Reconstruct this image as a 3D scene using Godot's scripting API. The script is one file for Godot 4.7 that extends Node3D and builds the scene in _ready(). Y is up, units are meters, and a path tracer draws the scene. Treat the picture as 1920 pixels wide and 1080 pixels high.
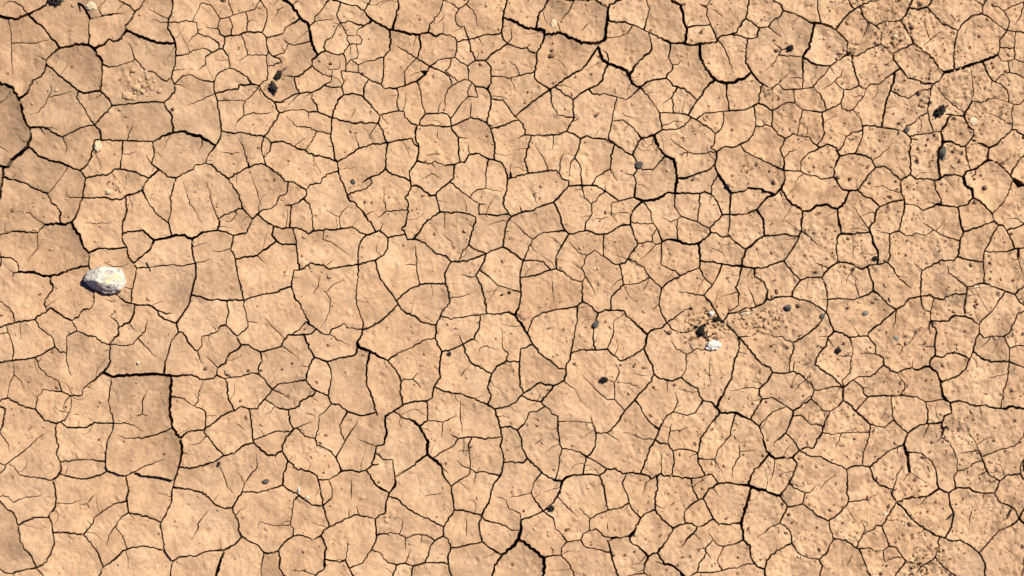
extends Node3D
# A dry mud flat seen from above: plates of cracked clay, a pale rock, stones, charcoal and twigs lying on them.

const U := 0.00125            # metres for one picture unit
const CELL := 2.5             # grid of the mud surface, picture units
const X0 := -140.0            # corner of the height grid
const Y0 := -140.0
const NX := 881
const NY := 545
const BED := -0.10           # floor of the cracks

var crack_pts: Array = []     # resampled centre lines
var crack_wid: Array = []     # widths at their points
var hair_pts: Array = []
var hair_wid: Array = []
var hair_plate: Array = []
var land := PackedFloat32Array()    # relief shared by all plates, metres
var edge_far := PackedFloat32Array()  # distance to the nearest crack side, units
var rim_far := PackedFloat32Array()   # distance to the nearest wide crack, units
var plate_at := PackedInt32Array()  # which plate holds a grid point
var plate_info: Array = []          # per plate: centre, lift, tilt, curl
var fine := FastNoiseLite.new()
var broad := FastNoiseLite.new()
var wob := FastNoiseLite.new()
var patch := FastNoiseLite.new()
var rng := RandomNumberGenerator.new()
var mud: StandardMaterial3D
var names := {}

func _ready():
	# ---------------------------------------------------------------- camera, sky, sun, exposure
	var cam := Camera3D.new()
	cam.name = "camera"
	cam.fov = 17.06
	cam.far = 400.0
	cam.near = 0.05
	add_child(cam)
	cam.look_at_from_position(Vector3(0, 4.5, 0), Vector3(0, 0, 0), Vector3(0, 0, -1))
	cam.current = true
	var sky_mat := ProceduralSkyMaterial.new()
	sky_mat.sky_top_color = Color(0.085, 0.17, 0.36)
	sky_mat.sky_horizon_color = Color(0.33, 0.41, 0.50)
	sky_mat.sky_curve = 0.12
	sky_mat.ground_bottom_color = Color(0.35, 0.27, 0.19)
	sky_mat.ground_horizon_color = Color(0.34, 0.38, 0.42)
	var sky := Sky.new()
	sky.sky_material = sky_mat
	var env := Environment.new()
	env.background_mode = Environment.BG_SKY
	env.sky = sky
	env.background_energy_multiplier = 1.0
	env.tonemap_mode = Environment.TONE_MAPPER_LINEAR
	env.tonemap_exposure = 1.65
	env.sdfgi_enabled = true
	env.ssao_enabled = true
	env.ssil_enabled = true
	var world := WorldEnvironment.new()
	world.name = "world_environment"
	world.environment = env
	add_child(world)
	var sun := DirectionalLight3D.new()
	sun.name = "sun"
	sun.light_color = Color(1.0, 0.955, 0.88)
	sun.light_energy = 1.6
	sun.light_angular_distance = 0.5
	sun.shadow_enabled = true
	add_child(sun)
	sun.look_at_from_position(Vector3(0.68, 1.05, -0.54), Vector3.ZERO, Vector3.UP)
	# ---------------------------------------------------------------- the mud
	rng.seed = 20240611
	setup_noise()
	mud = mud_material()
	resample_all()
	make_fields()
	build_ground()
	# ---------------------------------------------------------------- what lies on it
	build_things()
	build_crumbs()
	build_flakes()

# ============================================================ helpers
func setup_noise():
	fine.seed = 5; fine.frequency = 1.0 / 13.0; fine.fractal_octaves = 3
	broad.seed = 9; broad.frequency = 1.0 / 170.0; broad.fractal_octaves = 2
	wob.seed = 21; wob.frequency = 1.0 / 11.0; wob.fractal_octaves = 3; wob.fractal_gain = 0.6
	patch.seed = 33; patch.frequency = 1.0 / 60.0; patch.fractal_octaves = 4

func lin(r: float, g: float, b: float) -> Color:
	return Color(r, g, b).linear_to_srgb()

func numbered(called: String) -> String:
	if not names.has(called):
		names[called] = 0
		return called
	names[called] += 1
	return "%s_%03d" % [called, names[called]]

func tag(o: Node, label: String, category: String, group := "", kind := ""):
	if label: o.set_meta("label", label)
	if category: o.set_meta("category", category)
	if group: o.set_meta("group", group)
	if kind: o.set_meta("kind", kind)

func put_mesh(called: String, mesh: Mesh, m: Material, parent: Node = self) -> MeshInstance3D:
	var o := MeshInstance3D.new()
	o.name = numbered(called)
	o.mesh = mesh
	o.material_override = m
	parent.add_child(o, true)
	return o

func mud_material() -> StandardMaterial3D:
	var n := 1024
	var a := FastNoiseLite.new(); a.seed = 71; a.frequency = 0.011; a.fractal_octaves = 5; a.fractal_gain = 0.55
	var b := FastNoiseLite.new(); b.seed = 72; b.frequency = 0.06; b.fractal_octaves = 3
	var c := FastNoiseLite.new(); c.seed = 73; c.frequency = 0.35; c.fractal_octaves = 2
	var ia := a.get_seamless_image(n, n).get_data()
	var ib := b.get_seamless_image(n, n).get_data()
	var ic := c.get_seamless_image(n, n).get_data()
	var col := PackedByteArray(); col.resize(n * n * 3)
	var hgt := PackedByteArray(); hgt.resize(n * n)
	var dark := Vector3(0.312, 0.202, 0.126)
	var pale := Vector3(0.600, 0.417, 0.272)
	var lut := PackedByteArray(); lut.resize(1024 * 3)
	for i in 1024:
		var t := i / 1023.0
		var v := dark.lerp(pale, smoothstep(0.12, 0.88, t))
		var s := Color(v.x, v.y, v.z).linear_to_srgb()
		lut[i * 3] = int(s.r * 255.0); lut[i * 3 + 1] = int(s.g * 255.0); lut[i * 3 + 2] = int(s.b * 255.0)
	for i in n * n:
		var va := ia[i] / 255.0
		var vb := ib[i] / 255.0
		var vc := ic[i] / 255.0
		var k := clampi(int((va * 0.32 + vb * 0.20 + vc * 0.40 + 0.05) * 1023.0), 0, 1023) * 3
		col[i * 3] = lut[k]; col[i * 3 + 1] = lut[k + 1]; col[i * 3 + 2] = lut[k + 2]
		hgt[i] = clampi(int((vb * 0.40 + vc * 0.60) * 255.0), 0, 255)
	var m := StandardMaterial3D.new()
	m.albedo_texture = ImageTexture.create_from_image(Image.create_from_data(n, n, false, Image.FORMAT_RGB8, col))
	m.heightmap_enabled = true
	m.heightmap_texture = ImageTexture.create_from_image(Image.create_from_data(n, n, false, Image.FORMAT_L8, hgt))
	m.heightmap_scale = 0.42
	m.uv1_triplanar = true
	m.uv1_world_triplanar = true
	m.uv1_scale = Vector3(1.13, 1.13, 1.13)
	m.vertex_color_use_as_albedo = true
	m.roughness = 0.95
	m.metallic_specular = 0.25
	return m

# ---- crack lines: resampled every 5 units and made ragged
func resample(p: PackedVector2Array, w: float, tip0: bool, tip1: bool, out_p: Array, out_w: Array, w0 := -1.0, w1 := -1.0):
	var r := PackedVector2Array()
	var ws := PackedFloat32Array()
	var total := 0.0
	for i in p.size() - 1: total += p[i].distance_to(p[i + 1])
	var at := 0.0
	for i in p.size() - 1:
		var a := p[i]
		var b := p[i + 1]
		var l := a.distance_to(b)
		var n := maxi(1, int(round(l / 3.4)))
		for k in n:
			r.append(a.lerp(b, float(k) / n)); ws.append(at + l * k / n)
		at += l
	r.append(p[p.size() - 1]); ws.append(total)
	for i in r.size():
		var t: float = ws[i]
		var q := r[i]
		var ends := clampf(minf(t, total - t) / 9.0, 0.0, 1.0)
		if i > 0 and i < r.size() - 1:
			var d := (r[i + 1] - q).normalized().orthogonal()
			var amp := ends * (1.5 + 0.16 * w)
			q += d * amp * (wob.get_noise_2d(q.x * 1.1, q.y * 1.1) * 1.2 + 0.75 * wob.get_noise_2d(q.x * 3.1 + 60.0, q.y * 3.1))
		var wide := w
		if w0 > 0.0: wide = lerpf(w0, wide, smoothstep(0.0, minf(34.0, total), t))
		if w1 > 0.0: wide = lerpf(w1, wide, smoothstep(0.0, minf(34.0, total), total - t))
		var v := wide * (0.90 + 0.42 * wob.get_noise_2d(q.x * 0.42 + 900.0, q.y * 0.42) + 0.3 * wob.get_noise_2d(q.x * 2.1 + 300.0, q.y * 2.1))
		v = clampf(v, wide * 0.45, wide * 1.7) * 1.0 + 0.42
		if tip0: v *= clampf(0.42 + t / maxf(total, 1.0) * 1.2, 0.0, 1.0)
		if tip1: v *= clampf(0.42 + (total - t) / maxf(total, 1.0) * 1.2, 0.0, 1.0)
		ws[i] = v
		r[i] = q
	out_p.append(r)
	out_w.append(ws)

func line_of(a: Array, from: int) -> PackedVector2Array:
	var p := PackedVector2Array()
	for i in range(from, a.size() - 1, 2): p.append(Vector2(a[i], a[i + 1]))
	return p

func resample_all():
	# cracks widen and narrow gradually where they meet
	var meet := {}
	for c in CRACKS:
		for e in [Vector2i(c[1], c[2]), Vector2i(c[c.size() - 2], c[c.size() - 1])]:
			if not meet.has(e): meet[e] = []
			meet[e].append(c[0] * 0.1)
	for e in meet:
		meet[e].sort()
		meet[e].reverse()
	var at_node := func(e: Vector2i, w: float) -> float:
		var m: Array = meet[e]
		return minf((m[0] + m[mini(1, m.size() - 1)]) * 0.5, maxf(w * 1.5, w + 0.5))
	for c in CRACKS:
		var w: float = c[0] * 0.1
		resample(line_of(c, 1), w, false, false, crack_pts, crack_wid, at_node.call(Vector2i(c[1], c[2]), w), at_node.call(Vector2i(c[c.size() - 2], c[c.size() - 1]), w))
	for h in HAIRS:
		resample(line_of(h, 4), h[1] * 0.1, h[2] == 1, h[3] == 1, hair_pts, hair_wid)
		hair_plate.append(h[0])
	short_hairs()

# short splits that run from the sides of the plates inwards
func short_hairs():
	var r := RandomNumberGenerator.new()
	r.seed = 3131
	var made := 0
	for tries in 2600:
		if made >= 430: return
		var k := r.randi_range(0, PLATES.size() - 1)
		var loop := plate_loop(PLATES[k])
		var n := loop.size()
		var j := r.randi_range(0, n - 1)
		var p := loop[j]
		if p.x < -10.0 or p.x > 1930.0 or p.y < -10.0 or p.y > 1090.0: continue
		var along := (loop[(j + 2) % n] - loop[(j + n - 2) % n]).normalized()
		var d := Vector2(-along.y, along.x).rotated(r.randf_range(-0.5, 0.5))
		if not Geometry2D.is_point_in_polygon(p + d * 6.0, loop): d = -d
		var pts := PackedVector2Array([p])
		var good := true
		var bend := r.randf_range(-0.25, 0.25)
		for q in r.randi_range(2, 6):
			d = d.rotated(bend + r.randf_range(-0.4, 0.4))
			p += d * r.randf_range(5.0, 8.5)
			if not Geometry2D.is_point_in_polygon(p + d * 5.0, loop):
				good = false
				break
			pts.append(p)
		if not good or pts.size() < 3: continue
		resample(pts, r.randf_range(0.45, 1.25), false, true, hair_pts, hair_wid)
		hair_plate.append(k)
		made += 1

func ribbon(p: PackedVector2Array, w: PackedFloat32Array) -> PackedVector2Array:
	var l := PackedVector2Array()
	var r := PackedVector2Array()
	var n := p.size()
	for i in n:
		var d := (p[mini(i + 1, n - 1)] - p[maxi(i - 1, 0)]).normalized()
		var o := Vector2(-d.y, d.x) * w[i] * 0.5
		if i == 0: l.append(p[0] - d * w[0] * 0.4)
		l.append(p[i] + o); r.append(p[i] - o)
		if i == n - 1: l.append(p[i] + d * w[i] * 0.4)
	r.reverse()
	l.append_array(r)
	return l

func plate_loop(ids: Array) -> PackedVector2Array:
	var o := PackedVector2Array()
	for v in ids:
		var p: PackedVector2Array = crack_pts[absi(v) - 1].duplicate()
		if v < 0: p.reverse()
		p.resize(p.size() - 1)
		o.append_array(p)
	return o

# ---- grids: relief, distance to cracks, plate numbers
func spread(f: PackedFloat32Array):
	var s := CELL
	var d := CELL * 1.4142
	for pass_no in 2:
		for y in range(1, NY - 1):
			var yy := y if pass_no == 0 else NY - 1 - y
			var dy := -NX if pass_no == 0 else NX
			for x in range(1, NX - 1):
				var xx := x if pass_no == 0 else NX - 1 - x
				var i := yy * NX + xx
				var v := f[i]
				v = minf(v, f[i + (-1 if pass_no == 0 else 1)] + s)
				v = minf(v, f[i + dy] + s)
				v = minf(v, f[i + dy - 1] + d)
				v = minf(v, f[i + dy + 1] + d)
				f[i] = v
	return f

func seed_line(f: PackedFloat32Array, p: PackedVector2Array, w: PackedFloat32Array, k: float, bias: float):
	for i in p.size():
		var gx := int((p[i].x - X0) / CELL)
		var gy := int((p[i].y - Y0) / CELL)
		for y in range(gy - 2, gy + 4):
			for x in range(gx - 2, gx + 4):
				if x < 0 or y < 0 or x >= NX or y >= NY: continue
				var j := y * NX + x
				var d := p[i].distance_to(Vector2(X0 + x * CELL, Y0 + y * CELL)) - w[i] * k + bias
				if d < f[j]: f[j] = d
	return f

func make_fields():
	var n := NX * NY
	land.resize(n); edge_far.resize(n); rim_far.resize(n); plate_at.resize(n)
	edge_far.fill(999.0); rim_far.fill(999.0); plate_at.fill(-1)
	for i in crack_pts.size():
		edge_far = seed_line(edge_far, crack_pts[i], crack_wid[i], 0.5, 0.0)
		var w: float = CRACKS[i][0] * 0.1
		rim_far = seed_line(rim_far, crack_pts[i], crack_wid[i], 0.0, 0.0 if w > 5.0 else (7.0 if w > 3.0 else 22.0))
	for i in hair_pts.size():
		edge_far = seed_line(edge_far, hair_pts[i], hair_wid[i], 0.5, 0.0)
	edge_far = spread(edge_far)
	rim_far = spread(rim_far)
	for y in NY:
		for x in NX:
			var px := X0 + x * CELL
			var py := Y0 + y * CELL
			var rough := roughness_at(px, py)
			var h := 0.0045 * broad.get_noise_2d(px, py)
			h += 0.0021 * patch.get_noise_2d(px * 1.3 + 500.0, py * 1.3)
			h += (0.0007 + 0.0038 * rough) * fine.get_noise_2d(px, py)
			h += (0.00035 + 0.0020 * rough) * fine.get_noise_2d(px * 2.6 + 71.0, py * 2.6)
			land[y * NX + x] = h
	dents()
	for i in PLATES.size():
		var p := plate_loop(PLATES[i])
		var c := Vector2.ZERO
		for q in p: c += q
		c /= p.size()
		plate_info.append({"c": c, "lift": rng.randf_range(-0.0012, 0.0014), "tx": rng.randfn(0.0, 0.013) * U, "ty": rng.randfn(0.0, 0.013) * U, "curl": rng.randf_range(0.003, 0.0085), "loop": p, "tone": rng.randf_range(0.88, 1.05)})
		for q in DARKER_PLATES:
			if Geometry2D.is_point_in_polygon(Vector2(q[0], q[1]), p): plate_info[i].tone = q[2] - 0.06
		for q in CURLED:
			if Geometry2D.is_point_in_polygon(Vector2(q[0], q[1]), p): plate_info[i].curl = q[2]
		var lo := 1e9
		var hi := -1e9
		for q in p:
			lo = minf(lo, q.y); hi = maxf(hi, q.y)
		for gy in range(maxi(0, int(ceil((lo - Y0) / CELL))), mini(NY, int(floor((hi - Y0) / CELL)) + 1)):
			var yy := Y0 + gy * CELL + 0.013
			var xs := []
			for k in p.size():
				var a := p[k]
				var b := p[(k + 1) % p.size()]
				if (a.y <= yy) != (b.y <= yy): xs.append(a.x + (yy - a.y) / (b.y - a.y) * (b.x - a.x))
			xs.sort()
			for k in range(0, xs.size() - 1, 2):
				for gx in range(maxi(0, int(ceil((xs[k] - X0) / CELL))), mini(NX, int(floor((xs[k + 1] - X0) / CELL)) + 1)):
					plate_at[gy * NX + gx] = i

# small pits and bumps pressed into the mud
func dents():
	var r := RandomNumberGenerator.new()
	r.seed = 616
	var made := 0
	for n in 26000:
		var p := Vector2(r.randf_range(-60, 1980), r.randf_range(-60, 1140))
		var dens := 0.17 + 0.24 * smoothstep(300.0, 1500.0, p.x) + 0.5 * roughness_at(p.x, p.y) + 0.25 * maxf(0.0, patch.get_noise_2d(p.x * 0.7, p.y * 0.7 + 300.0))
		if r.randf() > dens: continue
		made += 1
		var rad := r.randf_range(2.6, 4.2) + 3.5 * pow(r.randf(), 6.0)
		var amp := r.randf_range(0.0009, 0.0024) * (1.0 if r.randf() < 0.45 else -1.0) * rad / 3.4
		var st := 1.0 + r.randf() * 0.7
		var ang := r.randf() * PI
		var g := int(ceil(rad * st / CELL)) + 1
		var gx := int((p.x - X0) / CELL)
		var gy := int((p.y - Y0) / CELL)
		for y in range(gy - g, gy + g + 1):
			for x in range(gx - g, gx + g + 1):
				if x < 0 or y < 0 or x >= NX or y >= NY: continue
				var d := (Vector2(X0 + x * CELL, Y0 + y * CELL) - p).rotated(ang)
				d.x /= st
				var t := d.length() / rad
				if t < 1.0: land[y * NX + x] += amp * (1.0 - t * t) * (1.0 - t * t)

# loose, broken ground as the photograph shows it: more to the right, and round the stones
func roughness_at(px: float, py: float) -> float:
	var r := 0.62 * smoothstep(700.0, 1750.0, px) * (0.6 + 0.9 * patch.get_noise_2d(px * 0.5, py * 0.5 + 77.0))
	for s in ROUGH:
		var d := Vector2((px - s[0]) / s[2], (py - s[1]) / s[3]).length()
		if d < 1.0: r += s[4] * (1.0 - d * d) * (0.7 + 0.8 * patch.get_noise_2d(px * 2.0, py * 2.0))
	return clampf(r, 0.0, 1.3)

# plates set to a darker overall tone, mostly at the upper left: [x, y, tone]
const DARKER_PLATES := [[30, 220, 0.74], [155, 125, 0.80], [100, 190, 0.86], [30, 100, 0.84], [60, 20, 0.86], [120, 60, 0.85], [110, 265, 0.84], [60, 330, 0.80], [130, 350, 0.84], [230, 230, 0.87], [250, 160, 0.88], [265, 90, 0.87], [80, 390, 0.87], [345, 270, 0.90], [100, 450, 0.86], [365, 195, 0.93], [210, 40, 0.90], [300, 50, 0.88], [1080, 90, 0.92], [1093, 25, 0.92], [270, 760, 0.90], [20, 1020, 0.90], [180, 200, 0.90]]
# plates whose rims have bent up most: [x, y, rise]
const CURLED := [[270, 760, 0.017], [30, 220, 0.014], [155, 125, 0.013], [1093, 25, 0.014], [1080, 90, 0.014], [1205, 215, 0.013], [1440, 330, 0.014], [100, 450, 0.013], [985, 1050, 0.014], [1560, 70, 0.013], [1725, 120, 0.012], [1880, 330, 0.013], [1840, 400, 0.012], [300, 850, 0.013], [365, 1000, 0.012], [180, 620, 0.012], [310, 590, 0.012], [590, 100, 0.012], [460, 320, 0.011], [400, 380, 0.011]]
# where the mud is broken up: [x, y, half width, half height, strength]
const ROUGH := [
	[1325, 608, 46, 40, 1.3], [1425, 598, 62, 34, 0.85], [1405, 700, 60, 40, 0.5], [265, 158, 46, 34, 0.9], [222, 348, 30, 20, 0.8], [1690, 45, 80, 60, 0.7],
	[1835, 190, 60, 80, 0.6], [1445, 180, 22, 18, 1.0], [1590, 95, 26, 22, 0.8], [1655, 80, 30, 26, 0.8], [1725, 285, 34, 40, 0.7], [1640, 460, 50, 40, 0.6],
	[1720, 950, 60, 60, 0.5], [1740, 1060, 50, 40, 0.8], [1500, 890, 60, 40, 0.5], [1300, 800, 60, 40, 0.4], [852, 465, 24, 18, 0.8], [40, 395, 40, 24, 0.7],
	[45, 450, 40, 30, 0.5], [575, 830, 50, 36, 0.6], [735, 980, 22, 30, 0.8], [1790, 820, 50, 50, 0.6], [1700, 60, 170, 100, 0.55], [1825, 200, 100, 130, 0.5], [1850, 880, 80, 150, 0.4], [1640, 1010, 140, 80, 0.35], [1580, 470, 90, 70, 0.3], [1740, 600, 90, 70, 0.35], [1540, 700, 70, 50, 0.4], [465, 110, 40, 16, 0.5]]

func grid(f: PackedFloat32Array, p: Vector2) -> float:
	var gx := clampf((p.x - X0) / CELL, 0.0, NX - 1.001)
	var gy := clampf((p.y - Y0) / CELL, 0.0, NY - 1.001)
	var ix := int(gx)
	var iy := int(gy)
	var i := iy * NX + ix
	var fx := gx - ix
	return lerpf(lerpf(f[i], f[i + 1], fx), lerpf(f[i + NX], f[i + NX + 1], fx), gy - iy)

func height_on(k: int, p: Vector2) -> float:
	var h := grid(land, p)
	if k < 0: return h
	var q: Dictionary = plate_info[k]
	var d: Vector2 = p - q.c
	var rim := maxf(grid(rim_far, p), 0.0)
	return h + q.lift + d.x * q.tx + d.y * q.ty + q.curl * (0.40 * exp(-rim / 11.0) + 0.90 * exp(-rim / 44.0)) - 0.0006 * exp(-maxf(grid(edge_far, p), 0.0) / 2.2)

func height_at(p: Vector2) -> float:
	var gx := clampi(int(round((p.x - X0) / CELL)), 0, NX - 1)
	var gy := clampi(int(round((p.y - Y0) / CELL)), 0, NY - 1)
	return height_on(plate_at[gy * NX + gx], p)

func spot(p: Vector2, y: float) -> Vector3:
	return Vector3((p.x - 960.0) * U, y, (p.y - 540.0) * U)

# soil tone: pinker and deeper to the lower left, paler to the right, mottled
func tone_at(p: Vector2) -> Color:
	var v := 0.95 + 0.11 * patch.get_noise_2d(p.x * 0.35, p.y * 0.35) + 0.10 * patch.get_noise_2d(p.x * 1.1 + 400.0, p.y * 1.1)
	v += 0.09 * smoothstep(0.08, 0.30, patch.get_noise_2d(p.x * 0.9 + 2200.0, p.y * 0.9))
	v -= (0.10 + 0.14 * smoothstep(1150.0, 1600.0, p.x)) * smoothstep(0.12, 0.36, patch.get_noise_2d(p.x * 1.5 + 3100.0, p.y * 1.5))
	var pink := 0.5 + 0.9 * patch.get_noise_2d(p.x * 0.22 + 1500.0, p.y * 0.22)
	return Color(v * (1.0 + 0.03 * pink), v * (1.0 - 0.02 * pink), v * (1.0 - 0.07 * pink))

# ---- one plate: its top cut from the grid, its broken sides down to the bed
func plate_mesh(st: SurfaceTool, k: int, pieces: Array, cell: float, outer: bool, tone: float, holes := []):
	for poly: PackedVector2Array in pieces:
		if poly.size() < 3: continue
		var lo := poly[0]
		var hi := poly[0]
		for q in poly:
			lo = lo.min(q); hi = hi.max(q)
		if (hi.x - lo.x) * (hi.y - lo.y) < 20.0: continue
		var cache := {}
		st.set_smooth_group(0)
		var mid := (lo + hi) * 0.5
		var x_a := int(floor((lo.x - X0) / cell))
		var x_b := int(floor((hi.x - X0) / cell))
		for gy in range(int(floor((lo.y - Y0) / cell)), int(floor((hi.y - Y0) / cell)) + 1):
			var ya := Y0 + gy * cell
			var strip := Geometry2D.intersect_polygons(poly, PackedVector2Array([Vector2(lo.x - 1, ya), Vector2(hi.x + 1, ya), Vector2(hi.x + 1, ya + cell), Vector2(lo.x - 1, ya + cell)]))
			for s: PackedVector2Array in strip:
				var s_lo := 1e9
				var s_hi := -1e9
				for q in s:
					s_lo = minf(s_lo, q.x); s_hi = maxf(s_hi, q.x)
				for gx in range(maxi(x_a, int(floor((s_lo - X0) / cell))), mini(x_b, int(floor((s_hi - X0) / cell))) + 1):
					var xa := X0 + gx * cell
					var a := Vector2(xa, ya)
					var b := Vector2(xa + cell, ya)
					var c := Vector2(xa + cell, ya + cell)
					var d := Vector2(xa, ya + cell)
					var whole := false
					if not outer and gx >= 0 and gy >= 0 and gx < NX - 1 and gy < NY - 1:
						var i := gy * NX + gx
						whole = maxf(maxf(edge_far[i], edge_far[i + 1]), maxf(edge_far[i + NX], edge_far[i + NX + 1])) > CELL * 1.45 + 1.3
					if whole:
						if strip.size() > 1 and not Geometry2D.is_point_in_polygon((a + c) * 0.5, s): continue
						if (gx + gy) % 2 == 0:
							tri(st, k, a, b, c, cache, outer, mid, tone); tri(st, k, a, c, d, cache, outer, mid, tone)
						else:
							tri(st, k, a, b, d, cache, outer, mid, tone); tri(st, k, b, c, d, cache, outer, mid, tone)
						continue
					var bits := Geometry2D.intersect_polygons(s, PackedVector2Array([a, b, c, d]))
					for hole: PackedVector2Array in holes:
						var left: Array[PackedVector2Array] = []
						for f: PackedVector2Array in bits: left.append_array(Geometry2D.clip_polygons(f, hole))
						bits = left
					for f: PackedVector2Array in bits:
						var ix := Geometry2D.triangulate_polygon(f)
						for j in range(0, ix.size(), 3): tri(st, k, f[ix[j]], f[ix[j + 1]], f[ix[j + 2]], cache, outer, mid, tone)
		st.set_smooth_group(1)
		sides(st, k, poly, mid, cache, outer, tone)
	for hole: PackedVector2Array in holes:
		var h_mid := Vector2.ZERO
		for q in hole: h_mid += q / hole.size()
		st.set_smooth_group(1)
		sides(st, k, hole, h_mid, {}, outer, tone, true)

func sides(st: SurfaceTool, k: int, poly: PackedVector2Array, mid: Vector2, cache: Dictionary, outer: bool, tone: float, hollow := false):
	var loop := poly.duplicate()
	if Geometry2D.is_polygon_clockwise(loop): loop.reverse()
	var n := loop.size()
	# the broken sides lean back under the plate
	var under: Array[Vector3] = []
	for j in n:
		var d := (loop[(j + 1) % n] - loop[(j + n - 1) % n]).normalized()
		under.append(side_in(loop[j], Vector2(d.y, -d.x) * (1.0 if hollow else -1.0)))
	for j in n:
		var a := loop[j]
		var b := loop[(j + 1) % n]
		wall(st, vert(k, a, cache, outer, mid), vert(k, b, cache, outer, mid), under[j], under[(j + 1) % n], tone, a, b)

func side_in(a: Vector2, inward: Vector2) -> Vector3:
	return spot(a + inward * (1.8 + 1.3 * wob.get_noise_2d(a.x * 1.7, a.y * 1.7)), -0.011 + 0.004 * wob.get_noise_2d(a.x + 50.0, a.y))

func vert(k: int, p: Vector2, cache: Dictionary, outer: bool, mid: Vector2) -> Vector3:
	var key := Vector2i(int(round(p.x * 64.0)), int(round(p.y * 64.0)))
	if cache.has(key): return cache[key]
	var h := 0.0
	if outer:
		h = 0.0045 * broad.get_noise_2d(p.x, p.y) + 0.0016 * patch.get_noise_2d(p.x * 1.3 + 500.0, p.y * 1.3) + 0.0000007 * p.distance_squared_to(mid)
	else:
		h = height_on(k, p)
	var v := spot(p, h)
	cache[key] = v
	return v

func tri(st: SurfaceTool, k: int, a: Vector2, b: Vector2, c: Vector2, cache: Dictionary, outer: bool, mid: Vector2, tone: float):
	var cr := (b - a).cross(c - a)
	if absf(cr) < 0.002: return
	if cr < 0.0:
		var t := b; b = c; c = t
	for p: Vector2 in [a, b, c]:
		var col := tone_at(p)
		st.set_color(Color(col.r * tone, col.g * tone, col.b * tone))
		st.add_vertex(vert(k, p, cache, outer, mid))

func wall(st: SurfaceTool, a: Vector3, b: Vector3, ra: Vector3, rb: Vector3, tone: float, pa: Vector2, pb: Vector2):
	var fa := Vector3(ra.x, BED, ra.z)
	var fb := Vector3(rb.x, BED, rb.z)
	var ca := tone_at(pa)
	var cb := tone_at(pb)
	for q in [[a, ca], [ra, ca], [b, cb], [b, cb], [ra, ca], [rb, cb], [ra, ca], [fa, ca], [rb, cb], [rb, cb], [fa, ca], [fb, cb]]:
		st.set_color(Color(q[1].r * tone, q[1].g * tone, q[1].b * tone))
		st.add_vertex(q[0])

func build_ground():
	var ground := Node3D.new()
	ground.name = "ground"
	add_child(ground)
	tag(ground, "dry tan mud flat broken into plates by dark cracks", "ground", "", "structure")
	# bed under the cracks
	var bed := SurfaceTool.new()
	bed.begin(Mesh.PRIMITIVE_TRIANGLES)
	var e := 4.2
	for q in [Vector3(-e, BED, -e), Vector3(e, BED, -e), Vector3(e, BED, e), Vector3(-e, BED, -e), Vector3(e, BED, e), Vector3(-e, BED, e)]:
		bed.set_color(Color(0.94, 0.94, 0.94)); bed.add_vertex(q)
	bed.generate_normals()
	put_mesh("soil_bed", bed.commit(), mud, ground)
	# plates
	var order := []
	for i in PLATES.size():
		var p: PackedVector2Array = plate_info[i].loop
		var clip := Geometry2D.intersect_polygons(p, PackedVector2Array([Vector2.ZERO, Vector2(1920, 0), Vector2(1920, 1080), Vector2(0, 1080)]))
		var ar := 0.0
		for c: PackedVector2Array in clip: ar += area(c)
		order.append([ar, i])
	order.sort_custom(func(x, y): return x[0] > y[0])
	var cuts := {}
	var holes := {}
	for i in PLATES.size():
		cuts[i] = [plate_info[i].loop]
		holes[i] = []
	for i in PLATES.size():
		for v in PLATES[i]:
			cuts[i] = subtract(cuts[i], ribbon(crack_pts[absi(v) - 1], crack_wid[absi(v) - 1]), holes[i])
	for j in hair_pts.size():
		var i: int = hair_plate[j]
		cuts[i] = subtract(cuts[i], ribbon(hair_pts[j], hair_wid[j]), holes[i])
	var rest := SurfaceTool.new()
	rest.begin(Mesh.PRIMITIVE_TRIANGLES)
	for n in order.size():
		var i: int = order[n][1]
		var keep := []
		for p: PackedVector2Array in cuts[i]:
			if area(p) > 30.0: keep.append(p)
		if n < 300:
			var st := SurfaceTool.new()
			st.begin(Mesh.PRIMITIVE_TRIANGLES)
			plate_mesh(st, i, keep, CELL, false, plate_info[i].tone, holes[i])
			st.generate_normals()
			st.index()
			put_mesh("mud_plate", st.commit(), mud, ground)
		else:
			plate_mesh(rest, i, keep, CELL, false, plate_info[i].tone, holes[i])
	outer_plates(rest)
	rest.generate_normals()
	rest.index()
	var r := put_mesh("small_mud_plates", rest.commit(), mud, ground)
	r.set_meta("kind", "stuff")
	# the flat goes on to the horizon
	var far := SurfaceTool.new()
	far.begin(Mesh.PRIMITIVE_TRIANGLES)
	var o := 150.0
	var ix := 2.95
	var iz := 2.45
	for q in [[-o, -o, o, -iz], [-o, iz, o, o], [-o, -iz, -ix, iz], [ix, -iz, o, iz]]:
		for v in [[0, 1], [2, 1], [2, 3], [0, 1], [2, 3], [0, 3]]:
			far.set_color(Color(0.93, 0.93, 0.92))
			far.add_vertex(Vector3(q[v[0]], -0.003, q[v[1]]))
	far.generate_normals()
	put_mesh("far_soil", far.commit(), mud, ground)

func area(p: PackedVector2Array) -> float:
	var s := 0.0
	for i in p.size(): s += p[i].cross(p[(i + 1) % p.size()])
	return absf(s) * 0.5

# cut a crack out of a plate; a crack that touches no side is kept as a hole
func subtract(from: Array, cut: PackedVector2Array, holes: Array) -> Array:
	var o := []
	for p: PackedVector2Array in from:
		var inner := true
		for q in cut:
			if not Geometry2D.is_point_in_polygon(q, p):
				inner = false
				break
		if inner:
			holes.append(cut)
			o.append(p)
			continue
		for q: PackedVector2Array in Geometry2D.clip_polygons(p, cut):
			if q.size() < 3 or area(q) < 3.0: continue
			if Geometry2D.is_polygon_clockwise(q): holes.append(q)
			else: o.append(q)
	return o

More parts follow.
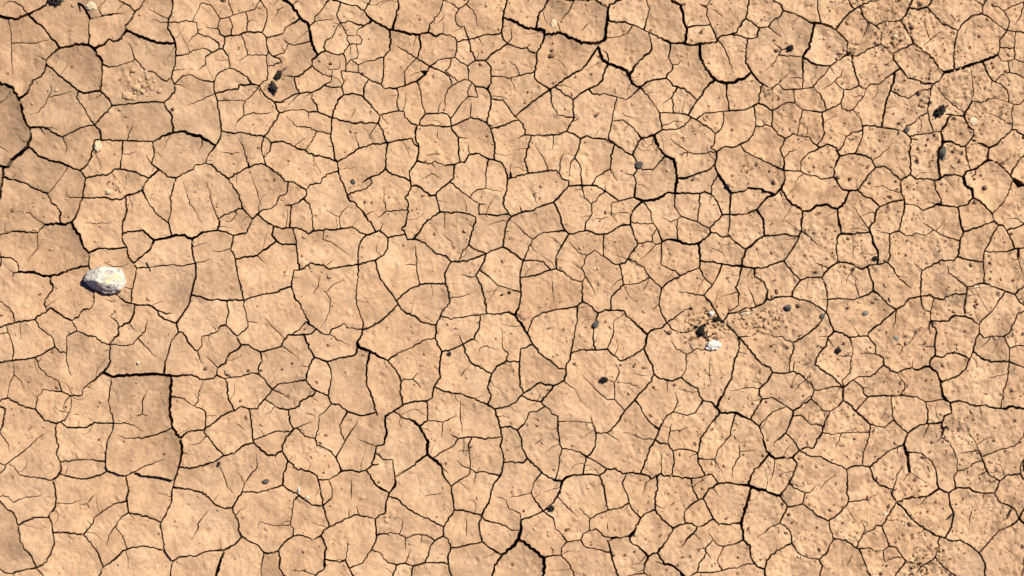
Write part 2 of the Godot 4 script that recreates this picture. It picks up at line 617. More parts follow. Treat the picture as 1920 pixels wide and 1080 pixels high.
# ---- plates beyond the picture: honeycomb of jittered corners, the same as the ring round the traced part
const HEX := 62.0
func frac(v: float) -> float: return v - floor(v)
func hex_corner(i: int, j: int, k: int) -> Vector2:
	var h1 := frac(sin(i * 12.9898 + j * 78.233 + k * 37.719) * 43758.5453)
	var h2 := frac(sin(i * 39.3468 + j * 11.135 + k * 83.155) * 24634.6345)
	var w := sqrt(3.0) * HEX
	var x := i * w + posmod(j, 2) * w * 0.5
	var y := j * 1.5 * HEX
	var p := Vector2(x, y - HEX) if k == 0 else Vector2(x - w * 0.5, y - HEX * 0.5)
	return Vector2(p.x + (h1 - 0.5) * HEX * 0.85, p.y + (h2 - 0.5) * HEX * 0.85)

func outer_plates(st: SurfaceTool):
	var w := sqrt(3.0) * HEX
	for j in range(-16, 29):
		for i in range(-14, 32):
			var x := i * w + posmod(j, 2) * w * 0.5
			var y := j * 1.5 * HEX
			if not (x < -55.0 or x > 1975.0 or y < -55.0 or y > 1135.0): continue
			if x < -1420.0 or x > 3340.0 or y < -1440.0 or y > 2520.0: continue
			var o := posmod(j, 2)
			var cs := [[i, j, 0], [i, j, 1], [i - 1 + o, j + 1, 0], [i + o, j + 1, 1], [i + o, j + 1, 0], [i + 1, j, 1]]
			var loop := PackedVector2Array()
			for n in 6:
				var a := hex_corner(cs[n][0], cs[n][1], cs[n][2])
				var b := hex_corner(cs[(n + 1) % 6][0], cs[(n + 1) % 6][1], cs[(n + 1) % 6][2])
				var steps := maxi(1, int(a.distance_to(b) / 11.0))
				var d := (b - a).normalized().orthogonal()
				if cs[n][0] * 1000 + cs[n][1] * 10 + cs[n][2] > cs[(n + 1) % 6][0] * 1000 + cs[(n + 1) % 6][1] * 10 + cs[(n + 1) % 6][2]: d = -d
				for s in steps:
					var t := float(s) / steps
					var q := a.lerp(b, t)
					var near := x > -200.0 and x < 2120.0 and y > -200.0 and y < 1280.0
					if s > 0 and not near: q += d * 5.5 * wob.get_noise_2d(q.x, q.y)
					loop.append(q)
			var g := 1.4 + 1.6 * frac(sin(i * 7.31 + j * 3.77) * 91.7)
			plate_mesh(st, -1, Geometry2D.offset_polygon(loop, -g), 28.0, true, 0.94 + 0.1 * frac(sin(i * 5.1 + j * 9.2) * 77.7))

# ============================================================ stones, charcoal, twigs
func solid(c: Color, rough: float, spec := 0.3) -> StandardMaterial3D:
	var m := StandardMaterial3D.new()
	m.albedo_color = c
	m.roughness = rough
	m.metallic_specular = spec
	m.vertex_color_use_as_albedo = true
	return m

# angular lump: a sphere of directions cut by random planes, then roughened
func lump(rx: float, ry: float, h: float, seed_no: int, facets: int, rough: float, col_a: Color, col_b: Color, sub := 14) -> ArrayMesh:
	var r := RandomNumberGenerator.new()
	r.seed = seed_no * 7919 + 13
	var ns := FastNoiseLite.new()
	ns.seed = seed_no; ns.frequency = 1.1; ns.fractal_octaves = 3
	var planes := []
	for i in facets:
		var n := Vector3(r.randfn(), r.randfn() * 0.8, r.randfn()).normalized()
		planes.append([n, r.randf_range(0.66, 0.98)])
	planes.append([Vector3.DOWN, 0.55])
	var st := SurfaceTool.new()
	st.begin(Mesh.PRIMITIVE_TRIANGLES)
	st.set_smooth_group(-1 if facets > 6 else 0)
	var at := func(u: int, v: int) -> Array:
		var th := TAU * u / (sub * 2)
		var ph := PI * v / sub
		var d := Vector3(sin(ph) * cos(th), cos(ph), sin(ph) * sin(th))
		var q := 1.0
		for p in planes:
			var dn: float = d.dot(p[0])
			if dn > 0.05: q = minf(q, p[1] / dn)
		q *= 1.0 + rough * ns.get_noise_3dv(d * 2.2)
		var t := clampf(0.5 + 1.1 * ns.get_noise_3dv(d * 3.1 + Vector3(9, 4, 2)), 0.0, 1.0)
		return [Vector3(d.x * q * rx, d.y * q * h, d.z * q * ry) * U, col_a.lerp(col_b, t)]
	for v in sub:
		for u in sub * 2:
			var a: Array = at.call(u, v)
			var b: Array = at.call((u + 1) % (sub * 2), v)
			var c: Array = at.call((u + 1) % (sub * 2), v + 1)
			var d: Array = at.call(u, v + 1)
			var quad := [a, b, c, a, c, d]
			if v == 0: quad = [a, c, d]
			elif v == sub - 1: quad = [a, b, c]
			for p in quad:
				st.set_color(p[1]); st.add_vertex(p[0])
	st.generate_normals()
	st.index()
	return st.commit()

func lay(o: Node3D, px: float, py: float, turn: float, sink: float):
	var p := Vector2(px, py)
	o.position = spot(p, height_at(p) - sink * U)
	o.rotation.y = -deg_to_rad(turn)

const LUMPS := [
	["charcoal_lump", "charcoal", 104, 2, 12.32, 7.92, 15, 8, "blue black charcoal lump cut by the top edge of the picture", "charcoal"],
	["charcoal_lump", "charcoal", 523, 142, 6.16, 9.68, 20, 7, "smaller upper piece of the pair of glossy black charcoal bits", "charcoal", "pair of glossy charcoal bits"],
	["charcoal_lump", "charcoal", 512, 166, 7.92, 12.32, -25, 9, "larger lower piece of the pair of glossy black charcoal bits", "charcoal", "pair of glossy charcoal bits"],
	["charcoal_lump", "charcoal", 1482, 90, 5.72, 5.72, 30, 6, "round black charcoal bit beside a small brown stone near the top", "charcoal"],
	["charcoal_lump", "charcoal", 1764, 208, 12.32, 7.92, -35, 10, "largest angular charcoal block, lying slanted in the upper right", "charcoal"],
	["charcoal_lump", "charcoal", 1133, 712, 7.04, 6.16, -10, 7, "black charcoal bit alone in the middle of a wide plate", "charcoal"],
	["charcoal_lump", "charcoal", 1571, 657, 6.16, 6.16, 20, 6, "ragged black charcoal bit on a plate in the right half", "charcoal"],
	["charcoal_lump", "charcoal", 1314, 621, 7.04, 9.68, 10, 8, "black charcoal clump just above the white quartz stone", "charcoal"],
	["charcoal_lump", "charcoal", 1345, 598, 6.16, 5.28, 0, 5, "black charcoal scrap on the crack above the white quartz", "charcoal"],
	["charcoal_lump", "charcoal", 1033, 952, 6.16, 6.16, 40, 6, "black charcoal bit lying on a crack junction near the bottom", "charcoal"],
	["charcoal_lump", "charcoal", 941, 553, 3.96, 2.64, -30, 3, "left of two tiny black scraps near the picture centre", "charcoal"],
	["charcoal_lump", "charcoal", 955, 548, 3.52, 3.08, 20, 3, "right of two tiny black scraps near the picture centre", "charcoal"],
	["charcoal_lump", "charcoal", 411, 869, 3.96, 4.84, 10, 4, "tiny black scrap at the upper end of a fine crack, lower left", "charcoal"],
	["charcoal_lump", "charcoal", 843, 663, 3.96, 3.96, 30, 3.5, "tiny black scrap beside a crack junction left of the centre", "charcoal"],
	["charcoal_lump", "charcoal", 1640, 484, 6.16, 4.4, -35, 5, "black charcoal bit wedged on a crack below the right centre", "charcoal"],
	["grey_stone", "grey", 1766, 288, 6.5, 13, 8, 7, "long upright dark grey stone beside a wide crack", "stone"],
	["grey_stone", "grey", 1198, 309, 7.5, 7.5, 10, 7, "square dark grey stone sitting on a crack, upper middle", "stone"],
	["grey_stone", "grey", 1117, 608, 6.5, 8.5, 25, 6, "dark grey oval stone on a crack right of the centre", "stone"],
	["grey_stone", "grey", 1477, 577, 7, 6, 10, 6, "dark grey stone at the right end of the crumbled patch", "stone"],
	["grey_stone", "grey", 499, 902, 7, 5.5, -10, 5, "flat dark grey stone alone on a plate, lower left", "stone"],
	["grey_stone", "grey", 663, 341, 5, 6, -20, 5, "small dark grey stone left of two brown pebbles", "stone"],
	["grey_stone", "green", 1623, 587, 7, 5, 0, 5, "half grey, half black oval stone in the right half", "stone"],
	["grey_stone", "green", 1679, 634, 7, 4.5, 0, 4, "flat pale grey green stone with straight edges", "stone"],
	["grey_stone", "grey", 1700, 243, 5, 7, 10, 5, "small dark stone at a crack junction above the long grey stone", "stone"],
	["grey_stone", "grey", 1541, 592, 6, 5.5, -30, 4, "grey brown stone stuck in the crack right of the crumbled patch", "stone"],
	["quartz_stone", "white", 1336, 647, 17, 12, 0, 10, "bright white quartz stone below the charcoal clump", "stone"],
	["quartz_stone", "white", 1333, 588, 6, 4.5, -20, 5, "small white chip above the white quartz stone", "stone"],
	["quartz_stone", "pale", 1398, 588, 10, 4, -5, 4, "pale splinter on the crumbled patch right of the white quartz", "stone"],
	["pale_pebble", "pale", 185, 275, 7, 11, 12, 8, "cream coloured pebble standing above the large white rock", "pebble"],
	["pale_pebble", "pale", 173, 12, 10, 9, 30, 5, "whitish crumbly lump beside a wide crack at the top left", "pebble"],
	["pale_pebble", "pale", 205, 360, 5.5, 5, 0, 5, "round pale pebble between the cream pebble and the white rock", "pebble"],
	["pale_pebble", "pale", 1192, 1001, 3.5, 3.5, 0, 3.5, "tiny whitish pebble near the bottom edge", "pebble"],
	["pale_pebble", "white", 561, 918, 2.5, 6, 5, 4, "thin bluish white shard standing near a crack, lower left", "shard"],
	["pale_pebble", "pale", 577, 933, 5, 5, 0, 4, "small pale pebble right of the bluish white shard", "pebble"],
	["pale_pebble", "pale", 261, 680, 4, 3.5, 0, 4, "tiny pale pebble above the straight wide crack, lower left", "pebble"],
	["pale_pebble", "pale", 1038, 46, 6, 9, 10, 2.5, "flat cream coloured patch of grit near the top centre", "pebble"],
	["pale_pebble", "pale", 1824, 228, 8, 8, 0, 3, "flat pale lump beside a wide crack in the upper right", "pebble"],
	["pale_pebble", "white", 1659, 963, 3, 2.5, 0, 2.5, "tiny white chip beside a crack in the lower right", "pebble"],
	["pale_pebble", "pale", 1678, 69, 4.5, 4.5, 0, 3, "tiny pale bluish pebble near the top right", "pebble"],
	["brown_stone", "brown", 1593, 96, 8, 6.5, 10, 6, "dark red brown lump in a crack corner at the top right", "stone"],
	["brown_stone", "brown", 1457, 95, 4.5, 4, 0, 4, "small brown stone left of the round charcoal bit", "stone"],
	["brown_stone", "rust", 982, 592, 9.5, 9, 0, 4, "flat round reddish stone beside a wide crack in the centre", "stone"],
	["brown_stone", "clay", 431, 698, 10, 8, 20, 4, "half sunk grey tan stone on a small plate, left of centre", "stone"],
	["brown_stone", "brown", 1035, 105, 6.5, 4.5, -15, 5, "larger of two brown pebbles near the top centre", "pebble"],
	["brown_stone", "brown", 1035, 95, 3.5, 3, 0, 3, "smaller of two brown pebbles near the top centre", "pebble"],
	["brown_stone", "brown", 387, 690, 4, 4, 0, 4.5, "round dark pebble right of the straight wide crack, left half", "pebble"],
	["brown_stone", "brown", 1846, 352, 5, 5, 0, 5, "round brown pebble, largest of three on one plate, right edge", "pebble"],
	["brown_stone", "brown", 1723, 175, 4.5, 4.5, 0, 4.5, "round brown pebble at the end of a fine crack, upper right", "pebble"],
	["brown_stone", "brown", 1686, 231, 4.5, 3.5, -15, 4, "oval brown pebble left of the small dark junction stone", "pebble"],
	["brown_stone", "brown", 1255, 623, 5, 4.5, 20, 4, "oval brown pebble left of the black charcoal clump", "pebble"],
	["brown_stone", "brown", 1827, 379, 4.5, 4, -30, 4, "dark brown pebble on a crack near the right edge", "pebble"],
	["brown_stone", "brown", 1571, 333, 4.5, 4, 0, 4, "brown pebble stuck beside a curved crack, upper right", "pebble"],
	["brown_stone", "brown", 1497, 573, 5, 4, 20, 4, "brown pebble just right of the stone on the crumbled patch", "pebble"],
	["tiny_pebble", "brown", 621, 119, 3.4, 2.8, 24, 3.6, "tiny dark pebble above the small dark grey stone left of two brown pebbles", "pebble", "tiny dark pebbles strewn on the plates"],
	["tiny_pebble", "brown", 681, 138, 2.975, 2.45, 51, 3.15, "tiny dark pebble left of the larger of two brown pebbles near the top centre", "pebble", "tiny dark pebbles strewn on the plates"],
	["tiny_pebble", "brown", 685, 379, 3.06, 2.52, 82, 3.24, "tiny dark pebble below right of the small dark grey stone left of two brown pebbles", "pebble", "tiny dark pebbles strewn on the plates"],
	["tiny_pebble", "brown", 698, 379, 2.55, 2.1, 83, 2.7, "tiny dark pebble above right of the half sunk grey tan stone on a small plate", "pebble", "tiny dark pebbles strewn on the plates"],
	["tiny_pebble", "brown", 1825, 336, 2.89, 2.38, 13, 3.06, "tiny dark pebble above left of the round brown pebble", "pebble", "tiny dark pebbles strewn on the plates"],
	["tiny_pebble", "brown", 1720, 300, 3.23, 2.66, 70, 3.42, "tiny dark pebble left of the long upright dark grey stone beside a wide crack", "pebble", "tiny dark pebbles strewn on the plates"],
	["tiny_pebble", "brown", 1721, 279, 3.57, 2.94, 14, 3.78, "tiny dark pebble below left of the largest angular charcoal block", "pebble", "tiny dark pebbles strewn on the plates"],
	["tiny_pebble", "brown", 1856, 493, 3.06, 2.52, 71, 3.24, "tiny dark pebble below the dark brown pebble on a crack near the right edge", "pebble", "tiny dark pebbles strewn on the plates"],
	["tiny_pebble", "brown", 1896, 438, 3.4, 2.8, 6, 3.6, "tiny dark pebble below right of the round brown pebble", "pebble", "tiny dark pebbles strewn on the plates"],
	["tiny_pebble", "brown", 1630, 343, 2.72, 2.24, 19, 2.88, "tiny dark pebble right of the brown pebble stuck beside a curved crack", "pebble", "tiny dark pebbles strewn on the plates"],
	["tiny_pebble", "brown", 1189, 686, 3.06, 2.52, 31, 3.24, "tiny dark pebble below left of the oval brown pebble left of the black charcoal clump", "pebble", "tiny dark pebbles strewn on the plates"],
	["tiny_pebble", "brown", 1437, 753, 3.06, 2.52, 78, 3.24, "tiny dark pebble below right of the bright white quartz stone below the charcoal clump", "pebble", "tiny dark pebbles strewn on the plates"],
	["tiny_pebble", "brown", 1164, 684, 2.72, 2.24, 30, 2.88, "tiny dark pebble below left of the black charcoal clump just above the white quartz stone", "pebble", "tiny dark pebbles strewn on the plates"],
	["tiny_pebble", "brown", 1191, 1033, 2.72, 2.24, 6, 2.88, "tiny dark pebble below the tiny whitish pebble near the bottom edge", "pebble", "tiny dark pebbles strewn on the plates"],
	["tiny_pebble", "brown", 1275, 807, 2.89, 2.38, 6, 3.06, "tiny dark pebble below the bright white quartz stone below the charcoal clump", "pebble", "tiny dark pebbles strewn on the plates"],
	["tiny_pebble", "brown", 1336, 804, 2.89, 2.38, 64, 3.06, "tiny dark pebble below the black charcoal clump just above the white quartz stone", "pebble", "tiny dark pebbles strewn on the plates"],
	["tiny_pebble", "brown", 1479, 963, 3.57, 2.94, 12, 3.78, "tiny dark pebble left of the tiny white chip beside a crack in the lower right", "pebble", "tiny dark pebbles strewn on the plates"],
	["tiny_pebble", "brown", 1536, 1030, 3.825, 3.15, 72, 4.05, "tiny dark pebble right of the tiny whitish pebble near the bottom edge", "pebble", "tiny dark pebbles strewn on the plates"],
	["tiny_pebble", "brown", 1644, 897, 2.89, 2.38, 69, 3.06, "tiny dark pebble above the tiny white chip beside a crack in the lower right", "pebble", "tiny dark pebbles strewn on the plates"],
	["tiny_pebble", "brown", 1652, 1075, 4.25, 3.5, 29, 4.5, "tiny dark pebble below the tiny white chip beside a crack in the lower right", "pebble", "tiny dark pebbles strewn on the plates"],
	["tiny_pebble", "brown", 1663, 1060, 3.06, 2.52, 61, 3.24, "tiny dark pebble below the ragged black charcoal bit on a plate in the right half", "pebble", "tiny dark pebbles strewn on the plates"],
	["tiny_pebble", "brown", 1710, 1064, 3.06, 2.52, 42, 3.24, "tiny dark pebble below the flat pale grey green stone with straight edges", "pebble", "tiny dark pebbles strewn on the plates"],
	["tiny_pebble", "brown", 1864, 826, 2.55, 2.1, 46, 2.7, "tiny dark pebble below right of the flat pale grey green stone with straight edges", "pebble", "tiny dark pebbles strewn on the plates"],
	["tiny_pebble", "brown", 187, 824, 3.06, 2.52, 1, 3.24, "tiny dark pebble below left of the tiny pale pebble above the straight wide crack", "pebble", "tiny dark pebbles strewn on the plates"],
	["tiny_pebble", "brown", 310, 850, 2.55, 2.1, 40, 2.7, "tiny dark pebble below the tiny pale pebble above the straight wide crack", "pebble", "tiny dark pebbles strewn on the plates"],
	["tiny_pebble", "brown", 530, 692, 2.72, 2.24, 26, 2.88, "tiny dark pebble right of the half sunk grey tan stone on a small plate", "pebble", "tiny dark pebbles strewn on the plates"],
	["tiny_pebble", "brown", 549, 681, 2.72, 2.24, 36, 2.88, "tiny dark pebble right of the round dark pebble right of the straight wide crack", "pebble", "tiny dark pebbles strewn on the plates"],
	["tiny_pebble", "brown", 616, 647, 2.72, 2.24, 43, 2.88, "tiny dark pebble above the thin bluish white shard standing near a crack", "pebble", "tiny dark pebbles strewn on the plates"],
	["tiny_pebble", "brown", 491, 694, 2.89, 2.38, 29, 3.06, "tiny dark pebble above the flat dark grey stone alone on a plate", "pebble", "tiny dark pebbles strewn on the plates"],
	["tiny_pebble", "brown", 1395, 311, 2.38, 1.96, 78, 2.52, "tiny dark pebble left of the brown pebble stuck beside a curved crack", "pebble", "tiny dark pebbles strewn on the plates"],
	["tiny_pebble", "brown", 1400, 323, 2.72, 2.24, 59, 2.88, "tiny dark pebble right of the square dark grey stone sitting on a crack", "pebble", "tiny dark pebbles strewn on the plates"],
	["tiny_pebble", "brown", 1407, 318, 2.21, 1.82, 3, 2.34, "tiny dark pebble below the small brown stone left of the round charcoal bit", "pebble", "tiny dark pebbles strewn on the plates"],
	["tiny_pebble", "brown", 602, 830, 3.06, 2.52, 44, 3.24, "tiny dark pebble above right of the thin bluish white shard standing near a crack", "pebble", "tiny dark pebbles strewn on the plates"],
	["tiny_pebble", "brown", 608, 885, 2.72, 2.24, 71, 2.88, "tiny dark pebble above right of the small pale pebble right of the bluish white shard", "pebble", "tiny dark pebbles strewn on the plates"],
	["tiny_pebble", "brown", 570, 1034, 2.55, 2.1, 72, 2.7, "tiny dark pebble below the small pale pebble right of the bluish white shard", "pebble", "tiny dark pebbles strewn on the plates"],
	["tiny_pebble", "brown", 325, 205, 4.25, 3.5, 10, 4.5, "tiny dark pebble above right of the cream coloured pebble standing above the large white rock", "pebble", "tiny dark pebbles strewn on the plates"],
	["tiny_pebble", "brown", 1590, 577, 3.23, 2.66, 81, 3.42, "tiny dark pebble left of the half grey", "pebble", "tiny dark pebbles strewn on the plates"],
	["tiny_pebble", "brown", 1226, 726, 3.23, 2.66, 50, 3.42, "tiny dark pebble below the oval brown pebble left of the black charcoal clump", "pebble", "tiny dark pebbles strewn on the plates"],
	["tiny_pebble", "brown", 990, 173, 2.72, 2.24, 69, 2.88, "tiny dark pebble below left of the larger of two brown pebbles near the top centre", "pebble", "tiny dark pebbles strewn on the plates"],
	["tiny_pebble", "brown", 983, 957, 2.89, 2.38, 32, 3.06, "tiny dark pebble left of the tiny whitish pebble near the bottom edge", "pebble", "tiny dark pebbles strewn on the plates"],
	["tiny_pebble", "brown", 1008, 798, 2.55, 2.1, 0, 2.7, "tiny dark pebble above the black charcoal bit lying on a crack junction near the bottom", "pebble", "tiny dark pebbles strewn on the plates"],
	["tiny_pebble", "brown", 1530, 573, 2.55, 2.1, 9, 2.7, "tiny dark pebble left of the flat pale grey green stone with straight edges", "pebble", "tiny dark pebbles strewn on the plates"],
	["tiny_pebble", "brown", 1786, 284, 3.825, 3.15, 34, 4.05, "tiny dark pebble right of the long upright dark grey stone beside a wide crack", "pebble", "tiny dark pebbles strewn on the plates"],
	["tiny_pebble", "brown", 1790, 660, 2.55, 2.1, 20, 2.7, "tiny dark pebble right of the flat pale grey green stone with straight edges", "pebble", "tiny dark pebbles strewn on the plates"],
	["clay_clod", "clay", 242, 152, 7, 5.95, 40, 5.25, "second tan clay clod from the left in the clay heap on one plate, upper left", "clod", "clods of clay heaped on one plate, upper left"],
	["clay_clod", "clay", 252, 133, 5, 4.25, 0, 3.75, "fourth tan clay clod from the left in the clay heap on one plate, upper left", "clod", "clods of clay heaped on one plate, upper left"],
	["clay_clod", "clay", 247, 140, 4, 3.4, 65, 3, "third tan clay clod from the left in the clay heap on one plate, upper left", "clod", "clods of clay heaped on one plate, upper left"],
	["clay_clod", "clay", 262, 150, 6, 5.1, 50, 4.5, "seventh tan clay clod from the left in the clay heap on one plate, upper left", "clod", "clods of clay heaped on one plate, upper left"],
	["clay_clod", "clay", 270, 158, 5, 4.25, 0, 3.75, "ninth tan clay clod from the left in the clay heap on one plate, upper left", "clod", "clods of clay heaped on one plate, upper left"],
	["clay_clod", "clay", 278, 146, 5.5, 4.675, 40, 4.125, "eleventh tan clay clod from the left in the clay heap on one plate, upper left", "clod", "clods of clay heaped on one plate, upper left"],
	["clay_clod", "clay", 258, 166, 8, 6.8, 30, 6, "sixth tan clay clod from the left in the clay heap on one plate, upper left", "clod", "clods of clay heaped on one plate, upper left"],
	["clay_clod", "clay", 240, 180, 10, 8.5, 30, 7.5, "leftmost tan clay clod in the clay heap on one plate, upper left", "clod", "clods of clay heaped on one plate, upper left"],
	["clay_clod", "clay", 252, 184, 7, 5.95, 0, 5.25, "fifth tan clay clod from the left in the clay heap on one plate, upper left", "clod", "clods of clay heaped on one plate, upper left"],
	["clay_clod", "clay", 285, 165, 4.5, 3.825, 75, 3.375, "twelfth tan clay clod from the left in the clay heap on one plate, upper left", "clod", "clods of clay heaped on one plate, upper left"],
	["clay_clod", "clay", 300, 171, 6, 5.1, 60, 4.5, "rightmost tan clay clod in the clay heap on one plate, upper left", "clod", "clods of clay heaped on one plate, upper left"],
	["clay_clod", "clay", 290, 152, 4, 3.4, 10, 3, "thirteenth tan clay clod from the left in the clay heap on one plate, upper left", "clod", "clods of clay heaped on one plate, upper left"],
	["clay_clod", "clay", 268, 172, 5, 4.25, 80, 3.75, "eighth tan clay clod from the left in the clay heap on one plate, upper left", "clod", "clods of clay heaped on one plate, upper left"],
	["clay_clod", "clay", 274, 135, 3.5, 2.975, 20, 2.625, "tenth tan clay clod from the left in the clay heap on one plate, upper left", "clod", "clods of clay heaped on one plate, upper left"],
	["clay_clod", "clay", 216, 343, 4, 3.2, 0, 2.8, "second small tan clod from the left of those above the large white rock", "clod", "small clay clods left of centre above the white rock"],
	["clay_clod", "clay", 223, 350, 5, 4, 35, 3.5, "third small tan clod from the left of those above the large white rock", "clod", "small clay clods left of centre above the white rock"],
	["clay_clod", "clay", 229, 357, 4, 3.2, 65, 2.8, "rightmost small tan clod of those above the large white rock", "clod", "small clay clods left of centre above the white rock"],
	["clay_clod", "clay", 226, 341, 3, 2.4, 50, 2.1, "fourth small tan clod from the left of those above the large white rock", "clod", "small clay clods left of centre above the white rock"],
	["clay_clod", "clay", 181, 452, 4, 3.2, 5, 2.8, "leftmost small tan clod of those above the large white rock", "clod", "small clay clods left of centre above the white rock"],
	["earth_clod", "clay", 1366, 604, 3.75, 2.5, 80, 2.5, "fifth broken clod from the left on the crumbled patch by the white quartz", "clod", "brown clods on the crumbled patch"],
	["earth_clod", "clay", 1378, 596, 3, 2, 50, 2, "sixth broken clod from the left on the crumbled patch by the white quartz", "clod", "brown clods on the crumbled patch"],
	["earth_clod", "clay", 1412, 606, 3.75, 2.5, 40, 2.5, "seventh broken clod from the left on the crumbled patch by the white quartz", "clod", "brown clods on the crumbled patch"],
	["earth_clod", "clay", 1424, 600, 4.5, 3, 10, 3, "eighth broken clod from the left on the crumbled patch by the white quartz", "clod", "brown clods on the crumbled patch"],
	["earth_clod", "clay", 1436, 612, 3.75, 2.5, 70, 2.5, "tenth broken clod from the left on the crumbled patch by the white quartz", "clod", "brown clods on the crumbled patch"],
	["earth_clod", "clay", 1448, 604, 3, 2, 40, 2, "twelfth broken clod from the left on the crumbled patch by the white quartz", "clod", "brown clods on the crumbled patch"],
	["earth_clod", "clay", 1456, 596, 4.5, 3, 80, 3, "rightmost broken clod on the crumbled patch by the white quartz", "clod", "brown clods on the crumbled patch"],
	["earth_clod", "clay", 1430, 622, 3.75, 2.5, 40, 2.5, "ninth broken clod from the left on the crumbled patch by the white quartz", "clod", "brown clods on the crumbled patch"],
	["earth_clod", "brown", 1443, 584, 3, 2, 15, 2, "eleventh broken clod from the left on the crumbled patch by the white quartz", "clod", "brown clods on the crumbled patch"],
	["earth_clod", "clay", 1330, 605, 4.5, 3, 80, 3, "second broken clod from the left on the crumbled patch by the white quartz", "clod", "brown clods on the crumbled patch"],
	["earth_clod", "brown", 1341, 612, 3.75, 2.5, 45, 2.5, "third broken clod from the left on the crumbled patch by the white quartz", "clod", "brown clods on the crumbled patch"],
	["earth_clod", "clay", 1352, 617, 3, 2, 10, 2, "fourth broken clod from the left on the crumbled patch by the white quartz", "clod", "brown clods on the crumbled patch"],
	["earth_clod", "clay", 1324, 632, 3, 2, 50, 2, "leftmost broken clod on the crumbled patch by the white quartz", "clod", "brown clods on the crumbled patch"],
	["charcoal_scrap", "charcoal", 1306, 612, 3.52, 2.112, 56, 3.2, "black scrap left of the charcoal clump above the white quartz", "charcoal", "black scraps round the white quartz"],
	["charcoal_scrap", "charcoal", 1322, 609, 3.08, 1.848, 52, 2.8, "black scrap above right of the charcoal clump near the quartz", "charcoal", "black scraps round the white quartz"],
	["charcoal_scrap", "charcoal", 1309, 632, 2.64, 1.584, 89, 2.4, "lowest black scrap under the charcoal clump", "charcoal", "black scraps round the white quartz"],
	["charcoal_scrap", "charcoal", 1325, 622, 3.08, 1.848, 85, 2.8, "black scrap touching the right side of the charcoal clump", "charcoal", "black scraps round the white quartz"],
	["charcoal_scrap", "charcoal", 1354, 604, 2.64, 1.584, 44, 2.4, "black scrap right of the one on the crack above the quartz", "charcoal", "black scraps round the white quartz"],
	["charcoal_scrap", "charcoal", 1337, 626, 2.64, 1.584, 37, 2.4, "black scrap midway between the charcoal clump and the quartz, right side", "charcoal", "black scraps round the white quartz"],
	["charcoal_scrap", "charcoal", 1296, 578, 3.52, 2.112, 36, 3.2, "black scrap at the end of a fine crack above the charcoal clump", "charcoal", "black scraps round the white quartz"],
]

func build_things():
	white_rock()
	var mats := {}
	mats["charcoal"] = solid(Color.WHITE, 0.75, 0.2)
	mats["stone"] = solid(Color.WHITE, 0.85, 0.3)
	var cols := {
		"charcoal": [Color(0.007, 0.0065, 0.0065), Color(0.055, 0.047, 0.040)],
		"grey": [Color(0.048, 0.045, 0.041), Color(0.13, 0.12, 0.105)],
		"pale": [Color(0.42, 0.33, 0.22), Color(0.56, 0.47, 0.34)],
		"white": [Color(0.45, 0.44, 0.41), Color(0.68, 0.67, 0.63)],
		"brown": [Color(0.11, 0.068, 0.043), Color(0.24, 0.155, 0.10)],
		"rust": [Color(0.29, 0.165, 0.105), Color(0.42, 0.265, 0.18)],
		"clay": [Color(0.36, 0.245, 0.15), Color(0.50, 0.35, 0.225)],
		"green": [Color(0.13, 0.13, 0.11), Color(0.27, 0.27, 0.23)]}
	for i in LUMPS.size():
		var q: Array = LUMPS[i]
		var c: Array = cols[q[1]]
		var fac := 16 if q[1] in ["charcoal", "grey", "white", "green"] else (9 if q[1] in ["pale", "clay"] else 6)
		var mesh := lump(q[4], q[5], q[7], i + 3, fac, 0.85 if q[1] == "charcoal" else 0.36, c[0], c[1], 12 if q[4] > 5.0 else 7)
		var o := put_mesh(q[0], mesh, mats["charcoal"] if q[1] == "charcoal" else mats["stone"])
		lay(o, q[2], q[3], q[6], -q[7] * (0.25 if q[1] != "clay" else 0.02))
		tag(o, q[8], q[9], q[10] if q.size() > 10 else "")
	twigs()

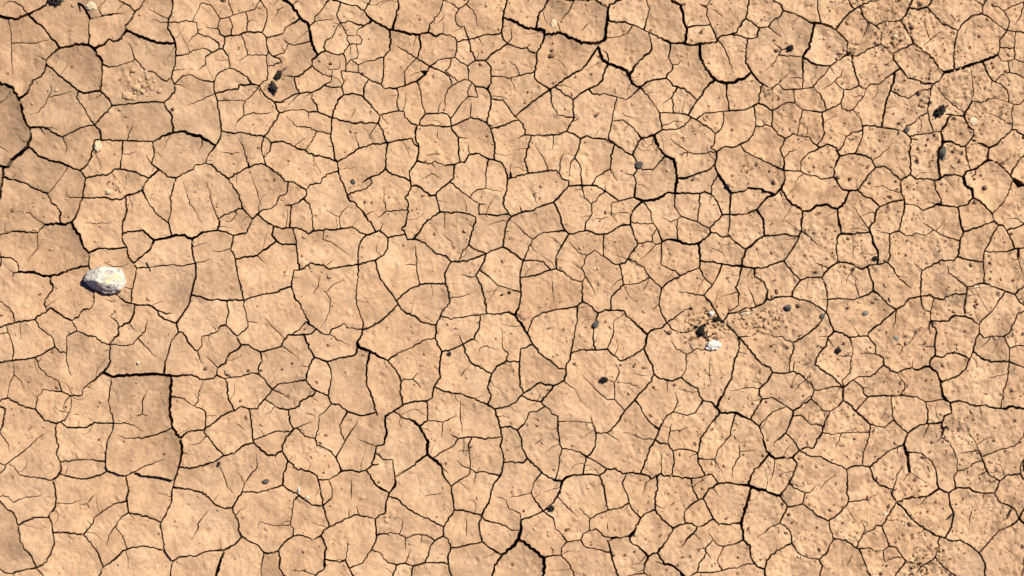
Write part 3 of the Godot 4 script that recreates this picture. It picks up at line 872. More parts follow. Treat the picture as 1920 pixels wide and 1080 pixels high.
# outline of the rock seen from above, picture units from its middle
const ROCK := [[-40, -4], [-37, -13], [-30, -20], [-16, -25], [-4, -28], [8, -25], [20, -24], [31, -21], [37, -10], [40, 2], [38, 14], [29, 22], [19, 30], [10, 34], [1, 31], [-10, 25], [-22, 24], [-33, 18], [-39, 8]]
func white_rock():
	var ns := FastNoiseLite.new()
	ns.seed = 404; ns.frequency = 0.085; ns.fractal_octaves = 4
	var rid := FastNoiseLite.new()
	rid.seed = 17; rid.frequency = 0.06; rid.fractal_octaves = 3; rid.fractal_type = FastNoiseLite.FRACTAL_RIDGED
	var st := SurfaceTool.new()
	st.begin(Mesh.PRIMITIVE_TRIANGLES)
	st.set_smooth_group(0)
	var segs := 96
	var cuts := []
	for c in [[0.10, 0.98, -0.15, 38.0], [-0.50, 0.80, -0.34, 40.0], [0.62, 0.78, 0.02, 40.0], [-0.40, 0.50, 0.76, 27.0], [0.05, 0.52, 0.85, 28.0], [0.50, 0.70, 0.50, 38.0], [0.2, 0.75, -0.62, 40.0]]:
		cuts.append([Vector3(c[0], c[1], c[2]).normalized(), c[3]])
	# each level: share of the outline, height, drift of its middle
	var lev := [[0.55, -4.0, 5.0, -4.0], [0.72, 3.0, 4.0, -3.5], [0.88, 11.0, 2.0, -1.5], [1.0, 20.0, 0.0, 0.0], [0.97, 24.0, 1.0, -1.0], [0.89, 28.0, 3.0, -3.0], [0.78, 34.0, 5.0, -6.5], [0.66, 39.0, 7.0, -8.5], [0.52, 42.0, 6.5, -8.0], [0.38, 43.5, 5.0, -7.0], [0.2, 44.0, 4.0, -6.0], [0.0, 44.5, 4.0, -6.0]]
	var rings := []
	for l in 34:
		var f := l / 33.0 * (lev.size() - 1)
		var i0 := mini(int(f), lev.size() - 2)
		var t := f - i0
		var a: Array = lev[i0]
		var b: Array = lev[i0 + 1]
		var ring := []
		for s in segs:
			var g := float(s) / segs * ROCK.size()
			var k := int(g)
			var p := Vector2(ROCK[k][0], ROCK[k][1]).lerp(Vector2(ROCK[(k + 1) % ROCK.size()][0], ROCK[(k + 1) % ROCK.size()][1]), g - k)
			p = p * lerpf(a[0], b[0], t) + Vector2(lerpf(a[2], b[2], t), lerpf(a[3], b[3], t))
			var v := Vector3(p.x, lerpf(a[1], b[1], t), p.y)
			var out := Vector3(p.x, 4.0, p.y).normalized()
			for c in cuts:
				var over: float = v.dot(c[0]) - c[1]
				if over > 0.0: v -= c[0] * over * 0.92
			var n := ns.get_noise_3dv(v * 1.0) * 2.2 + ns.get_noise_3dv(v * 3.2) * 1.0 - (rid.get_noise_3dv(Vector3(v.x * 0.9, v.y * 1.9, v.z * 0.9)) + 0.2) * 1.5
			if l > 1: v += out * n
			if l > 22: v.y += ns.get_noise_2d(v.x * 1.1, v.z * 1.1) * 1.2
			# a cleft runs down the lower side
			var cleft := exp(-pow((v.x - 16.0 - v.z * 0.25) / 4.0, 2.0)) * smoothstep(14.0, 24.0, v.z)
			v.y -= cleft * 5.0
			var dirt := smoothstep(0.0, 0.5, ns.get_noise_3dv(v * 0.55 + Vector3(40, 0, 0)) + 0.26 - Vector2(v.x - 20.0, v.z - 10.0).length() * 0.013)
			var grey := smoothstep(-0.05, 0.40, ns.get_noise_3dv(v * 1.9 + Vector3(0, 70, 0)))
			var col := Color(0.48, 0.47, 0.44).lerp(Color(0.21, 0.21, 0.205), grey * 0.95).lerp(Color(0.56, 0.43, 0.25), dirt * 0.9)
			ring.append([Vector3(v.x, v.y * 0.82, v.z) * U, col])
		rings.append(ring)
	for l in rings.size() - 1:
		for s in segs:
			var a: Array = rings[l][s]
			var b: Array = rings[l][(s + 1) % segs]
			var c: Array = rings[l + 1][(s + 1) % segs]
			var d: Array = rings[l + 1][s]
			for p in ([a, d, b, b, d, c] if l < rings.size() - 2 else [a, d, b]):
				st.set_color(p[1]); st.add_vertex(p[0])
	st.generate_normals()
	st.index()
	var o := put_mesh("white_rock", st.commit(), solid(Color.WHITE, 0.8, 0.35))
	lay(o, 201, 526, 0.0, 2.0)
	tag(o, "large chalky white rock casting a dark shadow, biggest stone on the mud", "rock")

func twig(called: String, pts: Array, r0: float, r1: float, col: Color, label: String, category: String):
	var st := SurfaceTool.new()
	st.begin(Mesh.PRIMITIVE_TRIANGLES)
	st.set_smooth_group(0)
	var n := 6
	var base := Vector2(pts[0][0], pts[0][1])
	var y0 := height_at(base)
	var path := []
	for i in pts.size():
		var p := Vector2(pts[i][0], pts[i][1])
		path.append(Vector3((p.x - base.x) * U, height_at(p) - y0 + pts[i][2] * U, (p.y - base.y) * U))
	var rings := []
	for i in path.size():
		var d: Vector3 = (path[mini(i + 1, path.size() - 1)] - path[maxi(i - 1, 0)]).normalized()
		var sd := d.cross(Vector3.UP if absf(d.y) < 0.9 else Vector3.RIGHT).normalized()
		var up := sd.cross(d)
		var rad := lerpf(r0, r1, float(i) / (path.size() - 1)) * U
		var ring := []
		for k in n: ring.append(path[i] + (sd * cos(TAU * k / n) + up * sin(TAU * k / n)) * rad)
		rings.append(ring)
	for i in rings.size() - 1:
		for k in n:
			var a: Vector3 = rings[i][k]
			var b: Vector3 = rings[i][(k + 1) % n]
			var c: Vector3 = rings[i + 1][(k + 1) % n]
			var d: Vector3 = rings[i + 1][k]
			for p in [a, b, d, b, c, d]:
				st.set_color(col); st.add_vertex(p)
	for e in [[0, 1], [rings.size() - 1, -1]]:
		for k in n:
			for p in [path[e[0]], rings[e[0]][k], rings[e[0]][(k + 1) % n]]:
				st.set_color(col); st.add_vertex(p)
	st.generate_normals()
	var o := put_mesh(called, st.commit(), solid(Color.WHITE, 0.85, 0.25))
	o.position = spot(base, y0)
	tag(o, label, category)

func twigs():
	var dark := Color(0.035, 0.028, 0.024)
	var brown := Color(0.10, 0.065, 0.04)
	var straw := Color(0.42, 0.31, 0.17)
	twig("twig", [[1776, 801, 5], [1772, 798, 6], [1769, 806, 3], [1767, 816, 1]], 1.6, 1.0, dark, "short dark bent twig in a crack corner, lower right", "twig")
	twig("twig", [[1775, 799, 5], [1779, 806, 1]], 1.4, 0.8, dark, "tiny dark twig end touching the bent twig, lower right", "twig")
	twig("twig", [[1887, 972, 1], [1891, 962, 4], [1896, 952, 2]], 1.7, 1.2, brown, "short brown twig slanting beside a crack at the right edge", "twig")
	twig("twig", [[1775, 973, 1], [1784, 964, 2], [1790, 958, 1]], 1.4, 0.9, dark, "thin dark twig crossing a crack, lower right", "twig")
	twig("straw", [[1622, 990, 1], [1626, 983, 9], [1624, 968, 16]], 1.5, 0.6, straw, "dry straw standing up and casting a long shadow, lower right", "straw")
	twig("straw", [[1034, 1025, 1], [1040, 1030, 4], [1036, 1036, 2]], 1.3, 0.7, straw, "short straw bit near the bottom, centre", "straw")
	twig("twig", [[275, 492, 1], [279, 499, 3], [284, 509, 2]], 1.5, 0.8, dark, "tiny dark twig right of the large white rock", "twig")
	twig("twig", [[529, 136, 5], [535, 130, 8], [540, 126, 5]], 1.0, 0.5, dark, "thin black stalk sticking out of the smaller charcoal bit", "twig")
	twig("twig", [[1327, 600, 2], [1337, 596, 5], [1347, 600, 3]], 1.3, 0.9, brown, "curved brown rootlet above the white quartz stone", "twig")
	twig("twig", [[1318, 628, 3], [1326, 634, 4], [1331, 641, 4]], 1.2, 0.8, dark, "dark rootlet between the charcoal clump and the white quartz", "twig")
	twig("twig", [[1386, 587, 2], [1396, 583, 4], [1408, 586, 2]], 1.2, 0.8, dark, "dark rootlet on the pale splinter of the crumbled patch", "twig")
	twig("straw", [[1740, 873, 1], [1744, 882, 2], [1742, 894, 1]], 0.9, 0.6, straw, "thin straw lying on a plate between two fine cracks, lower right", "straw")

# ============================================================ crumbs of soil
func build_crumbs():
	var st := SurfaceTool.new()
	st.begin(Mesh.PRIMITIVE_TRIANGLES)
	var base := IcosahedronPoints()
	var mm := MultiMesh.new()
	mm.transform_format = MultiMesh.TRANSFORM_3D
	mm.use_colors = true
	mm.mesh = base
	var tr := []
	var cl := []
	var r := RandomNumberGenerator.new()
	r.seed = 99
	var tries := 0
	while tr.size() < 10500 and tries < 160000:
		tries += 1
		var p := Vector2(r.randf_range(-60, 1980), r.randf_range(-60, 1140))
		var rough := roughness_at(p.x, p.y)
		var density := 0.07 + 0.09 * smoothstep(300.0, 1500.0, p.x) + 0.55 * rough + 0.12 * maxf(0.0, patch.get_noise_2d(p.x * 0.8 + 60.0, p.y * 0.8))
		if r.randf() > density: continue
		var s := 0.65 + 0.8 * pow(r.randf(), 2.0) + 2.6 * pow(r.randf(), 8.0)
		if grid(edge_far, p) < (s + 1.2 if r.randf() > 0.35 else s * 0.3): continue
		var b := Basis(Vector3.UP, r.randf() * TAU) * Basis(Vector3.RIGHT, r.randf_range(-0.5, 0.5)) * Basis.from_scale(Vector3(s * r.randf_range(0.8, 1.6), s * r.randf_range(0.7, 1.15), s * r.randf_range(0.75, 1.1)) * U)
		tr.append(Transform3D(b, spot(p, height_at(p) + s * 0.22 * U)))
		var k := r.randf()
		var v := r.randf_range(0.8, 1.1)
		var c := Color(0.38, 0.26, 0.16) if k < 0.6 else (Color(0.19, 0.120, 0.075) if k < 0.97 else Color(0.46, 0.35, 0.23))
		cl.append(Color(c.r * v, c.g * v, c.b * v))
	mm.instance_count = tr.size()
	for i in tr.size():
		mm.set_instance_transform(i, tr[i])
		mm.set_instance_color(i, cl[i])
	var o := MultiMeshInstance3D.new()
	o.name = "soil_crumbs"
	o.multimesh = mm
	o.material_override = solid(Color.WHITE, 0.95, 0.2)
	add_child(o)
	tag(o, "tiny crumbs and grains of soil strewn over the mud plates", "soil crumbs", "", "stuff")

# thin broken flakes of clay where the mud has crumbled
func build_flakes():
	var mm := MultiMesh.new()
	mm.transform_format = MultiMesh.TRANSFORM_3D
	mm.use_colors = true
	var st := SurfaceTool.new()
	st.begin(Mesh.PRIMITIVE_TRIANGLES)
	st.set_smooth_group(-1)
	var ring := [Vector2(-1, -0.2), Vector2(-0.4, -0.8), Vector2(0.5, -0.65), Vector2(1, 0.1), Vector2(0.35, 0.75), Vector2(-0.55, 0.6)]
	for i in 6:
		var a: Vector2 = ring[i]
		var b: Vector2 = ring[(i + 1) % 6]
		for q in [Vector3(0, 0.2, 0), Vector3(a.x, 0.16, a.y), Vector3(b.x, 0.16, b.y), Vector3(0, -0.2, 0), Vector3(b.x, -0.16, b.y), Vector3(a.x, -0.16, a.y), Vector3(a.x, 0.16, a.y), Vector3(a.x, -0.16, a.y), Vector3(b.x, 0.16, b.y), Vector3(b.x, 0.16, b.y), Vector3(a.x, -0.16, a.y), Vector3(b.x, -0.16, b.y)]:
			st.add_vertex(q)
	st.generate_normals()
	mm.mesh = st.commit()
	var r := RandomNumberGenerator.new()
	r.seed = 1201
	var tr := []
	var cl := []
	for s in ROUGH:
		for n in int(s[2] * s[3] * s[4] * (0.055 if s[4] > 0.7 else 0.024)):
			var a := r.randf() * TAU
			var d := sqrt(r.randf())
			var p := Vector2(s[0] + cos(a) * d * s[2], s[1] + sin(a) * d * s[3])
			if roughness_at(p.x, p.y) < 0.25 + 0.5 * r.randf(): continue
			var k := r.randf_range(1.0, 2.4) + (2.0 * r.randf() if s[4] > 0.7 else 0.0)
			var b := Basis(Vector3.UP, r.randf() * TAU) * Basis(Vector3.RIGHT, r.randf_range(-0.75, 0.75)) * Basis.from_scale(Vector3(k * r.randf_range(0.8, 1.5), k * 0.8, k) * U)
			tr.append(Transform3D(b, spot(p, height_at(p) + k * 0.22 * U)))
			var v := r.randf_range(0.75, 1.1)
			var c := Color(0.40, 0.265, 0.155) if r.randf() < 0.5 else Color(0.14, 0.085, 0.05)
			cl.append(Color(c.r * v, c.g * v, c.b * v))
	mm.instance_count = tr.size()
	for i in tr.size():
		mm.set_instance_transform(i, tr[i])
		mm.set_instance_color(i, cl[i])
	var o := MultiMeshInstance3D.new()
	o.name = "clay_flakes"
	o.multimesh = mm
	o.material_override = solid(Color.WHITE, 0.95, 0.2)
	add_child(o)
	tag(o, "thin broken flakes of brown clay littering the crumbled patches", "clay flakes", "", "stuff")

func IcosahedronPoints() -> ArrayMesh:
	var g := (1.0 + sqrt(5.0)) * 0.5
	var v := []
	var r := RandomNumberGenerator.new()
	r.seed = 4
	for q in [[-1, g, 0], [1, g, 0], [-1, -g, 0], [1, -g, 0], [0, -1, g], [0, 1, g], [0, -1, -g], [0, 1, -g], [g, 0, -1], [g, 0, 1], [-g, 0, -1], [-g, 0, 1]]:
		v.append(Vector3(q[0], q[1], q[2]).normalized() * r.randf_range(0.75, 1.15))
	var st := SurfaceTool.new()
	st.begin(Mesh.PRIMITIVE_TRIANGLES)
	st.set_smooth_group(-1)
	for f in [[0, 11, 5], [0, 5, 1], [0, 1, 7], [0, 7, 10], [0, 10, 11], [1, 5, 9], [5, 11, 4], [11, 10, 2], [10, 7, 6], [7, 1, 8], [3, 9, 4], [3, 4, 2], [3, 2, 6], [3, 6, 8], [3, 8, 9], [4, 9, 5], [2, 4, 11], [6, 2, 10], [8, 6, 7], [9, 8, 1]]:
		for i in f: st.add_vertex(v[f[2 - f.find(i)]])
	st.generate_normals()
	return st.commit()

# Crack lines traced on the mud in picture units of 1.25 mm: [width in tenths, x, y, x, y, ...]
const CRACKS := [
	[32,609,1048,611,1022,602,1004], [32,609,1048,624,1051,638,1054,648,1049,655,1065], [32,609,1048,608,1065,597,1073,592,1077,585,1095,574,1123,589,1148],
	[21,1624,167,1631,158,1648,157,1662,147,1677,135], [21,1624,167,1619,181,1609,192], [16,1609,192,1599,206], [21,1624,167,1610,161],
	[58,324,443,308,447,289,450], [32,324,443,318,420], [58,324,443,344,441,361,448], [32,1018,958,993,969,977,974], [58,977,974,977,994],
	[21,1018,958,1038,972,1042,991,1054,1002,1063,1016], [32,1018,958,1031,949,1045,930], [58,1045,930,1050,919,1054,902],
	[21,1018,958,1004,938,996,924,1002,902,1016,885], [32,1864,924,1873,941,1892,948,1901,954,1909,972], [32,1864,924,1874,901],
	[32,1864,924,1831,923,1817,915,1795,913,1791,916], [32,325,-42,321,-30,324,0,325,17,317,36,316,42], [32,325,-42,289,-45], [32,325,-42,354,-27,423,-40],
	[21,1924,284,1920,291,1906,307,1893,330], [32,1924,284,1927,266,1928,259], [32,1924,284,1962,334], [21,1529,-30,1531,0,1532,19,1539,45],
	[32,1529,-30,1520,-76,1462,-45,1437,-53], [32,1529,-30,1533,-10,1564,-41], [32,-83,691,-30,683,0,679,25,676], [32,-83,691,-82,702,-78,723,-31,751],
	[32,-83,691,-91,636,-88,619], [58,1468,320,1471,335,1464,354], [32,1468,320,1448,311,1432,302,1409,292,1396,284,1387,271], [32,1468,320,1469,298],
	[21,1469,298,1462,282,1472,260], [21,1468,320,1501,321], [32,1160,1083,1159,1080,1151,1058,1146,1036], [21,1160,1083,1145,1085,1110,1121],
	[21,1160,1083,1175,1080,1190,1077,1207,1074], [32,1160,1083,1170,1108,1139,1146], [32,974,678,974,709,975,723,982,737], [32,974,678,949,677,932,687,922,701],
	[21,974,678,977,655,999,645], [21,1240,456,1229,459,1223,453], [32,1240,456,1242,453], [21,1240,456,1240,496,1251,503,1265,509,1276,517],
	[32,1630,876,1639,899,1648,909,1673,918,1673,930,1681,941], [32,1630,876,1616,872], [21,1630,876,1645,863,1664,847,1694,833], [21,488,0,479,17,461,22],
	[16,488,0,501,19,502,33,494,56,491,61], [21,488,0,503,-26,505,-30], [32,901,590,899,614,888,635,868,645], [21,901,590,885,592,866,595,846,598,826,592],
	[21,901,590,913,588], [32,335,623,344,623,353,641,364,655,371,658], [21,371,658,378,648,379,642,378,634,380,631,394,627,409,621,413,612,424,609],
	[32,335,623,325,634,317,656,311,678,308,702], [32,335,623,331,606], [32,621,252,622,239,623,221], [32,621,252,620,258,626,279,627,296,633,304],
	[21,621,252,594,246], [16,594,246,586,263,573,282], [32,670,641,670,656,665,666,644,670,613,678], [32,670,641,679,628,680,618], [58,670,641,676,653,694,658],
	[32,1344,75,1343,80], [58,1343,80,1312,82], [32,1344,75,1351,69,1371,65], [21,1344,75,1332,47], [32,1236,212,1241,244], [21,1236,212,1262,212],
	[32,1236,212,1226,197,1212,178,1200,164], [32,1241,244,1226,254], [21,1241,244,1268,243,1284,235,1296,221], [16,781,110,771,119,760,132],
	[21,760,132,758,136,760,161], [32,781,110,791,115,806,125], [16,781,110,784,107], [32,784,107,789,89,786,66], [32,952,82,966,88,977,92,988,90],
	[21,988,90,993,97,1006,101], [32,952,82,943,72,941,61], [32,952,82,938,92,921,103,910,114], [32,1973,597,1998,565,1967,514,1965,509], [32,1973,597,1966,605],
	[21,1973,597,1949,577,1933,581], [32,1805,332,1810,348,1823,357,1823,371], [32,1805,332,1787,328,1770,329,1762,336], [32,1805,332,1809,322,1819,320],
	[32,1902,467,1898,454,1889,438,1887,432], [32,1902,467,1907,466,1920,465,1943,461], [21,1902,467,1889,471,1867,472,1845,471],
	[32,156,371,178,371,197,370,211,375,232,373,236,368], [32,156,371,158,354,162,334], [32,156,371,150,388,144,407,136,417], [58,1389,980,1393,997,1393,1012],
	[58,1389,980,1396,958,1402,936,1408,912], [32,1389,980,1368,983,1348,983,1337,972], [21,-54,889,-29,862,0,869,11,872], [32,-54,889,-56,894],
	[32,-54,889,-96,871,-96,830,-65,792], [21,461,22,438,28], [16,461,22,465,39,463,60], [32,1725,556,1703,560,1692,573,1680,580],
	[21,1725,556,1727,573,1735,582,1744,585], [32,1725,556,1726,537,1726,520,1728,507,1745,498,1767,488,1787,489,1794,481], [32,1725,556,1742,553,1751,559],
	[58,1284,83,1279,82,1257,82], [58,1284,83,1293,86,1312,82], [58,1284,83,1286,67,1287,53], [21,1135,359,1124,366,1118,377,1109,382],
	[32,1135,359,1116,348,1109,348], [21,1135,359,1140,362], [32,1140,362,1151,370,1161,377], [21,1161,377,1189,370], [32,1637,545,1651,556,1664,571,1680,580],
	[21,1637,545,1626,553,1612,558,1601,562,1570,559,1551,562], [32,1637,545,1637,534,1631,518], [21,1631,518,1625,500], [32,1179,942,1157,954,1140,956],
	[32,1179,942,1190,961,1201,970], [21,1179,942,1176,927,1166,905,1174,887], [32,1262,990,1240,972,1228,955], [32,1262,990,1276,983,1285,981],
	[32,1262,990,1248,1016,1232,1036], [32,1021,67,1016,83,1006,101], [58,1021,67,1038,65,1052,64,1066,71,1079,76,1091,82,1104,82,1124,83,1135,72],
	[32,1021,67,1021,58], [58,1021,58,1004,56], [32,420,854,399,830,384,811,386,802], [32,420,854,441,849,458,834,476,830],
	[32,420,854,402,865,380,873,356,878,336,875], [21,1617,244,1598,249,1585,258,1580,274,1569,284], [32,1617,244,1617,256,1615,260], [21,1615,260,1603,288],
	[32,1617,244,1617,236], [21,588,433,586,399,581,385,570,372], [32,588,433,608,432,633,430,639,429,661,426], [21,661,426,674,435,687,441],
	[32,588,433,579,438,563,429,549,427], [21,1117,811,1113,799,1111,793], [16,1111,793,1082,790,1046,790], [32,1117,811,1116,836,1107,852,1099,856],
	[21,1117,811,1138,811], [32,1138,811,1157,794,1165,780,1171,770,1190,749], [32,476,830,488,842,505,854,516,853,529,845], [32,476,830,475,825],
	[32,704,488,711,516,712,520,724,537,736,553,743,565], [32,704,488,672,496], [32,704,488,719,477,727,466,727,446], [16,668,83,676,83,680,75,674,67,669,67],
	[16,668,83,672,103,670,110,658,111], [16,668,83,656,83], [32,1549,207,1564,201,1576,193], [32,1549,207,1544,192,1537,178,1524,164], [32,1549,207,1541,211],
	[32,1531,273,1537,277], [16,1531,273,1540,260,1545,251], [32,1545,251,1542,231,1541,211], [32,1531,273,1520,264], [21,1520,264,1519,258,1504,257,1494,254],
	[32,1537,277,1553,271,1566,277,1569,284], [21,1537,277,1520,286,1515,288,1501,302,1501,321], [32,1680,580,1662,596,1645,610,1631,620,1626,630],
	[32,1091,348,1109,348], [32,1091,348,1066,349], [21,1091,348,1088,310,1077,296], [32,1077,296,1085,282,1088,260], [21,1091,348,1096,371,1109,382],
	[21,1109,348,1118,332,1144,317], [32,1144,317,1146,291,1152,270], [58,1570,392,1578,385,1587,374,1592,358],
	[58,1570,392,1556,388,1545,384,1531,385,1520,394,1518,396], [32,1518,396,1504,396], [58,1570,392,1571,413,1576,429,1577,438], [21,877,124,882,119,892,114],
	[21,877,124,879,136,878,150], [21,877,124,866,117,853,108], [58,1034,-8,1036,-4,1066,0,1077,1,1093,0,1116,0], [58,1034,-8,1019,-57],
	[32,1034,-8,1045,-26,1033,-62], [32,1034,-8,1029,0,1021,14,1011,25,1004,56], [32,723,317,736,327,755,333,759,333,770,341], [32,723,317,711,327,694,333],
	[21,694,333,698,343,688,353,669,359,652,366], [32,723,317,724,288,727,268], [21,672,122,672,136], [16,672,122,658,111],
	[21,672,122,686,115,701,114,708,110,720,107], [21,672,136,655,135,648,134], [21,672,136,686,144,691,148], [32,1066,439,1054,460,1043,479,1043,504],
	[32,1066,439,1061,433], [32,1066,439,1085,436,1096,433], [32,1189,370,1193,343,1187,329,1193,320,1195,306], [58,1189,370,1205,377],
	[32,846,911,832,895,829,876], [58,829,876,816,863,811,860], [32,846,911,849,936,852,956], [21,846,911,863,899,879,891,882,879], [32,405,274,391,291,386,306],
	[58,405,274,391,265,380,258,378,256,356,251,339,246,325,249], [32,405,274,413,260,416,246], [21,1504,167,1487,168], [21,1504,167,1524,164],
	[32,1504,167,1504,147,1504,125,1504,107], [21,1487,168,1469,169,1459,158,1444,168], [32,1444,168,1434,161,1429,158], [32,1487,168,1489,194],
	[32,367,493,368,516,368,520,361,542,359,553], [32,367,493,361,474,361,448], [21,367,493,338,499,325,496,306,498,278,501,257,503],
	[32,913,231,914,222,921,200,921,186], [32,913,231,920,242], [32,913,231,899,225,882,221,863,229,846,237], [32,529,845,540,863],
	[32,529,845,530,836,538,820,546,810], [32,540,863,558,880,574,881,594,890,597,899], [32,540,863,533,886,531,909],
	[21,704,849,722,862,736,861,738,877,741,894], [32,704,849,702,855,698,872,687,881], [32,704,849,706,837,719,833,726,811], [58,726,811,722,797,723,780],
	[32,723,780,739,770], [32,238,57,236,50,249,33,254,22], [32,238,57,228,72,214,79,206,74,194,85,178,92], [58,238,57,258,67,278,75,300,81,324,82,329,81],
	[32,-74,516,-83,512,-118,450,-74,412], [32,-74,516,-76,543], [21,-74,516,-11,520,0,499,3,493,4,482], [21,981,489,1002,488,1018,491,1033,506],
	[32,981,489,960,472,943,463], [21,981,489,991,466,994,459,999,449,1013,438,1029,435,1061,433], [32,981,489,975,510,975,520], [21,1335,535,1320,520],
	[32,1320,520,1318,518,1311,502], [21,1335,535,1346,518,1354,495], [21,1335,535,1332,539,1319,554], [32,1319,554,1332,567,1340,581,1347,595,1355,603],
	[21,1002,136,974,142,954,147,941,144,921,144], [32,1002,136,1002,147], [21,1002,147,1013,158,1032,168], [32,1002,136,1006,119,1006,101],
	[21,1603,770,1617,756,1627,744], [32,1603,770,1613,780,1631,795], [32,1603,770,1591,756,1580,751], [32,336,875,338,863,342,849], [58,342,849,338,822],
	[32,336,875,333,888,328,900], [32,1343,285,1357,275,1376,277,1387,271], [32,1343,285,1344,296,1339,309], [32,1343,285,1332,277],
	[21,1332,277,1337,274,1340,260], [32,1340,260,1340,251], [32,1823,371,1814,382,1794,389], [32,1823,371,1837,379,1851,393,1859,402],
	[32,1677,135,1674,156,1669,170], [32,1677,135,1687,129], [21,316,42,331,43,350,39,361,41], [32,316,42,315,53,322,64,329,81],
	[32,1157,1006,1160,1008,1179,1004], [32,1157,1006,1140,1013,1146,1036], [32,1157,1006,1140,1007,1129,1002,1118,991], [21,1118,991,1104,995],
	[21,1966,605,1945,589,1933,581], [32,1966,605,1955,618,1948,652], [32,921,144,921,156,914,167], [32,921,144,921,139,920,126,910,114],
	[32,207,646,192,642,181,632,167,630,146,620], [32,207,646,207,664,208,678,200,692,194,698], [32,207,646,211,638,222,628,225,612,242,605,250,592,254,570],
	[32,727,676,711,669], [58,711,669,694,658], [32,727,676,747,701,752,714,751,734,756,759], [21,727,676,744,663,760,657,777,649,793,638,816,634],
	[32,1587,880,1595,874,1616,872], [32,1587,880,1573,872,1553,865,1537,856,1518,855], [21,1518,855,1498,844],
	[32,1587,880,1588,902,1587,922,1591,941,1573,961,1553,976], [32,1497,444,1468,439,1451,442,1433,442], [32,1497,444,1493,454,1479,477,1469,489],
	[32,1497,444,1501,432,1504,396], [21,1892,136,1878,139,1865,154], [21,1892,136,1889,115], [21,1892,136,1906,139,1920,147,1946,163],
	[32,310,1033,307,1011,303,994,303,979], [32,310,1033,324,1052], [32,310,1033,278,1024,250,1025,240,1029], [32,1174,887,1168,888,1154,879,1138,879],
	[32,1174,887,1182,885,1201,888], [32,597,210,605,215,623,221], [32,597,210,594,200,586,186,586,174], [21,597,210,580,210,566,206,541,207,524,212],
	[32,1760,916,1737,931,1703,933,1681,941], [32,1760,916,1778,924], [21,1760,916,1758,905,1756,886,1748,866,1726,849,1698,847], [58,1698,847,1694,833],
	[32,1564,-41,1577,-27,1589,0,1595,12,1602,18], [32,1564,-41,1608,-85,1689,-42,1700,-51], [58,115,420,122,421,136,417],
	[32,115,420,114,399,108,388,97,379,90,363], [58,115,420,106,420,86,421], [32,86,421,72,436,50,435,28,434,17,437,0,441,-8,442],
	[58,1135,72,1135,61,1138,44,1139,28], [21,1135,72,1140,72], [16,1140,72,1165,68,1178,61,1186,47], [32,429,335,411,322,398,310,386,306],
	[32,429,335,440,353,449,367,456,391], [32,429,335,447,325,469,313,488,307,499,310], [32,922,701,899,687,885,682,874,664,868,645],
	[32,922,701,914,726,921,742,914,758], [32,1333,364,1346,379,1354,403], [32,1333,364,1321,360,1312,363], [21,1333,364,1334,349,1346,327],
	[32,1817,673,1809,692,1798,703,1778,712,1763,716], [32,1817,673,1824,659], [32,1817,673,1789,660,1776,662,1767,670,1752,667],
	[32,1066,349,1066,339,1054,335,1049,327,1041,319,1028,321,1018,322,991,325], [32,1066,349,1060,357,1046,371,1038,379],
	[32,1145,582,1140,582,1132,582,1121,587], [32,1145,582,1146,556,1157,545,1168,534], [32,1145,582,1169,582,1175,592,1181,598,1190,606,1213,627],
	[21,1138,879,1118,866,1099,856], [32,1138,879,1124,892], [21,1920,420,1909,425,1887,432], [21,1920,420,1920,417,1944,399,1964,402], [16,1920,420,1944,437],
	[32,359,553,356,567,344,587,331,606], [32,359,553,378,556,380,558,394,563,411,562,426,564], [32,991,325,984,302,988,282,996,260,996,254],
	[32,991,325,966,332,952,335], [32,286,266,256,265,239,264,231,264], [32,286,266,299,260,303,256,325,249], [21,286,266,290,288,285,307], [32,285,307,299,318],
	[32,1179,1004,1187,997,1201,970], [32,1179,1004,1183,1016,1201,1027,1215,1042], [32,683,21,669,12,647,7,639,4], [32,683,21,688,29,698,39],
	[21,683,21,694,0,703,-28,701,-31], [32,975,520,986,520,993,518,1016,513,1027,507,1033,506], [32,975,520,977,548],
	[21,1247,292,1234,307,1225,318,1205,318,1195,306], [58,1247,292,1261,300,1266,310,1269,335], [58,1247,292,1234,278,1227,260,1226,254],
	[21,597,899,602,922,606,948], [21,597,899,616,899], [32,1285,981,1293,980,1307,987,1323,983,1337,972], [21,1285,981,1282,970],
	[32,1282,970,1284,958,1296,945,1309,938], [32,611,96,602,100,597,104], [32,611,96,622,100,633,103,644,101], [21,611,96,608,89,611,76,623,71,629,58,638,43],
	[32,1642,49,1628,42,1617,31,1612,12,1602,18], [21,1642,49,1653,58,1651,83], [21,1642,49,1653,42,1670,40,1688,39], [21,586,174,599,168,608,160],
	[21,586,174,574,174,563,176], [32,1876,766,1879,750,1881,731,1889,709,1891,678], [32,1876,766,1856,764,1846,758,1839,762,1820,759,1806,752,1795,752,1780,755],
	[32,1876,766,1884,767,1892,762], [58,1892,762,1920,766,1950,770,1959,776], [21,236,892,253,884], [32,253,884,267,891,297,893,328,900],
	[32,236,892,242,916,238,931,239,939], [32,236,892,219,887,203,882], [32,487,161,494,154,502,150], [21,502,150,502,125],
	[16,487,161,474,178,461,189,436,188,408,189], [32,487,161,472,158], [32,487,161,491,171,502,183,515,192], [32,474,411,483,402],
	[32,474,411,469,424,463,436,438,442], [32,474,411,463,399,456,391], [32,483,402,499,414,513,424], [32,483,402,495,393],
	[21,495,393,508,392,519,382,524,368,538,363,541,341], [32,561,928,569,934,586,947,606,948], [32,561,928,555,924,541,919,531,909],
	[21,561,928,551,938,548,963,545,984,552,992,549,1005], [32,519,452,499,467,483,479,463,482,442,486], [32,519,452,511,442,513,424],
	[32,519,452,526,458,556,459], [32,826,592,829,584,842,570,842,559,842,551,836,532], [32,826,592,824,598,817,610], [21,431,128,431,119,429,106,418,92],
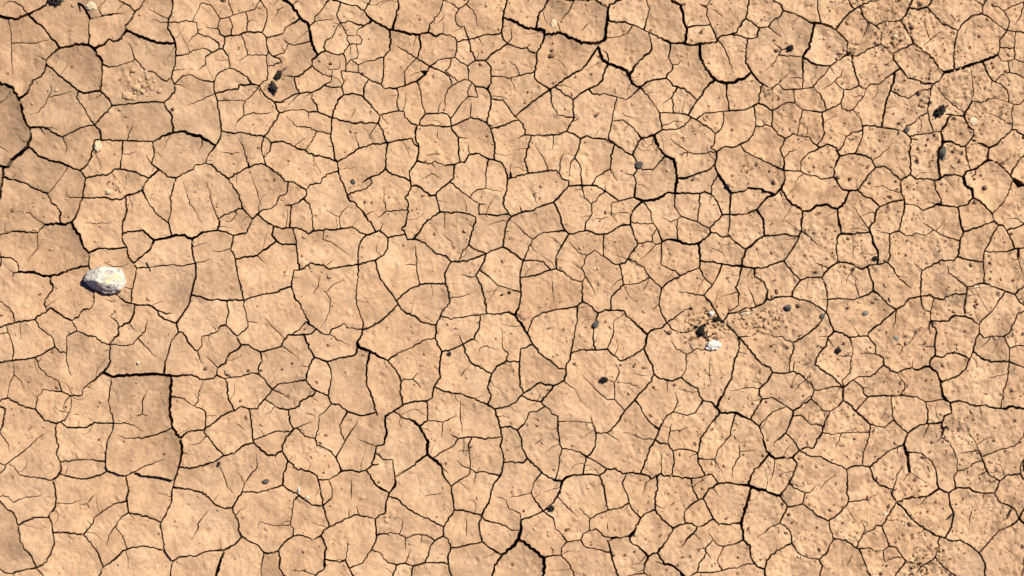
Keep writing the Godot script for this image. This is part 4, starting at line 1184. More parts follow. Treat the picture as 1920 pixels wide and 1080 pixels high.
	[21,431,128,416,133,406,142,402,154], [21,431,128,447,133,463,144,472,158], [32,1312,363,1290,362,1265,363], [21,1312,363,1311,391,1307,416],
	[21,1734,753,1717,744,1702,742,1688,741], [21,1734,753,1739,770,1739,780], [32,1739,780,1737,794], [16,1734,753,1751,751,1771,748],
	[32,914,167,921,181,921,186], [32,914,167,899,164,891,162], [32,1033,-62,1019,-57], [32,1033,-62,1099,-83,1127,-46], [32,1019,-57,1008,-54,969,-60,946,-44],
	[21,977,548,952,541,932,534,918,520,916,518,899,506], [32,977,548,975,570,966,591], [32,325,913,324,919,324,936,314,961,303,979], [32,325,913,328,900],
	[32,325,913,350,916,380,923,391,931,402,944,422,952,436,952], [32,1625,500,1631,496,1645,496], [32,1625,500,1617,504,1610,504,1601,496,1584,492,1571,491],
	[32,1423,53,1411,43,1398,35], [32,1423,53,1440,51], [21,1440,51,1448,40,1459,33,1469,21], [21,1423,53,1418,71,1401,73], [21,1888,57,1870,47,1856,33,1841,26],
	[21,1888,57,1903,60], [21,1888,57,1874,75,1874,89], [16,1888,57,1892,41], [21,1892,41,1888,33,1881,21,1901,10,1920,4,1949,-4,1966,-43],
	[32,1346,-31,1272,-56,1258,-57,1252,-59], [32,1346,-31,1401,-50], [21,1346,-31,1345,-27,1332,0,1325,14,1325,28,1332,47],
	[21,-76,543,-24,546,0,564,17,577,25,589,28,605], [32,-76,543,-78,563,-87,611], [32,240,1029,231,1033,211,1052,194,1063],
	[21,240,1029,231,1005,217,986,229,968,242,961], [32,1312,489,1311,502], [32,1312,489,1322,490,1332,491,1354,495], [32,1312,489,1312,479,1309,456],
	[32,1311,502,1296,507,1276,517], [32,472,158,449,161,447,167,422,171,404,176], [21,413,35,402,19,397,10,380,5,374,11,369,25,361,41],
	[21,413,35,409,44,408,54,413,64,422,69], [21,413,35,430,32], [32,580,-26,592,-30], [16,580,-26,582,-21,561,0,558,3,547,10],
	[32,580,-26,565,-20,534,-70,505,-30], [32,592,-30,626,-43], [32,592,-30,599,-10,618,-3], [21,422,710,427,719], [32,427,719,426,739,434,756,440,770],
	[21,422,710,436,708,449,706,472,699,486,702], [21,422,710,406,703], [32,1179,142,1198,114,1221,96,1221,81,1215,60], [58,1179,142,1172,132,1157,125,1140,120],
	[58,1179,142,1186,158,1200,164], [32,1161,496,1167,520,1168,534], [32,1161,496,1173,492,1177,486], [32,1161,496,1151,495,1140,486], [21,1140,486,1132,481],
	[21,1535,1048,1520,1045,1509,1044,1496,1037,1488,1023], [32,1488,1023,1484,1018], [32,1535,1048,1541,1061,1535,1080,1527,1109,1556,1175],
	[32,1535,1048,1548,1036,1562,1009], [32,597,104,587,114,586,124], [58,597,104,590,92,584,78], [32,90,363,69,356,50,345,31,338,6,332],
	[21,90,363,103,349,117,331,129,311], [32,1296,221,1304,225], [32,1296,221,1290,217], [21,1304,225,1321,212,1346,210,1356,209],
	[32,1304,225,1318,233,1332,243,1340,251], [21,1262,212,1282,214,1290,217], [21,1262,212,1262,194,1259,183,1270,163], [32,1875,1141,1860,1153],
	[32,1875,1141,1845,1110,1845,1080,1845,1055,1834,1036], [32,1875,1141,1889,1148], [32,1860,1153,1801,1198,1757,1148,1696,1173,1690,1141,1670,1145],
	[32,1860,1153,1817,1097,1792,1080,1778,1070,1764,1058,1753,1044], [21,1891,192,1870,186,1853,186,1839,193,1821,190], [32,1821,190,1814,203,1809,212,1806,218],
	[21,1891,192,1899,196], [21,1891,192,1887,169,1873,158,1865,154], [21,1364,589,1384,585,1398,577,1412,577], [32,1412,577,1418,575,1429,571,1437,560],
	[32,1364,589,1362,595,1355,603], [32,1364,589,1365,584,1376,578], [16,1376,578,1384,573], [32,1384,573,1386,553,1383,547,1380,539,1387,520,1391,499],
	[32,1928,259,1920,260,1917,254,1906,244,1896,243], [32,1928,259,1969,239,1981,172,1973,152], [21,1429,158,1423,178,1422,194], [32,1429,158,1418,150,1408,136],
	[32,1484,556,1459,556,1443,563,1437,560], [32,1484,556,1486,544,1500,526], [32,1484,556,1498,562,1518,564,1520,568,1534,576,1548,585],
	[32,1770,1008,1761,1005], [32,1770,1008,1781,1013,1798,1012,1820,1023,1834,1036], [21,1770,1008,1781,994,1787,972,1787,962], [32,1787,962,1780,947,1778,924],
	[32,1761,1005,1759,1024,1753,1044], [32,1761,1005,1751,1002,1726,986,1709,973,1698,958,1681,941],
	[32,331,606,317,601,303,594,294,581,283,571,264,573,254,570], [32,910,114,892,114], [21,1626,630,1642,649,1641,663,1656,671], [32,1656,671,1656,684],
	[32,1626,630,1609,630,1592,633], [21,215,793,212,780,208,770,204,751,211,706], [32,215,793,194,793,178,791,164,801,128,801,113,791],
	[32,215,793,212,811,204,822,201,847,200,866], [21,1337,972,1326,949,1318,934], [16,658,111,649,122], [32,1592,358,1578,354,1571,343,1563,332],
	[32,1592,358,1608,357], [21,938,892,906,884,893,886,882,879], [32,938,892,943,877,944,866], [32,938,892,925,908,920,930,911,952,903,965],
	[32,727,268,697,272,674,278,652,293,633,304], [32,727,268,749,264,774,260,776,271,786,277], [32,727,268,722,260,718,246,709,231],
	[21,1393,1012,1376,1020,1357,1024], [32,1393,1012,1405,1022,1408,1047,1415,1056], [21,1052,1041,1053,1027,1063,1016],
	[21,1052,1041,1068,1058,1078,1080,1090,1107,1110,1121], [21,1052,1041,1035,1041,1020,1045], [58,802,852,811,860], [58,802,852,802,830,796,816,786,799],
	[32,802,852,788,861,774,874,760,882,741,894], [21,811,860,827,848,849,837,860,822], [32,860,822,885,819], [32,816,634,818,623,817,610],
	[32,816,634,822,648,829,659], [32,556,459,555,452,549,427], [32,556,459,558,477,562,506], [32,832,987,802,972,777,962,760,949,744,934,728,930],
	[32,832,987,831,1005], [32,832,987,836,980,852,956], [32,1892,653,1891,678], [32,1892,653,1887,645,1881,630], [21,1892,653,1906,648,1920,649,1948,652],
	[32,1891,678,1856,678,1839,671,1824,659], [21,1891,678,1906,684,1920,689,1948,701,1958,696], [32,831,1005,816,1013], [32,831,1005,841,1011,846,1027],
	[21,816,1013,807,1024,803,1041,796,1055], [21,816,1013,802,1004,782,1002,768,1006,760,1008,749,1001,733,999,706,1003], [32,1763,716,1756,698,1742,687],
	[58,1763,716,1764,731,1771,748], [32,68,1065,60,1042,47,1030,39,1011,35,985], [32,68,1065,42,1069,22,1076,8,1073,0,1066,-23,1047,-42,1069],
	[32,68,1065,86,1055,97,1036,103,1016,100,998], [32,68,1065,83,1080,106,1100,62,1153], [32,1434,1131,1378,1198,1327,1150,1321,1154],
	[32,1434,1131,1444,1143,1491,1203,1556,1175], [32,1434,1131,1437,1110,1434,1080,1433,1066], [32,1190,749,1201,763,1209,780], [21,1209,780,1221,794,1236,806],
	[32,1190,749,1209,727,1221,714,1226,701], [58,1703,15,1720,19,1737,14], [32,1703,15,1698,28,1688,39], [32,1703,15,1709,0,1719,-28,1700,-51],
	[21,1287,53,1304,49,1332,47], [58,1287,53,1282,44,1280,28,1276,12,1259,0,1235,-18,1252,-59], [32,645,178,636,186,629,200,623,221],
	[32,645,178,661,176,676,178,681,182], [21,645,178,641,164], [32,1681,941,1670,958,1659,977,1653,986], [32,1082,574,1063,578,1041,580,1018,587,1000,596],
	[16,1000,596,995,606,989,626], [32,1082,574,1092,566], [21,1082,574,1082,601,1077,628,1071,656], [32,1071,656,1070,663], [32,386,802,380,806,353,809,338,822],
	[32,386,802,402,792,417,780,427,773,440,770], [32,386,802,386,780,386,773,380,767], [21,380,767,364,762,342,746,321,743],
	[32,602,1004,586,1012,577,1006,563,1002,549,1005], [32,602,1004,608,994,618,987], [32,868,645,854,653,829,659], [32,1318,934,1329,916,1346,906],
	[32,1318,934,1309,938], [32,-42,1069,-104,1036,-106,992,-76,972,-63,923], [32,-42,1069,-61,1138,-24,1193,42,1136,62,1153], [21,1712,82,1687,94,1673,101],
	[32,1712,82,1709,72,1698,54,1688,39], [58,1712,82,1726,94,1742,104,1753,117,1762,131,1770,136], [32,996,254,1002,255,1029,253,1037,253,1049,251,1063,246],
	[32,996,254,984,253], [21,984,253,984,244,979,231,972,225], [32,1261,845,1252,831,1237,830,1228,824], [32,1261,845,1264,861,1259,892],
	[21,1261,845,1276,841,1296,844,1308,849], [32,488,660,511,655,529,648,531,639,535,636,541,628,547,628], [32,488,660,477,655,466,648,453,646],
	[32,488,660,491,678,484,689,486,702], [58,1004,56,982,51,963,40,943,33], [58,1442,850,1452,860], [32,1452,860,1468,858,1486,858],
	[32,1442,850,1423,874,1414,880,1401,909], [58,1442,850,1436,845], [32,1436,845,1434,830,1423,799], [21,495,256,490,279,495,296],
	[32,495,256,502,249,511,236,519,224,524,212], [32,495,256,501,260,509,268], [32,495,256,472,253,455,248,441,251,416,246],
	[32,1920,1058,1916,1056,1926,1028,1936,999], [58,1936,999,1943,1001,1937,996], [32,1920,1058,1980,1092,1998,1153,1950,1176,1889,1148],
	[21,1920,1058,1914,1080,1907,1109,1889,1148], [32,1970,366,1973,348,1962,334], [32,1970,366,1964,402], [58,1970,366,1946,362,1920,348],
	[21,268,357,278,379,292,400,318,420], [32,268,357,271,346,281,334], [32,268,357,253,363,236,368], [16,1309,859,1323,861,1340,861],
	[21,1340,861,1346,844,1369,816,1369,808,1379,773], [32,1309,859,1308,849], [32,1309,859,1309,866,1322,891], [58,505,-30,508,-17,533,0,547,10],
	[32,505,-30,423,-40], [32,0,808,0,811,-13,835,-65,792], [32,0,808,6,797,8,780,10,767,0,762,-9,756], [21,0,808,-18,787,-43,766],
	[21,584,78,563,83,552,85,541,82,533,100,512,106], [58,584,78,582,64,580,50], [32,1763,247,1773,232,1782,215,1792,217,1806,218], [21,1763,247,1751,247],
	[58,1763,247,1766,260,1766,266], [21,1146,1036,1118,1030,1096,1024,1089,1012], [32,760,161,782,153], [32,760,161,744,166], [21,1645,496,1645,469],
	[32,1645,469,1639,460,1634,443,1631,435], [32,1645,496,1662,492,1666,482,1667,466,1667,439], [21,1667,439,1684,433], [21,853,108,846,109],
	[21,853,108,856,94,857,79], [21,846,109,838,110,824,112,806,125], [16,846,109,843,128,835,133], [21,835,133,852,147,860,154],
	[21,1109,382,1110,402,1098,418,1096,433], [58,563,35,558,25,547,10], [32,563,35,552,43,538,50,533,56,531,64,501,71], [58,563,35,577,44,580,50],
	[21,652,67,651,75,656,83], [16,652,67,669,67], [21,652,67,647,58,638,43], [32,970,806,954,799,938,802], [32,970,806,978,822,979,841,989,859],
	[21,970,806,985,791,990,780,991,774,1007,771,1022,762], [32,1834,1036,1856,1011,1873,994,1892,986,1909,972], [58,54,28,36,36,17,36,0,29,-28,18,-67,20],
	[32,54,28,69,42,81,51,94,67,106,81,114,92], [32,54,28,72,19,86,11,92,3,90,0,77,-27,76,-38], [21,618,-3,616,0,608,12,602,21,591,31,590,42,580,50],
	[21,618,-3,633,-25,626,-43], [32,618,-3,627,0,639,4], [32,687,441,674,457,672,474,672,496], [32,687,441,705,435], [32,299,318,281,334],
	[32,299,318,317,331,332,334], [21,878,150,868,150,860,154], [21,878,150,885,154], [21,1489,194,1473,194,1459,201,1448,208], [21,1489,194,1504,206],
	[32,1250,605,1243,613,1223,619,1213,627], [21,1250,605,1262,619,1279,624,1296,620,1307,614], [16,1307,614,1334,603,1355,603],
	[32,1250,605,1241,587,1236,570,1240,541], [21,1692,1044,1681,1027,1666,1023], [16,1692,1044,1676,1045,1659,1054,1656,1047,1656,1031],
	[21,1692,1044,1698,1052], [32,318,420,317,414,322,393,321,371,325,352,332,334], [21,616,899,630,891,641,883], [21,616,899,623,913,622,933,606,948],
	[32,912,476,927,468,943,463], [32,912,476,891,468,879,459], [32,912,476,895,482,877,489,860,491], [32,912,476,904,496,899,506], [58,977,994,972,1009],
	[21,977,994,960,994,949,986], [32,949,986,927,979,911,976,903,965], [58,972,1009,963,1022,952,1031,941,1040], [58,972,1009,991,1022,1004,1033,1020,1045],
	[58,114,92,131,88,144,83,167,85], [32,114,92,100,101,89,114,88,120], [21,563,176,552,178,538,185,527,192,515,192],
	[32,563,176,555,160,552,145,562,144,574,133,586,124], [32,1920,348,1909,349,1898,338,1889,363,1878,382,1859,402], [32,1920,348,1950,344,1962,334],
	[58,1920,348,1898,335,1893,330], [32,1201,888,1214,891,1221,897,1232,891], [32,1201,888,1209,866,1218,841,1228,824],
	[21,1501,321,1515,327,1520,329,1531,331,1542,336,1563,332], [32,1853,278,1834,268,1819,261], [58,1853,278,1851,300],
	[32,1853,278,1867,272,1880,260,1884,256,1896,243], [32,1104,167,1099,169,1088,176,1075,187], [21,1104,167,1110,175,1124,178,1132,175,1140,178,1157,182],
	[32,1104,167,1118,161,1128,153,1131,140,1140,120], [58,338,822,324,802,320,780,319,756,321,743], [32,-9,756,-26,747,-31,751],
	[32,-9,756,0,752,14,746,33,756,50,764,67,767], [32,681,182,688,189,699,203,711,215,713,219], [21,713,219,709,231], [32,681,182,684,164,691,148],
	[32,211,198,231,196,258,193,286,191,308,192], [32,211,198,207,190,200,182,189,171], [32,211,198,200,211,189,222,178,235],
	[21,652,771,647,780,638,797,640,813,647,827,630,858], [32,652,771,636,759,622,757],
	[32,652,771,669,777,680,780,694,776,706,773,697,742,688,720,687,692,694,658], [58,1540,520,1553,503], [32,1553,503,1571,491], [32,1540,520,1548,537,1551,562],
	[21,1540,520,1531,520,1520,521,1512,521,1500,526], [21,896,-24,879,0,874,8,860,17], [32,896,-24,908,-19,946,-44], [32,896,-24,850,-42,835,-36],
	[32,729,1162,727,1108,737,1080,744,1059], [32,729,1162,684,1163], [32,729,1162,762,1162,785,1151], [32,626,-43,651,-52,677,-6,701,-31],
	[32,943,33,946,22,950,0,956,-29,946,-44], [32,943,33,941,61], [32,885,819,907,822,942,819], [21,885,819,878,838,881,858,882,879],
	[58,1504,396,1498,389,1487,385,1476,375,1464,354], [32,1296,897,1312,895], [21,1312,895,1322,891], [32,1296,897,1273,894,1259,892],
	[21,1296,897,1298,913,1309,938], [21,1472,260,1487,251,1494,254], [32,1472,260,1459,253,1447,238], [32,739,770,744,767,756,759], [21,739,770,755,783],
	[32,755,783,777,790,786,799], [21,440,770,451,762,466,766], [58,1127,-46,1093,-19,1116,0], [32,1127,-46,1149,-17], [32,189,171,178,172,161,176,150,171],
	[32,189,171,192,156,192,139,193,121], [32,541,341,552,342,574,356], [32,541,341,534,341,527,328,513,320,499,310], [32,1016,885,1004,874,989,859],
	[32,1016,885,1027,894,1041,901], [21,691,148,699,153,715,158], [21,1265,363,1265,388,1278,406], [32,1265,363,1252,361],
	[58,1252,361,1237,371,1226,375,1205,377], [58,1265,363,1269,335], [16,1744,167,1720,172,1703,185], [21,1703,185,1684,178,1669,170], [32,1744,167,1749,158],
	[32,1744,167,1742,183,1739,206,1740,212], [32,1221,1142,1212,1138,1200,1195,1139,1146], [16,1221,1142,1245,1093,1218,1080,1207,1074],
	[32,1221,1142,1283,1173,1321,1154], [32,1670,742,1673,780,1676,786], [32,1670,742,1653,741,1639,741,1627,744], [32,1670,742,1688,741],
	[32,570,372,576,366,574,356], [32,570,372,558,381,547,385], [21,547,385,544,407,544,427], [32,1270,163,1262,160,1249,147], [32,1270,163,1284,168,1307,189],
	[32,92,970,67,970,50,977,35,985], [32,92,970,93,963,103,952,105,943,106,938,104,916,99,900], [32,92,970,99,986,100,998],
	[32,1061,433,1054,424,1049,402,1038,379], [16,622,757,608,773,599,780,597,805,591,822], [32,622,757,616,742], [16,1903,60,1901,89],
	[21,1903,60,1920,62,1948,68], [21,1901,89,1902,111], [21,1901,89,1892,92,1874,89], [32,88,120,86,131,78,144,64,151,56,164,53,175,36,186],
	[32,88,120,103,132,114,143,125,151,139,162,150,171], [21,1041,901,1048,877,1049,858,1054,841], [32,1041,901,1054,902], [21,857,79,868,76,879,74],
	[32,857,79,853,71,843,66,827,64,818,69,811,65,803,61], [21,638,43,631,28,634,22,639,4], [21,638,43,654,40,683,49], [21,1494,254,1498,236,1504,206],
	[32,943,463,946,441,949,421,959,406], [32,1232,1036,1246,1058,1259,1059], [58,1259,1059,1273,1069,1280,1080,1296,1105,1321,1154], [58,1232,1036,1215,1042],
	[32,1207,653,1211,645], [58,1211,645,1213,627], [32,1207,653,1193,663,1179,671,1164,677,1151,666,1140,657,1138,655,1116,656],
	[32,1207,653,1216,673,1223,684,1226,701], [32,1569,284,1574,293], [32,231,264,206,263,190,263], [21,231,264,229,291,226,317], [32,549,1005,533,1016,523,1031],
	[21,720,107,719,125,718,150,715,158], [32,720,107,731,92,733,75,730,56], [58,1020,1045,1020,1063,1017,1080,1012,1110,999,1172], [21,878,181,896,183],
	[16,896,183,891,162], [21,878,181,877,172,885,154], [21,878,181,863,197,854,211,845,222], [32,1063,1016,1089,1012], [21,1881,630,1858,630],
	[16,1858,630,1844,634,1835,624], [21,1881,630,1892,623,1898,609,1908,587,1920,584,1933,581], [32,785,1151,829,1169], [21,785,1151,771,1110,771,1080,774,1061],
	[32,904,1015,898,986,903,965], [32,904,1015,918,1027,941,1040], [32,904,1015,871,1023,846,1027], [21,361,41,369,43,372,56,372,62,380,66,397,71,411,83,411,92],
	[32,303,979,278,969,261,964,242,961], [32,1556,124,1537,123,1520,119,1504,107], [21,1556,124,1548,138,1534,150,1524,164], [21,1556,124,1570,114,1587,103],
	[32,100,998,125,998,157,1002], [32,1964,402,1962,411,1945,429,1944,437], [32,966,219,982,204,999,192,1018,178,1032,168], [21,966,219,954,203,943,189,921,186],
	[21,966,219,972,225], [58,1270,452,1282,456,1294,458,1309,456], [21,1270,452,1269,432,1269,411,1278,406], [58,1270,452,1265,450,1248,450],
	[32,1248,450,1242,453], [32,1842,11,1849,0,1865,-25,1868,-31], [21,1842,11,1828,0,1805,-19,1792,-39], [32,1842,11,1841,26],
	[32,581,609,574,594,563,571,554,560,547,537], [21,581,609,574,603,562,617,547,628], [32,581,609,594,617], [32,683,49,670,57], [16,670,57,669,67],
	[32,683,49,688,46,698,39], [32,35,985,32,974,28,963,11,951,0,938,-6,931], [32,404,176,402,167,402,154], [32,404,176,408,189],
	[32,623,221,641,226,661,231,686,231,709,231], [58,786,66,803,61], [58,786,66,777,66,760,62,747,58,735,56], [21,803,61,806,47,814,36,825,22,831,0],
	[32,1694,833,1702,812], [21,1865,154,1860,151], [32,1860,151,1851,139,1842,115], [32,655,1065,663,1080,678,1106,684,1163], [21,655,1065,680,1055,697,1030],
	[32,1354,403,1343,416,1330,428], [32,1354,403,1368,402], [32,1398,468,1415,454,1433,442], [58,1398,468,1391,488,1391,499], [32,1398,468,1376,452,1368,442],
	[32,800,752,803,770,802,780], [21,802,780,802,788], [32,802,788,786,799], [32,800,752,777,752,760,757,756,759], [32,800,752,810,746,814,725],
	[32,1794,481,1814,488,1842,491], [32,1794,481,1798,468,1799,452], [32,1599,712,1580,727], [21,1599,712,1617,726,1620,739,1627,744],
	[21,1599,712,1612,706,1631,706], [32,1631,706,1642,698,1656,684], [21,1580,727,1580,712,1594,698,1595,676,1597,668,1599,653,1592,633],
	[32,1580,727,1573,719,1562,706,1542,695,1526,682,1534,664,1548,648,1551,634,1563,621], [32,1580,727,1580,751], [21,1580,727,1566,723,1542,730,1526,732],
	[32,289,-45,290,-24,272,0,261,15,254,22], [32,289,-45,231,-55], [32,635,321,619,325,605,334,602,343,584,346,574,356], [32,635,321,636,327,644,346,652,366],
	[32,635,321,633,304], [21,438,28,433,14,429,0,420,-29,423,-40], [21,438,28,430,32], [32,524,212,519,203,515,192], [32,1226,254,1212,258,1202,260],
	[32,1309,456,1321,449,1332,436], [32,1912,888,1920,899,1938,923,1941,885], [32,1912,888,1913,869,1920,859], [32,1912,888,1887,891,1874,901],
	[32,1132,439,1140,438,1151,431,1166,422,1182,421], [32,1132,439,1116,439,1102,432,1096,433], [21,1132,439,1131,466,1132,481], [32,169,1156,108,1191,62,1153],
	[32,169,1156,198,1173,292,1149], [21,169,1156,173,1107,186,1080,194,1063], [32,1504,944,1518,955,1520,956,1537,969,1553,976],
	[21,1504,944,1509,924,1487,913,1479,905], [21,1504,944,1490,948,1475,950],
	[32,1548,585,1540,601,1532,610,1520,621,1507,630,1487,642,1487,659,1480,673,1479,692], [21,1479,692,1480,698], [32,1548,585,1551,562],
	[32,1548,585,1555,603,1563,621], [58,1140,120,1132,114,1124,100,1122,86,1118,94], [32,1118,94,1107,111,1091,131,1074,139,1054,153,1040,163],
	[21,1819,261,1824,256], [58,1824,256,1823,244,1812,236,1806,218], [32,1819,261,1809,274], [32,438,442,427,436,408,432], [32,438,442,434,466,442,486],
	[32,914,758,928,767], [32,914,758,885,746,863,738,838,735,814,725], [32,928,767,949,763,966,756,977,741], [32,928,767,932,780,938,802],
	[21,1202,260,1197,253,1187,240,1168,226,1147,227], [32,1202,260,1190,279,1186,291], [21,916,298,911,321,911,353], [16,911,353,891,357,881,371],
	[32,916,298,910,296,899,289,881,289,871,304,863,304], [32,916,298,927,300], [32,236,368,239,396,231,416,231,438], [32,806,125,824,133,835,137],
	[21,835,137,842,144,849,160,860,154], [32,806,125,799,139,782,153], [21,1448,208,1447,238], [32,1448,208,1434,200,1422,194],
	[21,1447,238,1434,233,1430,238,1417,236], [32,226,317,214,318,204,328,183,329,162,334], [32,226,317,239,321,253,322,267,329,281,334],
	[21,1751,247,1742,251,1723,251,1705,256], [32,1751,247,1742,228,1740,212], [32,1649,388,1634,372,1620,368,1608,357], [32,1649,388,1670,379,1695,375],
	[32,1649,388,1642,396,1639,414,1628,428,1631,435], [32,817,610,788,602,777,592,760,586,758,585,747,570],
	[21,1257,82,1253,111,1262,122,1259,132,1251,138,1249,147], [32,1257,82,1243,75,1223,64,1215,60], [32,1099,856,1093,890],
	[21,1099,856,1088,848,1071,842,1054,841], [32,1093,890,1110,889,1124,892], [32,1093,890,1068,891,1054,902], [32,1387,271,1402,264],
	[21,1402,264,1412,251,1417,236], [32,361,448,375,439,380,436,408,432], [32,1666,1023,1662,1008,1653,986], [21,1666,1023,1656,1031],
	[32,1269,335,1284,334,1312,324,1332,317,1339,309], [58,169,474,158,464,154,449,144,432,136,417], [32,169,474,169,498],
	[32,169,474,189,465,206,467,228,466,239,464], [32,1835,624,1828,637,1824,659], [32,1835,624,1834,609], [32,1368,402,1368,382,1371,363],
	[32,1368,402,1368,424,1365,438,1368,442], [32,1368,402,1398,402,1418,393], [32,1196,457,1182,477,1177,486], [32,1196,457,1187,438,1182,421],
	[21,1196,457,1209,454,1223,453], [32,701,-31,734,-65,757,-50], [21,497,748,513,760,527,767,541,768], [32,497,748,486,759,483,767], [21,483,767,466,766],
	[32,497,748,511,730], [32,730,924,728,930], [32,730,924,708,911,699,899,687,881], [58,730,924,741,911,741,894], [32,728,930,724,944,722,962,711,966,704,973],
	[21,1332,436,1343,438,1354,445,1368,442], [32,1332,436,1330,428], [32,418,92,422,83,422,69], [32,418,92,411,92], [16,-88,619,-30,630,0,627,15,623],
	[32,-88,619,-87,611], [32,436,952,441,966,448,980,447,994,454,1005], [32,436,952,444,938,455,922,483,923,499,919,531,909], [32,426,564,429,587,424,609],
	[32,426,564,441,562,458,563], [32,146,620,144,614,136,601], [21,146,620,125,630,126,645,125,662,114,660,104,650], [32,1207,1074,1209,1058,1215,1042],
	[32,796,1055,774,1061], [32,796,1055,827,1054,841,1058], [32,774,1061,760,1056,744,1059], [21,1423,799,1441,780,1448,773,1476,762], [32,1423,799,1407,786],
	[32,1571,491,1567,466,1570,443,1577,438], [21,430,32,436,47,433,67], [21,1795,883,1795,861,1789,847,1781,830,1764,820], [32,1764,820,1766,792],
	[21,1795,883,1789,894,1791,916], [16,1795,883,1814,879,1823,869,1842,863], [32,944,866,966,866,981,867,989,859], [32,944,866,945,861,939,838,942,819],
	[32,590,670,580,653,570,627], [32,590,670,583,681,577,698,574,712], [32,590,670,602,674,613,678], [32,594,732,583,726,574,712], [32,594,732,616,742],
	[32,594,732,586,742,563,752,561,762,541,768], [32,942,819,938,802], [58,211,706,239,703,267,702,289,701,308,702], [58,211,706,194,698],
	[32,89,583,86,587,72,592,67,599], [32,89,583,83,570,86,559,96,548,101,538,96,531,94,518], [32,89,583,94,577,111,587,122,595,136,601],
	[32,1958,696,1945,665,1948,652], [32,1958,696,1965,713,1972,756,1959,776], [21,616,742,622,709,620,689,613,678], [16,644,101,647,94,656,83],
	[21,644,101,649,111,649,122], [21,1896,243,1898,233,1895,211,1899,196], [32,1592,633,1576,624,1563,621], [16,495,1036,490,1066,491,1080,494,1110,478,1153],
	[32,495,1036,483,1020,469,1016,454,1005], [32,495,1036,513,1037,523,1031], [32,551,804,544,792,543,780,541,768], [21,551,804,556,802,572,818,591,822],
	[32,551,804,546,810], [32,1616,872,1620,841,1628,822,1630,810], [32,509,268,527,264,544,270,555,277,573,282], [21,509,268,506,284,495,296],
	[32,114,866,114,883,111,888], [21,114,866,139,863,164,861,183,863,200,866], [32,114,866,107,852,110,836,104,819,106,794],
	[21,1933,581,1920,573,1909,566,1902,552], [32,735,56,741,36,748,11,747,0,743,-30,757,-50], [58,735,56,730,56], [21,475,825,502,815,519,808,546,810],
	[32,475,825,473,808,470,780,466,766], [21,835,-36,838,-29,831,0], [32,835,-36,799,-20], [32,111,888,131,895,156,898,178,894,194,888,203,882],
	[32,111,888,108,894,99,900], [21,1089,1012,1093,1002,1104,995], [32,1401,-50,1408,-30,1404,0,1401,19,1398,35], [32,1401,-50,1422,-58,1437,-53],
	[21,1205,377,1221,399,1221,411,1225,419], [32,1205,377,1187,393,1182,410,1182,416], [32,254,22,244,12,233,6,222,0,210,-6], [32,242,961,239,939],
	[32,846,237,845,222], [32,846,237,849,246,859,257,859,260,860,282,863,304], [32,846,237,827,238,810,235,802,236,786,235], [21,786,235,788,225,798,214],
	[32,1236,806,1228,824], [32,1236,806,1241,794,1249,780,1251,778], [21,1251,778,1262,772,1279,776,1290,778,1304,773,1318,751],
	[32,1077,221,1072,229,1068,236,1063,246], [21,1077,221,1060,219,1046,215,1034,194,1032,168], [32,1077,221,1074,206,1075,187], [32,1330,428,1318,422,1307,416],
	[32,1355,603,1371,617,1384,631], [16,1182,416,1201,420,1225,419], [32,1182,416,1182,421], [32,952,335,948,316,938,304,927,300],
	[32,952,335,950,354,943,382,954,402], [21,150,171,144,182,156,200,167,218,178,235], [32,786,277,779,260,779,247,784,236,771,231,760,221,758,210,748,208],
	[21,748,208,744,192,748,178,744,166], [32,786,277,782,302], [58,308,702,323,704], [32,324,1052,344,1042,369,1041,380,1036,397,1030,422,1030],
	[32,324,1052,319,1080,316,1110,292,1149], [32,845,222,838,214,821,212,798,214], [21,831,0,846,6,860,17], [21,831,0,803,-10,799,-20],
	[21,1946,163,1940,163,1920,186,1912,196,1899,196], [21,1946,163,1973,152], [21,25,676,26,653,22,637,15,623], [32,25,676,44,674,67,670],
	[32,254,570,247,569,249,542,255,520,257,503], [16,67,767,72,742,83,730,97,732,117,734], [32,67,767,77,780,86,788,106,794],
	[32,1228,955,1228,944,1228,936,1232,916,1232,891], [21,1228,955,1212,961,1201,970], [58,8,313,0,311,-30,306,-56,340], [58,8,313,6,332],
	[58,8,313,17,313,25,300,39,289,53,274], [21,1092,528,1074,525,1060,513,1043,504], [21,1092,528,1098,518,1091,504,1100,479,1114,470,1132,481],
	[21,1092,528,1092,566], [21,1653,986,1642,984,1639,991,1617,1002,1605,1026], [32,591,822,595,834,611,841,622,847,630,858], [58,1504,107,1514,92,1520,72],
	[32,1520,72,1526,44], [58,1526,44,1539,45], [58,1526,44,1520,44], [32,1520,44,1509,36,1490,26,1469,21], [58,1539,45,1551,49,1566,57], [32,422,69,433,67],
	[32,200,866,203,882], [32,999,1172,1057,1194,1110,1121], [32,999,1172,943,1187,909,1164], [32,1689,338,1706,327], [32,1689,338,1687,346,1689,361,1695,375],
	[32,1689,338,1676,327,1667,318,1656,313,1641,314], [32,1706,327,1717,336,1734,335,1751,339], [32,1706,327,1708,307,1705,288,1708,260,1705,256],
	[32,386,306,380,308,367,309,364,317,347,324,332,334], [32,1871,422,1882,424,1887,432], [32,1871,422,1859,443,1856,454,1845,471], [32,1871,422,1863,414],
	[32,1656,684,1670,695,1682,699], [32,641,164,619,164,608,160], [21,641,164,645,151,641,144,640,133,648,134],
	[32,1350,774,1344,781,1329,799,1314,822,1308,849], [58,1350,774,1343,764], [58,1350,774,1379,773], [58,1464,354,1451,366], [32,1354,1069,1334,1073,1307,1072],
	[21,1307,1072,1309,1058,1323,1038,1323,1033,1323,1027,1337,1011,1346,1022,1357,1024], [21,1354,1069,1368,1065,1382,1066,1396,1058,1415,1056],
	[21,1354,1069,1344,1052,1351,1038,1357,1024], [32,1038,379,1016,386,996,395,978,398,959,406], [32,799,-20,757,-50],
